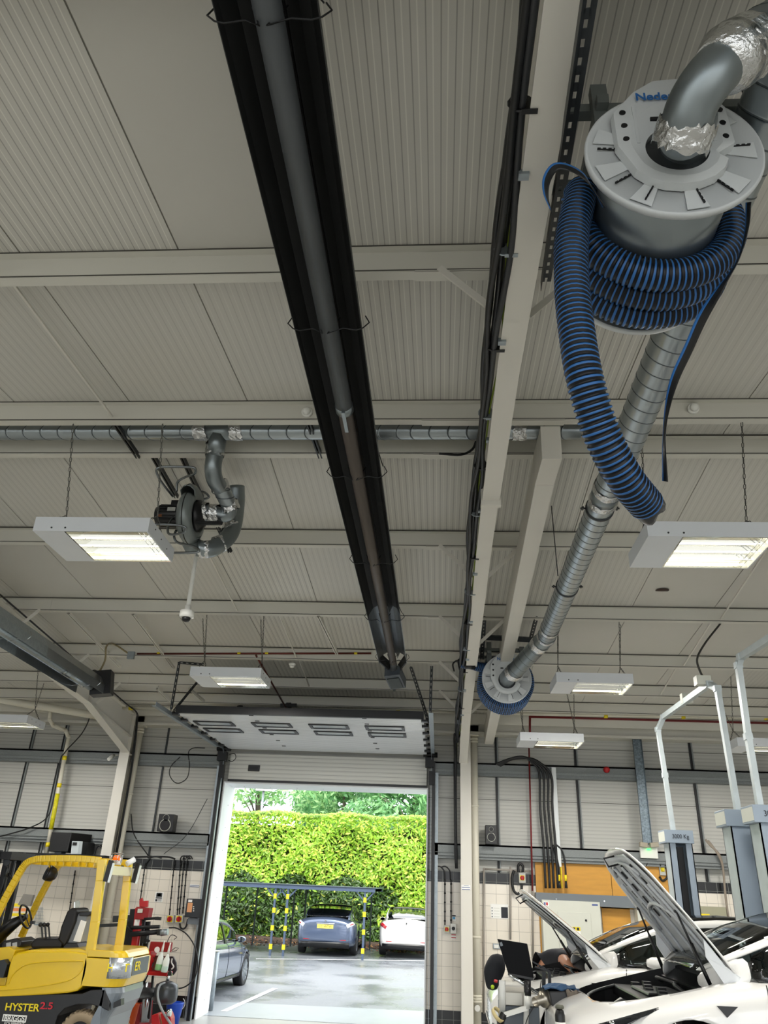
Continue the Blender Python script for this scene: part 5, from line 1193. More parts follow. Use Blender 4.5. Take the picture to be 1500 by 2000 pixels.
def make_car(label, col, kind='3', open_hood=0, liner=False, sx=1.0, sw=1.0, loc=(0, 0, 0), rz=0, plate=None, rim=None):
    t = thing('car', loc, label, 'car', rz=rz)
    pm = mat('car_paint_'+col.strip('#'), col, .22, coat=1, metal=0 if col == '#f1f0ec' else .45, var=.02)
    W = lambda x: lerp_tab(T_W, x)*sw; ZB = lambda x: lerp_tab(T_ZB, x); ZS = lambda x: lerp_tab(T_ZS, x); ZT = lambda x: lerp_tab(T_ZT, x)
    def half(x):
        w_, b, s_, tt = W(x), ZB(x), ZS(x), ZT(x)
        return [(0, b), (.80*w_, b), (.95*w_, b+.06), (w_*.985, b+.3*(s_-b)), (w_, b+.58*(s_-b)), (w_*.985, s_-.10), (w_*.955, s_-.035), (w_*.89, s_+.004), (w_*.72, s_+(tt-s_)*.5), (w_*.4, s_+(tt-s_)*.88), (0, tt)]
    def surf(x, u, off=0):
        """point on the right (y<0) body side, u = 0 bottom centre .. 10 top centre"""
        h = half(x); i = min(int(u), 9); f = u-i; y = h[i][0]+(h[i+1][0]-h[i][0])*f; z = h[i][1]+(h[i+1][1]-h[i][1])*f
        dy, dz_ = h[i+1][0]-h[i][0], h[i+1][1]-h[i][1]; L = max(1e-6, sqrt(dy*dy+dz_*dz_)); ny, nz_ = dz_/L, -dy/L
        return y+abs(ny)*off, z+(-nz_)*off
    def topz(x, y):
        h = half(x)[6:]; y = abs(y)
        for (ya, za), (yb, zb) in zip(h, h[1:]):
            if y >= yb: return za+(zb-za)*((ya-y)/max(1e-6, ya-yb)) if y <= ya else za
        return h[-1][1]
    mb = MB(); rows = []
    for x in XS:
        h = half(x); ring = [V(x*sx, -y, z) for y, z in h]+[V(x*sx, y, z) for y, z in h[-2:0:-1]]
        rows.append(ring)
    mb.grid(rows, True, wrap=True); n = len(rows[0])
    mb.f += [list(range(n)), [(len(rows)-1)*n+i for i in range(n)][::-1]]; mb.m += [0, 0]; mb.s += [True, True]
    body = mb.build('body', [pm, m_int], t, local=True, fixn=True)
    md = body.modifiers.new('sub', 'SUBSURF'); md.levels = 2; md.render_levels = 2
    # cutters for the wheel arches and, when the bonnet is up, for the bay beneath it
    cut = MB(); WX = (.845*sx, 3.72*sx)
    for wx in WX:
        for s_ in (-1, 1): cut.cyl((wx, s_*.60*sw, .34), (wx, s_*1.1*sw, .34), .372, 40)
    hw = lambda x: lerp_tab([(.25, .14), (.27, .34), (.31, .48), (.40, .60), (.55, .68), (.80, .73), (1.26, .735)], x)*sw
    if open_hood:
        pl = [V(x*sx, hw(x)-.035, .50) for x in (.28, .32, .4, .55, .8, 1.16)]; pl = pl+[V(p.x, -p.y, p.z) for p in reversed(pl)]
        cut.prism(pl, (0, 0, .8))
    cm = cut.build('cutter', [m_int], t, local=True, fixn=True)
    bo = body.modifiers.new('cut', 'BOOLEAN'); bo.operation = 'DIFFERENCE'; bo.object = cm; bo.solver = 'EXACT'; bo.material_mode = 'TRANSFER'; bo.use_self = True
    dg = bpy.context.evaluated_depsgraph_get(); dg.update()
    me = bpy.data.meshes.new_from_object(body.evaluated_get(dg)); body.modifiers.clear(); body.data = me
    me.name = 'body'; bpy.data.objects.remove(cm)
    def patch(name, m, x0, x1, fu, nx=10, nu=4, off=.006, parent=body, both=True, sym=None):
        """skin patch lying on the body side between stations x0..x1; fu(x) -> (u0, u1)"""
        for s_ in ((-1, 1) if both else (-1,)):
            mb = MB(); rows = []
            for i in range(nx+1):
                x = x0+(x1-x0)*i/nx; u0, u1 = fu(i/nx); row = []
                for j in range(nu+1):
                    y, z = surf(x, u0+(u1-u0)*j/nu, off); row.append(V(x*sx, s_*y, z))
                rows.append(row)
            mb.grid(rows, True); mb.build(name, m, parent, local=True, solid=.004)
    # head lights
    m_hl = mat('headlight_lens', '#1c1f22', .06, spec=.9)
    patch('headlight', m_hl, .12, .64, lambda f: (4.1+f*2.5, 6.1+f*.75), 12, 4, .012)
    for k in range(2):
        mb = MB()
        for s_ in (-1,):
            y, z = surf(.20+.12*k, 6.0+.1*k, .016); mb.lathe([(.02, 0), (.018, .008), (0.001, .012)], ((.20+.12*k)*sx, s_*y, z), (-.6, s_*1, .4), 12)
        mb.build('lamp_reflector', m_chrome, body, local=True)
    patch('lower_grille', m_trim, .03, .28, lambda f: (2.2, 3.1), 6, 2, .008)
    # tail lights
    m_tl = mat('tail_lamp_red', '#a3222a', .12, spec=.9); m_tlw = mat('tail_lamp_clear', '#d9dde0', .1)
    patch('tail_lamp', m_tl if kind == '3' else m_tlw, 4.42, 4.68, lambda f: (5.0, 6.9-.3*f), 8, 4, .012)
    patch('tail_lamp_core', m_tl, 4.50, 4.64, lambda f: (5.5, 6.2), 6, 2, .018)
    patch('sill_trim', m_trim, 1.25, 3.3, lambda f: (1.6, 2.4), 6, 2, .006)
    # door shut lines and handles
    def line(x0, u0, x1, u1, name='shut_line', m=m_trim, r=.004):
        for s_ in (-1, 1):
            pts = []
            for i in range(9):
                f = i/8; x = x0+(x1-x0)*f; y, z = surf(x, u0+(u1-u0)*f, .001); pts.append(V(x*sx, s_*y, z))
            mb = MB(); mb.tube(pts, r, 5); mb.build(name, m, body, local=True)
    line(1.30, 2.2, 1.38, 7.0); line(2.42, 2.2, 2.45, 7.0); line(3.35, 3.6, 3.5, 7.0); line(.62, 5.9, 1.25, 7.2) if not open_hood else None
    for xh in (2.15, 3.2):
        for s_ in (-1, 1):
            y, z = surf(xh, 5.2, .006); mb = MB(); mb.box((xh*sx, s_*y, z), (.17, .012, .022)); mb.build('door_handle', m_chrome if kind == 'S' else pm, body, local=True)
    for s_ in (-1, 1):     # small fender badge
        y, z = surf(1.06, 5.0, .004); mb = MB(); mb.prism([(1.0*sx, s_*y, z+.03), (1.14*sx, s_*y, z+.03), (1.06*sx, s_*y, z-.035)], (0, s_*.006, 0)); mb.build('fender_camera', m_trim, body, local=True, fixn=True)
    # glasshouse
    glz = m_glass if open_hood else m_glass2
    def gsec(i):
        x, z, b = G_X[i], G_Z[i], G_B[i]*sw; zb = ZS(x)-.01; hgt = max(.0, z-zb); wt = b-hgt*.38
        return [(b, zb), (b-(b-wt)*.45, zb+hgt*.42), (wt+.03, zb+hgt*.80), (wt-.02, zb+hgt*.93), (wt*.6, z-.01*min(1, hgt*4)), (0, z)]
    def gpart(cols, name, m, i0=0, i1=len(G_X)-1, off=0, parent=None, sides=(-1, 1), solid=.006):
        for s_ in sides:
            mb = MB(); rows = []
            for i in range(i0, i1+1):
                g = gsec(i); rows.append([V(G_X[i]*sx, s_*(g[j][0]+off), g[j][1]+off*.4) for j in cols])
            mb.grid(rows, True); o = mb.build(name, m, parent or t, local=True, solid=solid)
            md = o.modifiers.new('sub', 'SUBSURF'); md.levels = 1; md.render_levels = 1
            o.modifiers.move(1, 0)
    gpart([0, 1, 2], 'side_window', glz, 2, 9)
    gpart([2, 3], 'roof_rail', pm, 0, 11, .004, solid=.012)
    gpart([0, 1, 2], 'rear_pillar', pm, 9, 11)
    gpart([0, 1, 2], 'front_pillar_base', pm, 0, 2)
    full = [3, 4, 5]
    for nm, i0, i1, m in (('windscreen', 0, 4, m_glass), ('glass_roof', 4, 8, m_glass if kind == '3' else mat('black_glass_roof', '#101214', .06, spec=.9)), ('rear_window', 8, 11, glz)):
        mb = MB(); rows = []
        for i in range(i0, i1+1):
            g = gsec(i); rows.append([V(G_X[i]*sx, -g[j][0], g[j][1]) for j in full]+[V(G_X[i]*sx, g[j][0], g[j][1]) for j in (4, 3)])
        mb.grid(rows, True); o = mb.build(nm, m, t, local=True, solid=.006)
    for s_ in (-1, 1):
        g = gsec(6); mb = MB(); mb.prism([(2.38*sx, s_*(g[0][0]+.006), g[0][1]), (2.50*sx, s_*(g[0][0]+.006), g[0][1]), (2.47*sx, s_*(g[2][0]+.008), g[2][1]), (2.39*sx, s_*(g[2][0]+.008), g[2][1])], (0, s_*.006, 0)); mb.build('door_pillar', m_trim, t, local=True, fixn=True)
    # mirrors
    for s_ in (-1, 1):
        y = .86*sw; mb = MB(); c = V(1.66*sx, s_*(y+.11), 1.0)
        mb.lathe([(.001, -.11), (.04, -.10), (.066, -.045), (.072, .02), (.068, .07), (.062, .08), (.001, .08)], (0, 0, 0), (1, 0, 0), 20)
        for v in mb.v: v.y *= 1.35; v.z *= .82; v += c
        mr = mb.build('door_mirror', pm, t, local=True)
        mb = MB(); mb.lathe([(.001, .081), (.058, .081)], (0, 0, 0), (1, 0, 0), 20)
        for v in mb.v: v.y *= 1.35; v.z *= .82; v += c+V(.002, 0, 0)
        mb.build('mirror_glass', mat('mirror_glass', '#aab4b8', .03, 1), mr, local=True)
        mb = MB(); mb.bar(c+V(0, -s_*.08, -.03), V(1.6*sx, s_*(y-.05), .95), .05, .03); mb.build('mirror_arm', m_trim, mr, local=True)
    # cabin
    mb = MB(); mb.bx(1.45*sx, 1.7*sx, -.68, .68, .82, .95); mb.build('dashboard', m_int, t, local=True, bevel=.03)
    mb = MB(); mb.lathe([(.175, -.012), (.19, 0), (.175, .012)], (1.86*sx, .36, .93), (-.9, 0, .35), 24, closed=True); mb.bar((1.86*sx, .20, .93), (1.86*sx, .52, .93), .03, .03); mb.cyl((1.86*sx, .36, .93), (1.7*sx, .36, .88), .03, 10); mb.build('steering_wheel', m_black, t, local=True)
    for nm, x, ys in (('front_seat', 2.25, (-.36, .36)), ('rear_seat', 3.2, (-.36, .36))):
        for y in ys:
            mb = MB(); mb.box((x*sx, y, .55), (.5, .5, .14)); mb.box(((x+.3)*sx, y, .85), (.14, .48, .56), Matrix.Rotation(R(14), 3, 'Y')); mb.box(((x+.40)*sx, y, 1.20), (.09, .25, .18)); mb.build(nm, m_seat, t, local=True, bevel=.04)
    # wheels
    m_r = rim or m_rim
    for wx in WX:
        for s_ in (-1, 1):
            yw = s_*(.80*sw); mb = MB(); mb.lathe([(.22, -.10), (.30, -.112), (.328, -.10), (.334, -.05), (.334, .05), (.328, .10), (.30, .112), (.22, .10)], (wx, yw, .334), (0, s_, 0), 48, closed=True); wh = mb.build('wheel', m_tyre, t, local=True)
            mb = MB(); mb.lathe([(.235, .09), (.22, .10), (.215, .02), (.05, .02), (.05, .085), (.001, .09)], (wx, yw, .334), (0, s_, 0), 40)
            for k in range(10):
                a = 2*pi*k/10; d = V(cos(a), 0, sin(a)); mb.bar(V(wx, yw+s_*.085, .334)+d*.03, V(wx, yw+s_*.095, .334)+d*.222, .035, .02, up=(0, 1, 0))
            mb.build('rim', m_r, wh, local=True)
    # bonnet and the bay under it
    if open_hood:
        th = R(open_hood); xh, zh = 1.26, topz(1.26, 0)
        def Hm(x, y, off=0):
            dx_, dz_ = xh-x, topz(x, y)-zh+off
            return V((xh-(dx_*cos(th)-dz_*sin(th)))*sx, y, zh+.02+dx_*sin(th)+dz_*cos(th))
        xs = [.25, .27, .31, .40, .5, .62, .75, .9, 1.05, 1.18, 1.26]
        rows = [[Hm(x, hw(x)*(-1+j/6)) for j in range(13)] for x in xs]
        mb = MB(); mb.grid(rows, True); hood = mb.build('bonnet', pm, t, local=True, solid=.012)
        m_inner = mat('bonnet_inner_panel', '#c6cacd', .35, .1)
        rows = [[Hm(x, (hw(x)-.05)*(-1+j/8), -.028-.012*sin(j*1.57)**2) for j in range(17)] for x in [.30, .34, .4, .47, .55, .65, .76, .88, 1.0, 1.12, 1.2]]
        mb = MB(); mb.grid(rows, True); inn = mb.build('inner_panel', m_inner, hood, local=True, solid=.006)
        if liner:
            rows = [[Hm(x, (hw(x)-.12)*(-1+j/4), -.052) for j in range(9)] for x in (.36, .42, .5, .58, .66, .74, .84)]
            mb = MB(); mb.grid(rows, True); mb.build('sound_liner', m_black, inn, local=True, solid=.006)
        mb = MB()       # pressed stiffening ribs
        for y in (-.52, -.30, .0, .30, .52):
            x0 = .55 if abs(y) > .45 else .40
            mb.tube([Hm(x, y*(.8+.2*min(1, x)), -.05) for x in (x0, .62, .75, .9, 1.1, 1.18)], .014, 6)
        mb.tube([Hm(.98-.25*cos(a), .45*sin(a), -.052) for a in [R(-90+15*i) for i in range(13)]], .016, 6)
        mb.tube([Hm(.36+.12*(1-cos(R(i*15-90))), .42*sin(R(i*15-90)), -.05) for i in range(13)], .012, 6)
        mb.build('pressed_rib', m_inner, inn, local=True)
        k = 0
        for r_ in range(4):
            for c_ in range(5):
                x = .42+.115*r_+(.055 if c_ % 2 else 0); y = -.36+.18*c_
                mb = MB(); mb.bar(Hm(x-.033, y, -.046), Hm(x+.033, y, -.046), .022, .012); mb.build('lightening_slot', m_black, inn, local=True) if k < 40 else None; k += 1
        mb = MB(); mb.tube([Hm(.30, -.05, -.04), Hm(.28, -.06, -.12), Hm(.35, -.06, -.14), Hm(.37, -.05, -.05)], .008, 6); mb.build('latch_striker', m_black, hood, local=True)
        for s_ in (-1, 1):
            mb = MB(); q = Hm(.78, s_*.60, -.04); b_ = V(1.06*sx, s_*.64, .90); mb.cyl(b_, b_.lerp(q, .55), .014, 8); mb.cyl(b_.lerp(q, .5), q, .008, 8); mb.cyl(q-V(0, .02, 0), q+V(0, .02, 0), .014, 8); mb.build('gas_strut', m_black, t, local=True)
            mb = MB(); mb.prism([Hm(1.0, s_*.68, -.03), Hm(1.2, s_*.69, -.03), V(1.30*sx, s_*.69, .93), V(1.16*sx, s_*.69, .88), Hm(1.1, s_*.68, -.10)], (0, s_*.012, 0)); mb.build('bonnet_hinge', m_white, hood, local=True, fixn=True)
        mb = MB()
        mb.prism([V(.32*sx, y, .54) for y in (-.42, .42)]+[V(.62*sx, y, .58) for y in (.48, -.48)], (0, 0, .02)); tub = mb.build('luggage_tub', m_int, t, local=True, fixn=True)
        mb = MB(); mb.tube([V((.62-.31*cos(a))*sx, .56*sin(a), topz(.62-.31*cos(a), .56*sin(a))-.055) for a in [R(-90+15*i) for i in range(13)]], .014, 8); mb.build('seal_lip', m_strut, tub, local=True)
        mb = MB(); mb.bx(.62*sx, 1.08*sx, -.66, .66, .70, .775); mb.bx(.7*sx, 1.0*sx, -.3, .3, .775, .80); mb.build('bay_cover', m_trim, t, local=True, bevel=.02)
        mb = MB()
        for i in range(7): mb.bx((.74+.03*(i % 3))*sx, (.80+.03*(i % 3))*sx, -.5+.15*i, -.42+.15*i, .775, .81+.01*(i % 3))
        mb.tube(smooth_path([V(.95*sx, -.55, .80), V(.9*sx, -.3, .86), V(1.0*sx, 0, .84), V(.92*sx, .3, .86), V(1.02*sx, .55, .82)]), .015, 6)
        mb.build('bay_components', m_blackm, t, local=True)
        mb = MB(); mb.prism([V(1.04*sx, y, .84) for y in (-.66, .66)]+[V(1.22*sx, y, .93) for y in (.7, -.7)], (0, 0, .015)); mb.build('scuttle_panel', m_trim, t, local=True, fixn=True)
    xr = 4.69*sx
    if plate:
        mb = MB(); mb.bx(xr-.03, xr+.006, -.26, .26, .76 if kind == 'S' else .52, .87 if kind == 'S' else .63); pl = mb.build('number_plate', mat('yellow_number_plate', '#f2d95c', .4), t, local=True)
        txt('plate_lettering', plate, .09, m_pblk, pl, (xr+.009, 0, .815 if kind == 'S' else .575), (0, 1, 0), (0, 0, 1), local=True, width=.42)
    # rear bumper lower part, reflectors, emblem
    mb = MB(); rows = [[V((x)*sx, y, z) for y in (-.78, -.4, 0, .4, .78)] for x, z in ((4.60, .22), (4.66, .30), (4.68, .38))]
    for r_ in rows:
        for v in r_: v.x -= .10*(abs(v.y)/.78)**2
    mb.grid(rows, True); mb.build('rear_diffuser', m_trim, t, local=True, solid=.01)
    for s_ in (-1, 1):
        mb = MB(); mb.box((4.655*sx, s_*.55*sw, .45), (.03, .20, .02)); mb.build('rear_reflector', m_tl, t, local=True)
    mb = MB(); mb.prism([V(xr+.012, -.03, 1.0), V(xr+.012, .03, 1.0), V(xr+.012, 0, .92)], (.006, 0, 0)); mb.build('emblem', m_chrome if kind == 'S' else m_trim, t, local=True, fixn=True)
    if kind == 'S':
        mb = MB(); rows = [[V(4.69*sx-.10*(abs(y)/.6)**2+.012, y, z) for y in (-.5, -.25, 0, .25, .5)] for z in (.885, .91)]; mb.grid(rows, True); mb.build('chrome_bar', m_chrome, t, local=True, solid=.01)
    return t
def raised(o, dz_): o.location.z += dz_; WL[o.name].z += dz_
make_car('near white car on a lift with its bonnet standing wide open, cut by right edge', '#f1f0ec', open_hood=63, loc=(.86, 7.12, .755))
make_car('far white car with its bonnet open, between the person and the near white car', '#f1f0ec', open_hood=50, liner=True, loc=(.52, 9.98, .62))
make_car('dark blue-grey car parked outside, cut by left side of the door opening', '#5b6880', loc=(-5.40, 21.45, gz(19.5)), rz=R(-92))
make_car('grey-blue hatchback seen squarely from behind under the parking canopy', '#56637c', kind='S', sx=1.06, sw=1.06, loc=(-3.62, 27.55+4.97, gz(29.5)), rz=R(-90), plate='CC WTW')
make_car('white car seen from behind, cut by right side of the door opening', '#f1f0ec', loc=(-1.05, 28.1+4.69, gz(30)), rz=R(-90))
# ================================================================== FORKLIFT
Y0, YB = 11.5, 12.62
def FP(pl, Y=Y0): return [A(x, y, Y) for x, y in pl]
t = thing('forklift', (A(100, 1900, Y0).x, 12.05, 0), 'yellow forklift truck with black chassis parked at left, overhead guard above its empty seat', 'forklift')
D = YB-Y0
# chassis (black) lower body
ch = FP([(-60, 1947), (160, 1941), (176, 1934), (205, 1932), (214, 1960), (212, 1975), (196, 1967), (176, 1962), (150, 1962), (126, 1970), (112, 1985), (104, 2010), (96, 2040), (-60, 2040)])
mb = MB(); mb.prism(ch, (0, D, 0)); cs = mb.build('chassis', mat('truck_black', '#191a1c', .45), t, bevel=.01, fixn=True)
# yellow side cover
cov = FP([(-60, 1948), (0, 1949), (60, 1945), (130, 1940), (150, 1936), (160, 1928), (168, 1905), (172, 1882), (170, 1862), (130, 1857), (60, 1857), (34, 1861), (24, 1867), (18, 1885), (10, 1925), (-60, 1928)])
mb = MB(); mb.prism(cov, (0, D, 0)); cv = mb.build('side_cover', m_yel, t, bevel=.02, fixn=True)
mb = MB(); mb.tube(smooth_path(FP([(16, 1922), (24, 1905), (40, 1890), (60, 1882), (100, 1878), (162, 1877)], Y0-.004)), .009, 6); mb.build('pressed_line', m_yel, cv)
mb = MB(); mb.tube(smooth_path(FP([(164, 1880), (158, 1897), (140, 1912), (110, 1921), (50, 1930), (0, 1934)], Y0-.004)), .007, 6); mb.build('pressed_line', m_yel, cv)
mb = MB(); mb.prism([p+V(0, .02, .0) for p in FP([(28, 1862), (60, 1855), (150, 1853), (176, 1858), (170, 1864), (60, 1862)])], (0, D-.04, 0)); mb.build('hood_top', m_yel, t, bevel=.01, fixn=True)
# front step / floor region
mb = MB(); mb.prism(FP([(-60, 1857), (16, 1849), (30, 1856), (18, 1885), (10, 1925), (-60, 1930)], Y0+.1), (0, D-.2, 0)); mb.build('foot_well_panel', m_yel, t, bevel=.01, fixn=True)
mb = MB(); mb.prism(FP([(-20, 1880), (8, 1874), (14, 1884), (6, 1910), (-20, 1908)], Y0-.01), (0, .2, 0)); mb.build('step_recess', m_strut, t, fixn=True)
# counterweight: rounded in plan
def plan_loft(name, lv, m, parent, xin, sub=0):
    """lv: list of (z, x_rear, corner radius) from top to bottom; forms the rounded rear of the truck"""
    mb = MB(); rows = []
    for z, xr_, rr in lv:
        row = [V(xin, Y0, z), V(xr_-rr, Y0, z)]+[V(xr_-rr+rr*sin(a), Y0+rr-rr*cos(a), z) for a in [R(15*i) for i in range(1, 7)]]
        row += [V(xr_-rr+rr*cos(a), YB-rr+rr*sin(a), z) for a in [R(15*i) for i in range(0, 6)]]+[V(xr_-rr, YB, z), V(xin, YB, z)]
        rows.append(row)
    mb.grid(rows, False, wrap=True); n = len(rows[0]); mb.f += [list(range(n))[::-1], [(len(rows)-1)*n+i for i in range(n)]]; mb.m += [0, 0]; mb.s += [False, False]
    return mb.build(name, m, parent, bevel=.006, fixn=True)
zc = lambda y, x=200: A(x, y, Y0).z
xi = A(168, 1880, Y0).x; xR = A(245, 1880, Y0).x+.02
cw = plan_loft('counterweight', [(zc(1856), xR-.10, .16), (zc(1861), xR-.06, .18), (zc(1870), xR-.03, .2)], m_yel, t, xi+.0)
plan_loft('counterweight_body', [(zc(1872), xR-.015, .22), (zc(1876), xR, .22), (zc(1905), xR, .22), (zc(1928), xR-.05, .22)], m_yel, t, xi-.02)
m_cg = mat('counterweight_grey', '#727b84', .35, coat=.3)
plan_loft('lower_counterweight', [(zc(1929), xR-.06, .22), (zc(1940), xR-.04, .22), (zc(1965), xR-.08, .2), (zc(1990), xR-.16, .18), (zc(2030), xR-.2, .18)], m_cg, t, A(205, 1930, Y0).x)
mb = MB(); mb.prism(FP([(222, 1958), (236, 1951), (236, 1964), (221, 1969)], Y0+.03), (0, .12, 0)); mb.build('grab_recess', m_black, t, fixn=True)
# badge on the rear corner
bx_, by_ = xR+.004, Y0+.42
mb = MB(); bz = zc(1890); mb.bx(xR-.001, xR+.006, Y0+.24, Y0+.86, bz-.10, bz+.10); bd = mb.build('name_badge', mat('badge_black', '#1a1c20', .2, spec=.9), t, bevel=.002)
txt('lettering', 'ER', .15, m_tape, bd, (xR+.009, Y0+.42, bz), (0, 1, 0), (0, 0, 1), bold=True, width=.22)
# side badge wrapped on the corner, silver
mb = MB(); pts = []
rr = .222; rows = []
for z in (bz-.12, bz+.12): rows.append([V(xR-.22+rr*sin(a)+.002, Y0+.22-rr*cos(a)-.002, z) for a in [R(-6+12*i) for i in range(9)]])
mb.grid(rows, True); b2 = mb.build('reflective_badge', mat('silver_reflective', '#c7ced6', .25, .8, bump=.6, bscale=30), t, solid=.004)
txt('lettering', 'HYST', .13, m_tape, b2, (xR-.12, Y0+.035, bz), (.85, .5, 0), (0, 0, 1), bold=True, width=.28)
pz = A(36, 1968, Y0)
txt('lettering', 'HYSTER', .115, m_tape, cs, A(43, 1968, Y0-.012), (1, 0, .02), (.18, 0, 1), bold=True, width=.46)
txt('lettering', '2.5', .105, mat('dark_red_print', '#c22030', .5), cs, A(91, 1965, Y0-.012), (1, 0, .02), (.18, 0, 1), bold=True, width=.17)
mb = MB(); q0, q1 = A(6, 1983, Y0-.012), A(50, 1995, Y0-.012)
for a, b, c_, d_ in ((q0.x, q1.x, q0.z-.0, q0.z+.012), (q0.x, q1.x, q1.z-.012, q1.z), (q0.x, q0.x+.012, q1.z, q0.z), (q1.x-.012, q1.x, q1.z, q0.z)): mb.bx(a, b, Y0-.012, Y0, c_, d_)
pl_ = mb.build('dealer_plate', m_paper, cs)
txt('lettering', 'BRIGGS', .085, m_paper, pl_, A(28, 1989.5, Y0-.016), (1, 0, .02), (0, 0, 1), bold=True, width=.27)
txt('lettering', 'EQUIPMENT', .05, m_paper, pl_, A(28, 2000, Y0-.012), (1, 0, .02), (0, 0, 1), width=.27)
# rear wheels
for yy in (Y0+.11, YB-.11):
    c = A(152, 2024, Y0); c.y = yy; mb = MB(); mb.lathe([(.16, -.10), (.24, -.105), (.265, -.085), (.27, -.02), (.27, .02), (.265, .085), (.24, .105), (.16, .10)], c, (0, 1, 0), 48, closed=True)
    for k in range(26):
        a = 2*pi*k/26; d = V(cos(a), 0, sin(a)); mb.bar(c+d*.255+V(0, -.1, 0), c+d*.272+V(0, -.02, 0), .03, .03); mb.bar(c+d*.255+V(0, .1, 0), c+d*.272+V(0, .02, 0), .03, .03)
    wh = mb.build('wheel', mat('tan_solid_tyre', '#94836a', .75, bump=.3), t)
    mb = MB(); mb.lathe([(.17, -.08), (.155, -.09), (.15, -.04), (.05, -.05), (.001, -.06)], c, (0, 1, 0), 32); mb.build('wheel_hub', m_blackm, wh)
# overhead guard
def leg(name, pl, wd, Y, m=m_yel, dep=.07):
    mb = MB(); P = smooth_path(FP(pl, Y), 6)
    for a, b in zip(P, P[1:]): mb.bar(a, b+(b-a)*.02, dep, wd, up=(0, 0, 1) if abs((b-a).normalized().z) < .7 else (1, 0, 0))
    return mb.build(name, m, t)
for Y, nm in ((Y0+.05, 'near'), (YB-.05, 'far')):
    dx_ = (A(200, 1800, YB).x-A(200, 1800, Y0).x)
    def sh(pl): 
        return [A(x, y, Y0+.05)+V(0, Y-Y0-.05, 0) for x, y in pl]
    mb = MB(); P = smooth_path(sh([(-30, 1838), (-12, 1800), (12, 1752), (40, 1702), (52, 1686), (68, 1679), (90, 1677), (150, 1677), (196, 1680)]), 5)
    for a, b in zip(P, P[1:]): mb.bar(a, b+(b-a)*.03, .075, .085, up=(0, 0, 1) if abs((b-a).normalized().z) < .7 else (1, 0, 0))
    mb.build('guard_rail', m_yel, t, bevel=.008)
    P = sh([(200, 1678), (196, 1720), (186, 1800), (175, 1868)])
    mb = MB()
    for a, b in zip(P, P[1:]): mb.bar(a, b+(b-a)*.01, .08, .11, up=(1, 0, 0))
    mb.build('rear_leg', m_yel, t, bevel=.006)
zt = A(100, 1679, Y0).z
for i in range(9):
    x = A(62+i*15, 1679, Y0).x; mb = MB(); mb.bar((x, Y0+.06, zt-.03), (x+.0, YB-.06, zt-.03), .018, .075); mb.build('guard_bar', m_yel, t)
mb = MB(); x = A(200, 1690, Y0).x; mb.bx(x-.03, x+.05, Y0+.1, YB-.08, zt-.16, zt-.04); mb.build('cross_member', mat('pale_truck_metal', '#d9d3b5', .3), t, bevel=.006)
for Y in (Y0+.02, YB-.02):
    q = A(205, 1690, Y0); mb = MB(); mb.box((q.x+.06, Y, q.z-.07), (.07, .05, .27), Matrix.Rotation(R(6), 3, 'Y')); rl = mb.build('rear_lamp_bar', m_black, t, bevel=.006)
    mb = MB(); mb.box((q.x+.10, Y, q.z-.09), (.015, .05, .25), Matrix.Rotation(R(6), 3, 'Y')); mb.build('lens', mat('clear_white_lens', '#dfe7ea', .15), rl)
mb = MB(); q = V(x+.02, Y0+.42, zt+.03); mb.lathe([(.05, 0), (.05, .055), (.035, .07), (.001, .075)], q, (0, 0, 1), 20); bc = mb.build('beacon', m_orange, t)
mb = MB()
for z in (0, .05, .10): mb.tube(arc(q+V(0, 0, z), .085, 0, 2*pi, (1, 0, 0), (0, 1, 0), 20), .005, 6)
for k in range(6): a = 2*pi*k/6; mb.tube([q+V(.085*cos(a), .085*sin(a), -.03), q+V(.085*cos(a), .085*sin(a), .1)], .005, 6)
mb.build('beacon_cage', m_chrome, bc)
mb = MB(); mb.cyl(q+V(.02, .38, -.03), q+V(.10, .46, .04), .04, 14); mb.build('work_lamp', m_white, t); mb = MB(); mb.cyl(q+V(-.05, .2, -.05), q+V(-.05, .2, .04), .05, 14); mb.build('work_lamp', m_white, t)
# front work light under the guard
q = A(92, 1704, Y0+.25); mb = MB(); mb.lathe([(.10, 0), (.105, .03), (.09, .10), (.05, .14)], q, (.75, .6, -.3), 20); wl_ = mb.build('work_light', m_black, t)
mb = MB(); mb.lathe([(.098, -.012), (.085, -.006), (.05, -.002), (.001, -.001)], q, (.75, .6, -.3), 20); mb.build('reflector', m_chrome, wl_)
# seat
Ys = Y0+.32
mb = MB(); mb.prism(FP([(58, 1842), (70, 1832), (112, 1832), (122, 1842), (118, 1853), (60, 1853)], Ys), (0, .48, 0)); st = mb.build('seat_cushion', m_seat, t, bevel=.03, fixn=True)
mb = MB(); mb.prism(FP([(112, 1836), (118, 1810), (130, 1780), (140, 1772), (150, 1776), (146, 1800), (132, 1835), (124, 1850)], Ys), (0, .46, 0)); mb.build('backrest', m_seat, t, bevel=.03, fixn=True)
mb = MB(); mb.prism(FP([(126, 1842), (154, 1783), (172, 1786), (166, 1802), (150, 1842)], Ys+.06), (0, .34, 0)); mb.build('seat_back_shell', mat('seat_shell_grey', '#6f7478', .3), t, bevel=.01, fixn=True)
mb = MB(); mb.prism(FP([(143, 1838), (158, 1797), (168, 1800), (156, 1840)], Ys+.05), (0, .02, 0)); mb.build('instruction_label', m_paper, t, fixn=True)
mb = MB(); mb.prism(FP([(145, 1762), (152, 1758), (156, 1764), (151, 1782), (145, 1776)], Ys+.2), (0, .02, 0)); mb.build('document_holder', m_clear, t, fixn=True)
mb = MB(); mb.prism(FP([(56, 1853), (122, 1853), (126, 1842), (150, 1842), (154, 1851), (148, 1856), (56, 1858)], Ys+.03), (0, .42, 0)); mb.build('seat_base', m_black, t, bevel=.01, fixn=True)
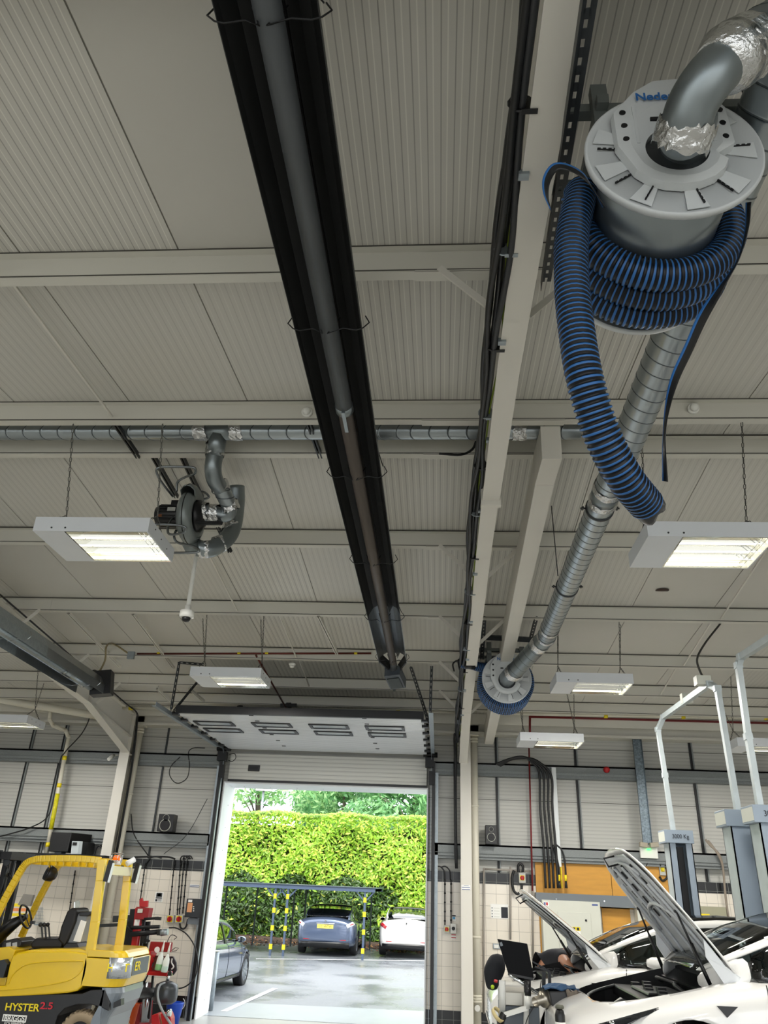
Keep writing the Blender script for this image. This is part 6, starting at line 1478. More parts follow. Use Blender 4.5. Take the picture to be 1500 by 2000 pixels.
mb = MB(); mb.prism(FP([(155, 1781), (176, 1780), (178, 1785), (172, 1790), (154, 1789)], Ys+.05), (0, .4, 0)); mb.build('armrest_pad', m_black, t, bevel=.01, fixn=True)
for i, (x, y) in enumerate(((80, 1806), (87, 1805), (94, 1804))):
    mb = MB(); mb.tube(smooth_path(FP([(x+3, 1834), (x+2, 1820), (x+1, 1810), (x-1, 1806)], Ys-.05+.05*i)), .012, 8); mb.lathe([(.001, -.03), (.028, -.01), (.028, .015), (.001, .03)], FP([(x-1, 1806)], Ys-.05+.05*i)[0], (0, 0, 1), 12); mb.build('control_lever', m_black, t)
# steering
c = A(50, 1790, Y0+.5); ax = V(.82, 0, .42).normalized()
mb = MB(); u = ax.orthogonal().normalized(); v = ax.cross(u); mb.tube([c+.16*(cos(a)*u+sin(a)*v) for a in [2*pi*i/32 for i in range(33)]], .014, 8)
for k in range(3): a = 2*pi*k/3; mb.bar(c, c+.155*(cos(a)*u+sin(a)*v), .025, .012)
mb.lathe([(.04, -.02), (.035, .02)], c, ax, 14); mb.build('steering_wheel', m_black, t)
mb = MB(); mb.tube([c, A(25, 1805, Y0+.5), A(-10, 1835, Y0+.5)], [.04, .08, .10], 14); mb.build('steering_column', m_black, t)
mb = MB(); mb.box(c+V(.12, 0, -.07), (.06, .05, .04)); mb.build('direction_switch', m_black, t)
mb = MB(); mb.prism(FP([(6, 1838), (32, 1832), (42, 1838), (40, 1848), (30, 1854), (4, 1858)], Y0+.3), (0, .45, 0)); dc = mb.build('display_console', m_black, t, bevel=.012, fixn=True)
for x in (12, 24):
    mb = MB(); mb.prism(FP([(x, 1842), (x+9, 1840), (x+9, 1852), (x, 1854)], Y0+.295), (0, .006, 0)); mb.build('console_panel', mat('console_grey', '#a9b0b8', .4), dc, fixn=True)
# mast and hoses at left
for x0, x1, lab in ((-28, -8, 0), (-2, 8, 1)):
    a, b = A(x0, 1668, Y0+.3), A(x1, 1668, Y0+.3); mb = MB(); mb.bx(a.x, b.x, Y0+.18, Y0+.26, .1, 2.48); mb.bx(a.x, b.x, YB-.26, YB-.18, .1, 2.48); mb.build('mast_channel', m_blackm, t)
mb = MB(); q = A(-4, 1672, Y0+.3); mb.bx(q.x-.1, q.x+.25, Y0+.2, YB-.2, 2.36, 2.46); mb.bx(q.x+.10, q.x+.17, Y0+.3, Y0+.4, 1.9, 2.4); mb.build('mast_crosshead', m_blackm, t)
for i in range(3):
    mb = MB(); mb.tube(smooth_path([A(24-i*3, 1716-i*4, Y0+.35), A(18-i*2, 1708, Y0+.35), A(10, 1722, Y0+.35), A(6, 1760, Y0+.35), A(-6+i*3, 1815, Y0+.35)]), .014, 8); mb.build('hydraulic_hose', m_black, t)
q = A(14, 1684, Y0+.3); mb = MB(); mb.tube([A(9, 1726, Y0+.3), A(17, 1690, Y0+.3)], [.01, .01], 8); mb.tube([A(11, 1712, Y0+.3), A(15, 1694, Y0+.3)], .022, 10); mb.lathe([(.05, -.02), (.05, .02)], q, (0, 1, 0), 16); mb.build('lift_roller', m_strut, t)
# ================================================================== TYRE CHANGER AND THINGS BESIDE IT
t = thing('tyre_changer', A(275, 1980, 14.6), 'red and black tyre changing machine standing between forklift and door', 'tyre changer')
T = lambda pl, Y=14.6: [A(x, y, Y) for x, y in pl]
def slab(name, pl, Y, dep, m, par=t, bev=.006): 
    mb = MB(); mb.prism(T(pl, Y), (0, dep, 0)); return mb.build(name, m, par, bevel=bev, fixn=True)
mb = MB(); mb.bar(A(266, 1775, 14.7), A(248, 1975, 14.7), .20, .14, up=(1, 0, 0)); mb.build('column', m_blackm, t)
slab('column_cover', [(264, 1773), (277, 1772), (262, 1884), (252, 1884)], 14.55, .12, m_red)
slab('head_housing', [(266, 1771), (292, 1774), (288, 1797), (264, 1795)], 14.5, .2, mat('dark_red', '#8d1016', .4))
slab('top_bracket', [(272, 1758), (277, 1753), (279, 1760), (289, 1759), (288, 1772), (272, 1771)], 14.58, .05, m_red)
slab('label', [(263, 1796), (273, 1796), (271, 1808), (261, 1808)], 14.54, .008, m_paper)
slab('name_label', [(269, 1775), (279, 1775), (278, 1783), (268, 1783)], 14.49, .008, m_lgrey)
slab('pneumatic_cylinder', [(279, 1788), (284, 1788), (268, 1930), (262, 1930)], 14.65, .06, m_blackm)
for pl, r in (([(256, 1812), (312, 1810)], .028), ([(256, 1825), (310, 1820)], .04), ([(282, 1795), (309, 1793)], .022), ([(258, 1820), (235, 1795)], .02), ([(272, 1940), (300, 1880)], .012)):
    mb = MB(); mb.cyl(A(*pl[0], 14.5), A(*pl[1], 14.45), r, 12); mb.build('arm', m_blackm, t)
mb = MB(); mb.box(A(309, 1794, 14.45), (.1, .05, .05)); mb.box(A(312, 1821, 14.4), (.07, .07, .09)); mb.build('arm_end', m_black, t)
mb = MB(); mb.cyl(A(314, 1822, 14.4), A(328, 1820, 14.4), .05, 16); mb.build('roller', m_galv, t)
mb = MB(); mb.cyl(A(292, 1918, 14.5), A(282, 1996, 14.5), .075, 18); mb.build('bead_cylinder', mat('polished_cylinder', '#b9bfc4', .2, .9), t)
mb = MB(); mb.lathe([(.28, 0), (.29, .03), (.1, .06)], A(272, 1940, 14.3), (.05, -.2, 1), 32); mb.build('turntable', m_strut, t)
for k in range(6):
    mb = MB(); q = A(258+k*4, 1850+((k*37) % 60), 14.45); mb.tube(smooth_path([q, q+V(.05, -.03, -.1), q+V(-.03, -.05, -.22), q+V(.04, 0, -.34)]), .01, 6); mb.build('air_hose', m_cable, t)
for k, (pl, wd) in enumerate((([(262, 1800), (243, 1985)], .07), ([(288, 1800), (272, 1960)], .05), ([(280, 1850), (268, 1975)], .10), ([(255, 1790), (240, 1900)], .04))):
    mb = MB(); mb.bar(A(*pl[0], 14.75+.03*k), A(*pl[1], 14.75+.03*k), wd, .10, up=(1, 0, 0)); mb.build('guide_rail', m_black, t)
for k, (x, y) in enumerate(((282, 1835), (290, 1868), (276, 1900), (268, 1925), (286, 1945))):
    mb = MB(); mb.box(A(x, y, 14.5), (.09, .07, .11), Matrix.Rotation(R(12*k), 3, 'Y')); mb.cyl(A(x, y, 14.5), A(x+9, y+3, 14.42), .02, 10); mb.build('mechanism', m_strut if k % 2 else m_blackm, t)
mb = MB(); mb.bar(A(222, 1795, 14.7), A(262, 1793, 14.7), .09, .10); mb.bar(A(195, 1808, 14.9), A(235, 1806, 14.8), .07, .05); mb.build('side_arm', m_strut, t)
slab('base_cabinet', [(240, 1960), (275, 1962), (272, 2010), (238, 2010)], 14.5, .6, mat('dark_red', '#8d1016', .4))
t2 = thing('tool_shelf', A(310, 1880, 14.3), 'red wall tool holder carrying two spray bottles beside the tyre changer', 'tool shelf')
for nm, pl, Y, dep, m in (('back_panel', [(294, 1839), (336, 1841), (333, 1860), (290, 1858)], 14.42, .06, mat('dark_red', '#8d1016', .4)), ('tray', [(281, 1897), (327, 1900), (325, 1907), (280, 1904)], 14.25, .3, m_red), ('side_panel', [(290, 1858), (296, 1858), (286, 1900), (280, 1900)], 14.25, .3, m_red), ('inner_panel', [(296, 1866), (330, 1868), (324, 1898), (286, 1897)], 14.5, .04, mat('rusty_brown', '#5b3326', .8, var=.4, vscale=20))):
    slab(nm, pl, Y, dep, m, t2)
mb = MB(); mb.lathe([(.045, 0), (.045, .012), (.036, .015)], A(307, 1855, 14.42), (0, -1, 0), 20); mb.build('pressure_gauge', m_paper, t2)
slab('leg', [(296, 1906), (300, 1906), (292, 1990), (288, 1990)], 14.45, .05, m_blackm, t2)
def bottle(x, y, lab, liq):
    b = A(x, y, 14.22); t = thing('spray_bottle', b, lab, 'bottle', 'spray bottles on the red tool holder')
    mb = MB(); mb.lathe([(.045, 0), (.052, .01), (.052, .14), (.045, .19), (.02, .24), (.016, .27)], b, (.10, 0, 1), 20); mb.build('body', mat('milky_plastic', '#dfe5df', .35), t)
    mb = MB(); mb.lathe([(.0525, .006), (.054, .012), (.054, .085), (.0525, .09)], b, (.10, 0, 1), 20); mb.build('liquid', liq, t)
    mb = MB(); mb.lathe([(.02, .26), (.018, .33), (.01, .39), (.012, .42), (.001, .425)], b, (.10, 0, 1), 14); mb.build('nozzle', m_wplast, t)
bottle(308, 1895, 'left white spray bottle with green liquid on the red tool holder', mat('green_liquid', '#7fae78', .3))
bottle(320, 1899, 'right white spray bottle with pale liquid on the red tool holder', mat('pale_green_liquid', '#b9cfc4', .3))
t3 = thing('pressure_tank', A(322, 1962, 14.3), 'small dark round pressure tank under the spray bottles', 'tank')
b = A(321, 1962, 14.3); mb = MB(); mb.lathe([(.001, 0), (.12, .01), (.18, .05), (.19, .12), (.19, .22), (.17, .28), (.08, .32), (.03, .33)], b, (0, 0, 1), 32); mb.build('vessel', mat('dark_grey_vessel', '#42464a', .3, .4), t3)
mb = MB(); mb.cyl(b+V(0, 0, .32), b+V(.0, 0, .42), .025, 12); mb.bar(b+V(-.04, 0, .40), b+V(.06, 0, .42), .03, .03); mb.lathe([(.035, 0), (.035, .02)], b+V(.03, -.03, .44), (0, -1, 0), 14); mb.build('valve', m_chrome, t3)
pipe([A(322, 1920, 14.2), A(312, 1925, 14.1), A(308, 1945, 14.0), A(315, 1970, 13.9), A(330, 1995, 13.8), A(340, 2010, 13.8)], .018, mat('grey_air_hose', '#8f9598', .3), 'air_hose', 'grey hose curving down in front of the dark pressure tank', 'hose', None, 8, True)
pipe([A(330, 1812, 14.9), A(345, 1813, 14.9), A(365, 1825, 14.9), A(381, 1850, 14.9), A(386, 1880, 14.9), A(381, 1908, 14.9), A(362, 1927, 14.9), A(338, 1932, 14.9)], .011, m_cable, 'air_hose', 'thin dark hose bowing out in a half circle in front of the tiles', 'hose', None, 8, True)
pipe([A(340, 1835, 14.9), A(345, 1830, 14.9), A(336, 1826, 14.9), A(330, 1832, 14.9), A(326, 1842, 14.9)], .006, m_cable, 'cable', 'short thin wire sticking up from the red tool holder', 'cable', None, 6, True)
mb = MB(); mb.tube([A(335, 1857, 14.6), A(342, 1851, 14.6), A(349, 1852, 14.6), A(344, 1857, 14.6), A(336, 1858, 14.6)], .006, 6); tag(mb.build('wire_hook', m_black), 'small diamond shaped wire hook on the tiles right of the tool holder', 'hook')
t4 = thing('hose_holder', A(338, 1885, 14.7), 'dark curved holder with a white tool hanging right of the spray bottles', 'holder')
mb = MB(); mb.prism(T([(330, 1868), (338, 1868), (344, 1880), (345, 1895), (338, 1905), (328, 1902), (326, 1885)], 14.7), (0, .05, 0)); mb.build('back_plate', mat('dark_plum_plastic', '#241b20', .5), t4, bevel=.01, fixn=True)
mb = MB(); mb.tube(smooth_path([A(336, 1872, 14.65), A(335, 1880, 14.65), A(339, 1888, 14.65), A(335, 1893, 14.65)]), .012, 8); mb.build('white_tool', m_wplast, t4)
# bucket
b = A(338, 1990, 15.2); t5 = thing('bucket', (b.x, 15.2, 0), 'bright blue plastic bucket by the black skirting tiles', 'bucket')
zt5 = A(338, 1957, 15.2).z; m_bl = mat('blue_bucket_plastic', '#1d4fc4', .35)
mb = MB(); mb.lathe([(.10, .0), (.14, zt5), (.15, zt5), (.15, zt5-.02), (.145, zt5-.03), (.095, -.0)], (b.x, 15.2, .0), (0, 0, 1), 28); mb.build('pail', m_bl, t5)
mb = MB(); mb.tube(arc((b.x+.08, 15.2, zt5-.02), .09, R(60), R(-100), (1, 0, 0), (0, 0, 1), 10), .006, 6); mb.build('handle', m_wplast, t5)
t6 = thing('trolley_jack', A(320, 1990, 13.9), 'red jack at the bottom of the frame in front of the blue bucket', 'jack')
mb = MB(); mb.prism(T([(296, 1983), (309, 1979), (316, 2010), (295, 2010)], 13.9), (0, .25, 0)); mb.build('side_frame', m_red, t6, fixn=True, bevel=.01)
mb = MB(); mb.prism(T([(313, 1980), (330, 1978), (334, 1990), (334, 2010), (318, 2010)], 13.85), (0, .2, 0)); mb.build('front_frame', m_red, t6, fixn=True, bevel=.01)
mb = MB(); mb.cyl(A(327, 1978, 13.8), A(334, 1978, 13.8), .05, 14); mb.build('wheel', m_chrome, t6)
def cone(x, y, Y, lab, h=.42):
    b = A(x, y, Y); t = thing('traffic_cone', (b.x, Y, b.z-h), lab, 'cone'); mb = MB(); mb.lathe([(.16, 0), (.03, h), (.001, h+.01)], (b.x, Y, b.z-h), (0, 0, 1), 24); mb.build('cone_body', mat('orange_cone', '#d8541c', .5), t)
    mb = MB(); mb.bx(b.x-.19, b.x+.19, Y-.19, Y+.19, b.z-h-.03, b.z-h); mb.build('cone_base', m_black, t)
t7 = thing('orange_tub', A(252, 1985, 14.0), 'orange tub with a small box on it behind the forklift wheel', 'tub')
mb = MB(); mb.lathe([(.10, 0), (.14, .30), (.15, .30)], V(A(252, 1985, 14.0).x, 14.0, .12), (0, 0, 1), 24); mb.build('tub_body', mat('orange_plastic', '#cf5317', .45), t7)
mb = MB(); mb.prism(T([(246, 1955), (262, 1953), (264, 1968), (246, 1970)], 14.0), (0, .15, 0)); mb.build('box', mat('brown_orange_box', '#b5562e', .6), t7, fixn=True)
# ================================================================== DIAGNOSTIC TROLLEY
Yt = 7.75
tx0, tx1 = A(979, 1940, Yt).x, A(1052, 1940, Yt).x
t = thing('tool_trolley', ((tx0+tx1)/2, Yt+.25, 0), 'tall dark grey workshop trolley with metal top carrying the laptop', 'trolley')
ztop = A(1010, 1938, Yt).z
mb = MB(); mb.bx(tx0, tx1, Yt, Yt+.45, .12, ztop-.10); mb.build('cabinet_body', mat('slate_trolley', '#50585f', .4), t, bevel=.008)
mb = MB(); mb.bx(tx0, tx1, Yt, Yt+.45, ztop-.10, ztop); mb.build('top_rim', mat('brushed_rim', '#a7a49a', .35, .7), t, bevel=.006)
for x in (tx0+.05, tx1-.05):
    for y in (Yt+.06, Yt+.39):
        mb = MB(); mb.lathe([(.055, -.015), (.055, .015)], (x, y, .056), (1, 0, 0), 20); mb.bx(x-.02, x+.02, y-.02, y+.02, .06, .13); mb.build('castor', m_tyre, t)
mb = MB(); mb.cyl(A(981, 1980, Yt-.06), A(981, 1915, Yt-.06), .028, 16); mb.build('grey_post_tube', mat('pale_tube', '#c9cac6', .4), t)
mb = MB(); mb.cyl(A(1027, 2003, Yt-.10), A(1029, 1940, Yt-.10), .022, 12); mb.bar(A(1030, 1968, Yt-.12), A(985, 1982, Yt-.12), .04, .035); mb.cyl(A(1029, 1945, Yt-.12), A(1030, 1970, Yt-.12), .024, 14); mb.build('swivel_arm', mat('white_arm', '#dcdcd6', .3), t)
mb = MB(); mb.cyl(A(1024, 1935, Yt-.1), A(1036, 1935, Yt-.1), .04, 16); mb.cyl(A(1030, 1915, Yt-.1), A(1030, 1938, Yt-.1), .03, 14); mb.build('arm_joint', m_black, t)
mb = MB(); mb.tube([A(995, 1904, Yt-.1), A(1020, 1920, Yt-.1), A(1050, 1940, Yt-.05), A(1068, 1948, Yt)], .014, 10); mb.build('chrome_rail', m_chrome, t)
mb = MB(); mb.bx(A(1018, 1935, Yt-.01).x-.0, A(1018, 1935, Yt-.01).x+.001, Yt-.01, Yt, ztop-.09, ztop-.02); mb.bx(A(1031, 1943, Yt).x, A(1052, 1943, Yt).x, Yt-.008, Yt, ztop-.085, ztop-.01); mb.build('label_holder', m_paper, t)
tp = thing('masking_tape_roll', A(972, 1975, Yt-.1), 'worn cream tape roll tool on the end of the trolley arm', 'tape roll')
mb = MB(); c = A(973, 1982, Yt-.12); mb.lathe([(.055, -.015), (.062, -.015), (.062, .015), (.055, .015)], c, (.6, -.35, .6), 28, closed=True); mb.build('tape_ring', mat('cream_tape', '#d6c48e', .6), tp)
mb = MB(); mb.cyl(c+V(.01, 0, -.06), c+V(.05, 0, .01), .03, 12); mb.box(c+V(.02, .02, -.07), (.06, .06, .07)); mb.build('tape_holder', m_black, tp)
lt = thing('laptop', A(1010, 1900, Yt), 'open black laptop on the trolley, its blank lid turned to the camera', 'laptop')
L4 = [A(971, 1834, Yt+.02), A(1028, 1843, Yt+.02), A(1041, 1910, Yt-.02), A(992, 1900, Yt-.02)]
mb = MB(); mb.prism(L4, (.01, .012, .0)); ld_ = mb.build('lid', mat('laptop_black', '#0a0b0e', .75, spec=.15), lt, fixn=True, bevel=.002)
mb = MB(); mb.prism([L4[3], L4[2], L4[2]+V(.05, .24, .01), L4[3]+V(.05, .24, .01)], (0, 0, -.018)); mb.build('keyboard_base', m_black, lt, fixn=True)
q = A(979, 1844, Yt+.01); mb = MB(); mb.box(q, (.022, .004, .03), Matrix.Rotation(R(-20), 3, 'Y')); mb.build('lid_mark', m_grey, ld_)
mb = MB(); mb.bar(A(1045, 1888, Yt+.05), A(1075, 1898, Yt+.05), .03, .012); mb.bar(A(1062, 1898, Yt+.03), A(1062, 1940, Yt+.03), .03, .03); mb.bar(A(1073, 1900, Yt+.05), A(1074, 1940, Yt+.05), .025, .03); mb.bar(A(1040, 1878, Yt+.05), A(1074, 1897, Yt+.05), .012, .012)
tag(mb.build('laptop_clamp', m_blackm), 'black clamp bracket with bright edges to the right of the laptop', 'bracket')
jk = MB(); rows = []
for i, (x, y, rr) in enumerate(((972, 1862, .05), (968, 1876, .08), (964, 1892, .10), (964, 1905, .085), (962, 1920, .06), (962, 1935, .045))):
    c = A(x, y, Yt+.2); rows.append([c+V(rr*cos(a)*(1+.12*sin(3*a+i)), rr*.8*sin(a), 0) for a in [2*pi*k/16 for k in range(16)]])
jk.grid(rows, True, wrap=True); jk.f += [list(range(16)), [5*16+k for k in range(16)][::-1]]; jk.m += [0, 0]; jk.s += [True, True]
tag(jk.build('jacket', m_cloth, sub=1, fixn=True), 'black jacket bundled over left corner of the trolley beside the laptop', 'jacket')
mb = MB(); mb.lathe([(.001, -.015), (.014, -.01), (.016, .01), (.001, .02)], A(962, 1928, Yt-.05), (0, -1, .4), 14); tag(mb.build('glove_cuff', mat('lime_green', '#a8c61c', .5)), 'lime green round end of a glove hanging below the black jacket', 'glove')
mb = MB(); mb.lathe([(.016, 0), (.016, .015)], A(968, 1918, Yt-.02), (.2, -.3, 1), 16); tag(mb.build('red_tape', m_red), 'small red ring lying on top of the grey trolley post', 'tape')
pipe([A(1057, 1915, Yt-.1), A(1054, 1935, Yt-.1), A(1048, 1955, Yt-.15), A(1032, 1985, Yt-.15), A(1025, 2005, Yt-.15)], .004, m_cable, 'cable', 'thin black cable trailing down in front of the trolley', 'cable', None, 6, True)
tr = thing('parts_tray', A(1085, 1935, 7.7), 'black tray piled with blue rags on right side of trolley', 'tray')
Yp = 7.3
mb = MB(); mb.prism(T([(1072, 1936), (1118, 1935), (1108, 1968), (1078, 1965)], Yp), (0, .3, 0)); mb.build('tray_body', m_black, tr, fixn=True, bevel=.01)
mb = MB(); rr_ = random.Random(3); rows = []
c = A(1095, 1933, Yp+.1)
for i in range(7): rows.append([c+V(-.14+.045*i, -.1+.035*j, .03*sin(i*.6)*sin(j*.8)+rr_.uniform(0, .025)) for j in range(7)])
mb.grid(rows, False); mb.build('blue_rag', mat('blue_rag', '#2d4d6e', .8, bump=.6), tr, solid=.01)
rg = MB(); rows = []
for i in range(6): rows.append([A(1118+i*1.5, 1935+i*6, Yp-.05)+V(.02*j-.05, .02*sin(j+i), .012*sin(2*j+i)-.006*i) for j in range(7)])
rg.grid(rows, True); tag(rg.build('grey_rag', mat('grey_brown_rag', '#6f665c', .9, bump=.5), solid=.008), 'grey rag draped off right end of the black parts tray', 'rag')
nz_ = thing('extraction_nozzle', A(1068, 1952, Yt-.3), 'brushed metal cone nozzle on a dark stalk with pink glove on it', 'nozzle')
c = A(1066, 1950, Yt-.25); ax = V(-.75, -.6, -.15).normalized()
mb = MB(); mb.lathe([(.03, -.06), (.062, -.04), (.064, .03), (.05, .05), (.035, .055), (.035, .13), (.03, .13), (.028, .06)], c, ax, 28); mb.build('metal_cone', mat('brushed_nozzle', '#a8a193', .3, .85), nz_)
mb = MB(); mb.tube([c-ax*.03, c+V(.03, .02, -.12), c+V(.04, .04, -.45)], .028, 12); mb.build('stalk', m_black, nz_)
mb = MB(); rows = [[c-ax*.03+V(.05+.02*cos(a)*(1+.3*i), 0, -.03*i+.03)+V(.02*sin(a*2), .03*sin(a), .02*cos(a)) for a in [2*pi*k/10 for k in range(10)]] for i in range(5)]
mb.grid(rows, True, wrap=True); mb.build('pink_glove', mat('pink_glove', '#c9586a', .6), nz_)
b = A(1095, 2010, 6.6); sb = thing('spray_can', (b.x, 6.6, b.z-.12), 'black bottle with grey cap in front of the near white car nose', 'bottle')
zc_ = A(1095, 1970, 6.6).z
mb = MB(); mb.lathe([(.035, -.28), (.036, -.04), (.028, -.01), (.016, 0)], (b.x, 6.6, zc_), (0, 0, 1), 24); mb.build('bottle_body', m_black, sb)
mb = MB(); mb.lathe([(.03, -.0), (.032, .012), (.026, .024), (.001, .026)], (b.x, 6.6, zc_), (0, 0, 1), 24); mb.build('cap', mat('grey_green_cap', '#5d5e52', .5), sb)
mb = MB(); mb.lathe([(.0368, -.10), (.0368, -.08)], (b.x, 6.6, zc_), (0, 0, 1), 24); mb.build('label_band', m_paper, sb)
mb = MB(); mb.bar((b.x, 6.62, zc_-.29), (b.x, 7.6, zc_-.29), .12, .015); tag(mb.build('side_shelf', m_blackm), 'dark shelf sticking out from the trolley under the black bottle', 'shelf')
# ================================================================== PERSON bending over the far car
pr = thing('person', (A(1048, 1895, 11.2).x, 11.25, 0), 'person in a black T-shirt bending deep over the far white car, face turned down', 'person')
def skin_body(name, verts, edges, radii, m, parent, sub=2):
    me = bpy.data.meshes.new(name); off = _loc(parent)
    me.from_pydata([Vector(v)-off for v in verts], edges, []); me.materials.append(m)
    o = bpy.data.objects.new(name, me); C.objects.link(o); o.parent = parent; WL[o.name] = V(0, 0, 0)
    o.modifiers.new('skin', 'SKIN'); o.modifiers['skin'].use_smooth_shade = True
    sk = me.skin_vertices[0].data if me.skin_vertices else None
    if sk is None:
        bpy.context.view_layer.update()
    for i, r in enumerate(radii):
        me.skin_vertices[0].data[i].radius = (r, r*.92) if not isinstance(r, tuple) else r
        me.skin_vertices[0].data[i].use_root = (i == 0)
    md = o.modifiers.new('sub', 'SUBSURF'); md.levels = sub; md.render_levels = sub
    dg = bpy.context.evaluated_depsgraph_get(); dg.update()
    nm = bpy.data.meshes.new_from_object(o.evaluated_get(dg)); o.modifiers.clear(); o.data = nm; nm.name = name
    for p in nm.polygons: p.use_smooth = True
    return o
hx = A(1048, 1895, 11.4).x
hip = V(hx, 11.25, 1.16)
sh_ = A(1092, 1866, 10.95); neck = A(1104, 1862, 10.88); head = A(1121, 1869, 10.80)
lsh = sh_+V(.02, -.17, -.02); rsh = sh_+V(.02, .17, -.02)
elb = A(1108, 1883, 10.56); wr = A(1126, 1903, 10.38)
verts = [hip, hip.lerp(sh_, .33)+V(0, 0, .03), hip.lerp(sh_, .7)+V(0, 0, .04), sh_, neck, head+V(-.04, 0, .0), head+V(.05, 0, -.05),
         lsh, elb, wr, wr+V(.07, 0, -.05), rsh, rsh+V(.22, -.05, -.12), rsh+V(.42, -.2, -.25),
         hip+V(-.02, -.11, -.08), hip+V(-.02, -.13, -.56), hip+V(-.06, -.13, -1.06), hip+V(.08, -.13, -1.13),
         hip+V(-.02, .11, -.08), hip+V(.0, .13, -.56), hip+V(-.04, .13, -1.06), hip+V(.10, .13, -1.13)]
edges = [(0, 1), (1, 2), (2, 3), (3, 4), (4, 5), (5, 6), (3, 7), (7, 8), (8, 9), (9, 10), (3, 11), (11, 12), (12, 13), (0, 14), (14, 15), (15, 16), (16, 17), (0, 18), (18, 19), (19, 20), (20, 21)]
radii = [.13, .14, .15, .13, .06, .09, .085, .075, .056, .038, .03, .07, .045, .032, .10, .065, .045, .04, .10, .065, .045, .04]
body = skin_body('body', verts, edges, radii, m_skin, pr)
def fingers(w0, d, nm='fingers'):
    mb = MB(); d = d.normalized(); s_ = d.cross(V(0, 0, 1)).normalized()
    for k, ln in enumerate((.062, .072, .075, .066)):
        p = w0+s_*(k-1.5)*.02; mb.tube([p, p+d*ln*.5, p+d*ln*.85+V(0, 0, -.015), p+d*ln+V(0, 0, -.04)], [.0095, .009, .008, .006], 8)
    p = w0-s_*.035-d*.03; mb.tube([p, p-s_*.02+d*.025, p-s_*.022+d*.05+V(0, 0, -.012)], [.011, .010, .007], 8)
    mb.build('hand_fingers', m_skin, body)
fingers(wr+V(.08, 0, -.05), V(.8, 0, -.5)); fingers(rsh+V(.45, -.21, -.26), V(.8, -.2, -.4))
sv = [hip+V(-.03, 0, -.04), hip.lerp(sh_, .33)+V(0, 0, .03), hip.lerp(sh_, .7)+V(0, 0, .04), sh_, sh_.lerp(neck, .6), lsh, lsh.lerp(elb, .30), rsh, rsh.lerp(verts[12], .6)]
skin_body('t_shirt', sv, [(0, 1), (1, 2), (2, 3), (3, 4), (3, 5), (5, 6), (3, 7), (7, 8)], [.155, .165, .178, .155, .085, .10, .085, .095, .07], m_cloth, pr)
tv = [hip+V(-.03, 0, .02), verts[14], verts[15], verts[16], verts[18], verts[19], verts[20]]
skin_body('trousers', tv, [(0, 1), (1, 2), (2, 3), (0, 4), (4, 5), (5, 6)], [.155, .125, .09, .075, .125, .09, .075], mat('dark_trousers', '#1c1e24', .85), pr)
mb = MB(); mb.lathe([(.001, -.10), (.06, -.085), (.10, -.03), (.108, .03), (.09, .08), (.05, .105), (.001, .115)], head+V(.01, 0, .035), V(.35, 0, .9), 24); mb.build('hair', m_hair, pr)
for s_ in (-1, 1):
    mb = MB(); mb.lathe([(.03, -.006), (.033, 0), (.02, .008)], head+V(.0, s_*.085, -.01), (0, s_, 0), 14); mb.build('ear', m_skin, body)
mb = MB(); mb.lathe([(.018, 0), (.012, .02), (.001, .03)], head+V(.12, 0, -.07), V(.8, 0, -.5), 10); mb.build('nose', m_skin, body)
for q in (verts[17], verts[21]):
    mb = MB(); mb.bx(q.x-.17, q.x+.10, q.y-.05, q.y+.05, 0, .09); mb.build('shoe', m_black, pr, bevel=.02)
# ================================================================== OUTSIDE
def leafy(name, lab, cat, boxes, n, size, mats, seed, stem=None, grp=None, shell=True):
    """boxes: list of (centre, half sizes) ellipsoids or slabs filled with leaf blades near their skin"""
    r = random.Random(seed); mb = MB(); tot = sum(b[1][0]*b[1][2] for b in boxes)
    for c, h, shape in boxes:
        k = int(n*h[0]*h[2]/tot)
        for _ in range(k):
            if shape == 'slab':
                p = V(r.uniform(-1, 1)*h[0], -h[1]+abs(r.gauss(0, .5))*h[1]*.7, r.uniform(-1, 1)*h[2]); nrm = V(r.gauss(0, .5), -1, r.gauss(.35, .5))
                if r.random() < .22: p.z = h[2]+r.uniform(-.1, .35)*h[2]*.14; p.y = r.uniform(-1, 1)*h[1]; nrm = V(r.gauss(0, .6), -.5, 1)
                p.y += .25*sin(p.x*1.7)*sin(p.z*2.1); p.z += .05*sin(p.x*2.3)*(1 if p.z > .7*h[2] else 0)
            else:
                d = V(r.gauss(0, 1), r.gauss(0, 1), r.gauss(0, 1)).normalized(); q = r.uniform(.6, 1.0)
                p = V(d.x*h[0]*q, d.y*h[1]*q, d.z*h[2]*q); nrm = d+V(r.gauss(0, .5), r.gauss(0, .5), r.gauss(0, .5))
            p += Vector(c); nrm.normalize(); s_ = size*r.uniform(.6, 1.3)
            a = nrm.cross(V(r.gauss(0, 1), r.gauss(0, 1), r.gauss(0, 1)-.4)).normalized(); b = nrm.cross(a)
            mi = min(len(mats)-1, int(r.random()*(len(mats)-(1 if len(mats) == 6 else 0))))
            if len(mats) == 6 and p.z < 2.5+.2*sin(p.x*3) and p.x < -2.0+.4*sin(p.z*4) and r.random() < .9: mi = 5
            mb.add([p-a*s_, p-b*s_*.34+nrm*s_*.06, p+a*s_, p+b*s_*.34+nrm*s_*.06], [(0, 1, 2, 3)], False, mi)
    if grp == 'part': return mb
    t = thing(name, (boxes[0][0][0], boxes[0][0][1], gz(boxes[0][0][1])), lab, cat, grp)
    mb.build('foliage', mats, t)
    if stem: stem(t)
    return t
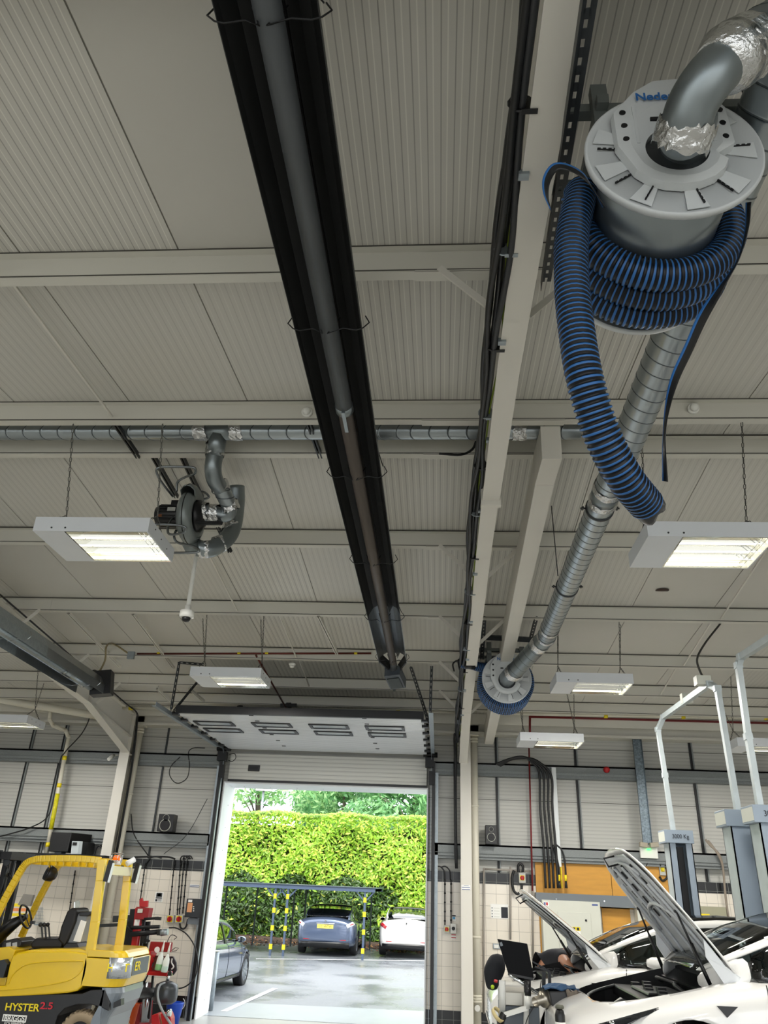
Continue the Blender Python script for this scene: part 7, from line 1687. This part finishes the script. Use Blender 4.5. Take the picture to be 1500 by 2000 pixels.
def leafmat(name, col, tr=.35):
    m = mat(name, col, .35, var=.35, vscale=1.2); n, l = nodes_of(m); b = n['Principled BSDF']; o = n['Material Output']
    tl = n.new('ShaderNodeBsdfTranslucent'); src = b.inputs['Base Color'].links[0].from_socket; l.new(src, tl.inputs[0])
    mx = n.new('ShaderNodeMixShader'); mx.inputs[0].default_value = tr; l.new(b.outputs[0], mx.inputs[1]); l.new(tl.outputs[0], mx.inputs[2]); l.new(mx.outputs[0], o.inputs[0]); return m
L1, L2, L3 = leafmat('hedge_leaf_bright', '#b3d64a'), leafmat('hedge_leaf_mid', '#8fbb35'), leafmat('hedge_leaf_yellow', '#dcea6a')
L4_, L5, L6 = leafmat('tree_leaf_green', '#86b878'), leafmat('tree_leaf_deep', '#659c62'), leafmat('tree_leaf_pale', '#aed394')
HY = 33.7; g31 = gz(33)
L_SHADE = leafmat('canopy_shade_leaf', '#3c5a22', .2)  # dark leaf colour painting the canopy's shade onto the lower hedge
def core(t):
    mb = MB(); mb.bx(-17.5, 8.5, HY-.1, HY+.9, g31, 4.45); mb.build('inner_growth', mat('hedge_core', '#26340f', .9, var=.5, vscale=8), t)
leafy('hedge', 'tall clipped laurel hedge of bright yellow-green leaves behind the parked cars', 'hedge', [((-4.5, HY, 2.36+g31/2), (13, .55, 2.3), 'slab')], 54000, .105, [L1, L2, L2, L3, L2, L_SHADE], 5, core)
def tree(x, y, zc_, rx, rz_, n, lab, sd, mats, pale=False):
    r = random.Random(sd); B = []
    for i in range(9):
        B.append(((x+r.uniform(-.7, .7)*rx, y+r.uniform(-.6, .6)*rx, zc_+r.uniform(-.6, .6)*rz_), (rx*.45, rx*.45, rz_*.42), 'e'))
    def st(t):
        mb = MB(); mb.tube([V(x, y, 0), V(x+.1, y, zc_*.5), V(x-.05, y, zc_)], [.28, .2, .08], 10); mb.build('trunk', mat('bark', '#5e5348', .85, bump=.6), t)
        mb = MB()
        for k in range(10): a = r.uniform(0, 6.28); q = V(x, y, zc_*r.uniform(.5, .9)); mb.tube([q, q+V(cos(a)*rx*.4, sin(a)*rx*.4, rz_*.3), q+V(cos(a)*rx*.75, sin(a)*rx*.7, rz_*.5)], [.07, .04, .015], 6)
        mb.build('branch', MATS['bark'], t)
    return leafy('tree', lab, 'tree', B, n, .19, mats, sd, st, 'trees behind the hedge')
tree(-1.2, 41, 6.9, 3.6, 3.0, 9000, 'tall bluish green tree behind right half of the hedge', 11, [L4_, L5, L4_])
tree(-5.2, 44.5, 6.9, 3.0, 2.8, 6500, 'green tree rising behind the middle of the hedge', 12, [L4_, L6, L5])
tree(-9.0, 40, 7.1, 1.3, 2.0, 1400, 'thin bare-looking tree left of the gap of white sky', 13, [L6, L4_])
tree(-11.2, 38.5, 6.3, 1.4, 1.8, 2200, 'yellowish tree at top left corner of the door opening', 14, [L1, L6])
tree(3.9, 47, 7.3, 3.2, 3.0, 6000, 'green tree hidden mostly behind right edge of the door opening', 15, [L4_, L5])
# lamp post in the gap
q = A(513, 1562, 36); t = thing('street_lamp', (q.x, 36, gz(36)), 'slim pale street lamp standing behind the hedge at left', 'street lamp')
mb = MB(); mb.cyl((q.x, 36, gz(36)), (q.x, 36, A(513, 1542, 36).z), .05, 10); mb.build('pole', m_galv, t)
mb = MB(); z5 = A(513, 1542, 36).z; mb.bar((q.x-.35, 36, z5), (q.x+.35, 36, z5), .2, .12); mb.build('lamp_head', m_lgrey, t)
# soil and leaf litter under the hedge
mb = MB(); mb.add([(-18, 31.4, gz(31.4)+.01), (8, 31.4, gz(31.4)+.01), (8, 33.7, gz(33)+.12), (-18, 33.7, gz(33)+.12)], [(0, 1, 2, 3)]); ntr[0] += 1
tag(mb.build('trim_%d' % ntr[0], mat('leaf_litter_soil', '#4a3a30', .95, bump=1, bscale=25, var=.6, vscale=12)), kind='structure')
lm = [mat('dead_leaf_brown', '#8a4f30', .8), mat('dead_leaf_tan', '#b98a5a', .8), mat('dead_leaf_dark', '#4f3628', .8)]
mb = MB(); r = random.Random(9)
for _ in range(1500):
    y = 30.3+abs(r.gauss(1.2, .9)); x = r.uniform(-12, 2); p = V(x, min(y, 33.3), gz(y)+.02+.04*max(0, min(y, 33.3)-31.4)); a = V(r.gauss(0, 1), r.gauss(0, 1), r.gauss(0, .4)).normalized()*.06; b = V(-a.y, a.x, r.uniform(-.02, .03))*.5
    mb.add([p-a, p-b, p+a, p+b], [(0, 1, 2, 3)], False, r.randrange(3))
tag(mb.build('leaf_litter', lm), 'brown dead leaves scattered along the foot of the hedge', 'leaf litter', kind='stuff')
# parking canopy
YC = 27.3
m_can = mat('canopy_blue_grey', '#4c5a70', .35, .3); zb = at(600, 1736, Y=YC).z
t = thing('parking_canopy', (-5, YC+1, gz(28)), 'low blue-grey canopy frame with yellow-banded posts over the parking bays', 'canopy')
pl_, pr_ = A(300, 1729, YC), A(733, 1735, YC)
mb = MB(); mb.bar((pl_.x-1, YC, zb+.03), (pr_.x, YC, zb+.03), .14, .10); mb.build('front_beam', m_can, t)
mb = MB()
for x in [pl_.x-1+i*.9 for i in range(13)]: mb.bar((min(x, pr_.x-.05), YC, zb+.03), (min(x, pr_.x-.05), YC+3.5, zb+.06), .05, .06)
mb.bar((pl_.x-1, YC+3.5, zb+.06), (pr_.x, YC+3.5, zb+.06), .1, .1); mb.build('rafters', m_can, t)
mb = MB(); mb.add([(pl_.x-1, YC-.1, zb+.10), (pr_.x+.05, YC-.1, zb+.10), (pr_.x+.05, YC+3.7, zb+.13), (pl_.x-1, YC+3.7, zb+.13)], [(0, 1, 2, 3)]); mb.build('roof_sheet', mat('smoked_canopy_sheet', '#3f4a55', .35), t, solid=.02)
for x in (533, 558, 711):
    a = A(x, 1800, YC); a.z = gz(YC); mb = MB(); mb.bar(a, (a.x, YC, zb), .065, .065); ps = mb.build('post', m_can, t)
    for f in (.13, .40, .66, .87):
        mb = MB(); z = a.z+(zb-a.z)*f; mb.bx(a.x-.045, a.x+.045, YC-.045, YC+.045, z-.07, z+.07); mb.build('yellow_band', m_tape, ps)
    mb = MB(); mb.bar((a.x, YC, zb-.3), (a.x+.3, YC, zb), .04, .04); mb.bar((a.x, YC, zb-.3), (a.x-.3, YC, zb), .04, .04); mb.build('knee_brace', m_can, t)
for x in (436, 497, 571, 594, 724):
    a = A(x, 1800, YC+3.4); mb = MB(); mb.bar((a.x, YC+3.4, gz(30.5)), (a.x, YC+3.4, zb+.05), .05, .05); mb.build('rear_post', mat('dark_green_post', '#243230', .5), t)
# bollard
a = A(409, 1985, 16.9); t = thing('bollard', (-4.33, 16.95, gz(16.95)), 'galvanised steel bollard standing just outside left side of the door', 'bollard')
bx0 = -4.335; zt = at(412, 1858, Y=16.95).z
mb = MB(); mb.cyl((bx0, 16.95, 0), (bx0, 16.95, zt), .068, 24); mb.build('tube', m_galv, t)
mb = MB(); mb.lathe([(.07, 0), (.07, .012), (.055, .02)], (bx0, 16.95, zt), (0, 0, 1), 24); mb.build('cap', m_lgrey, t)
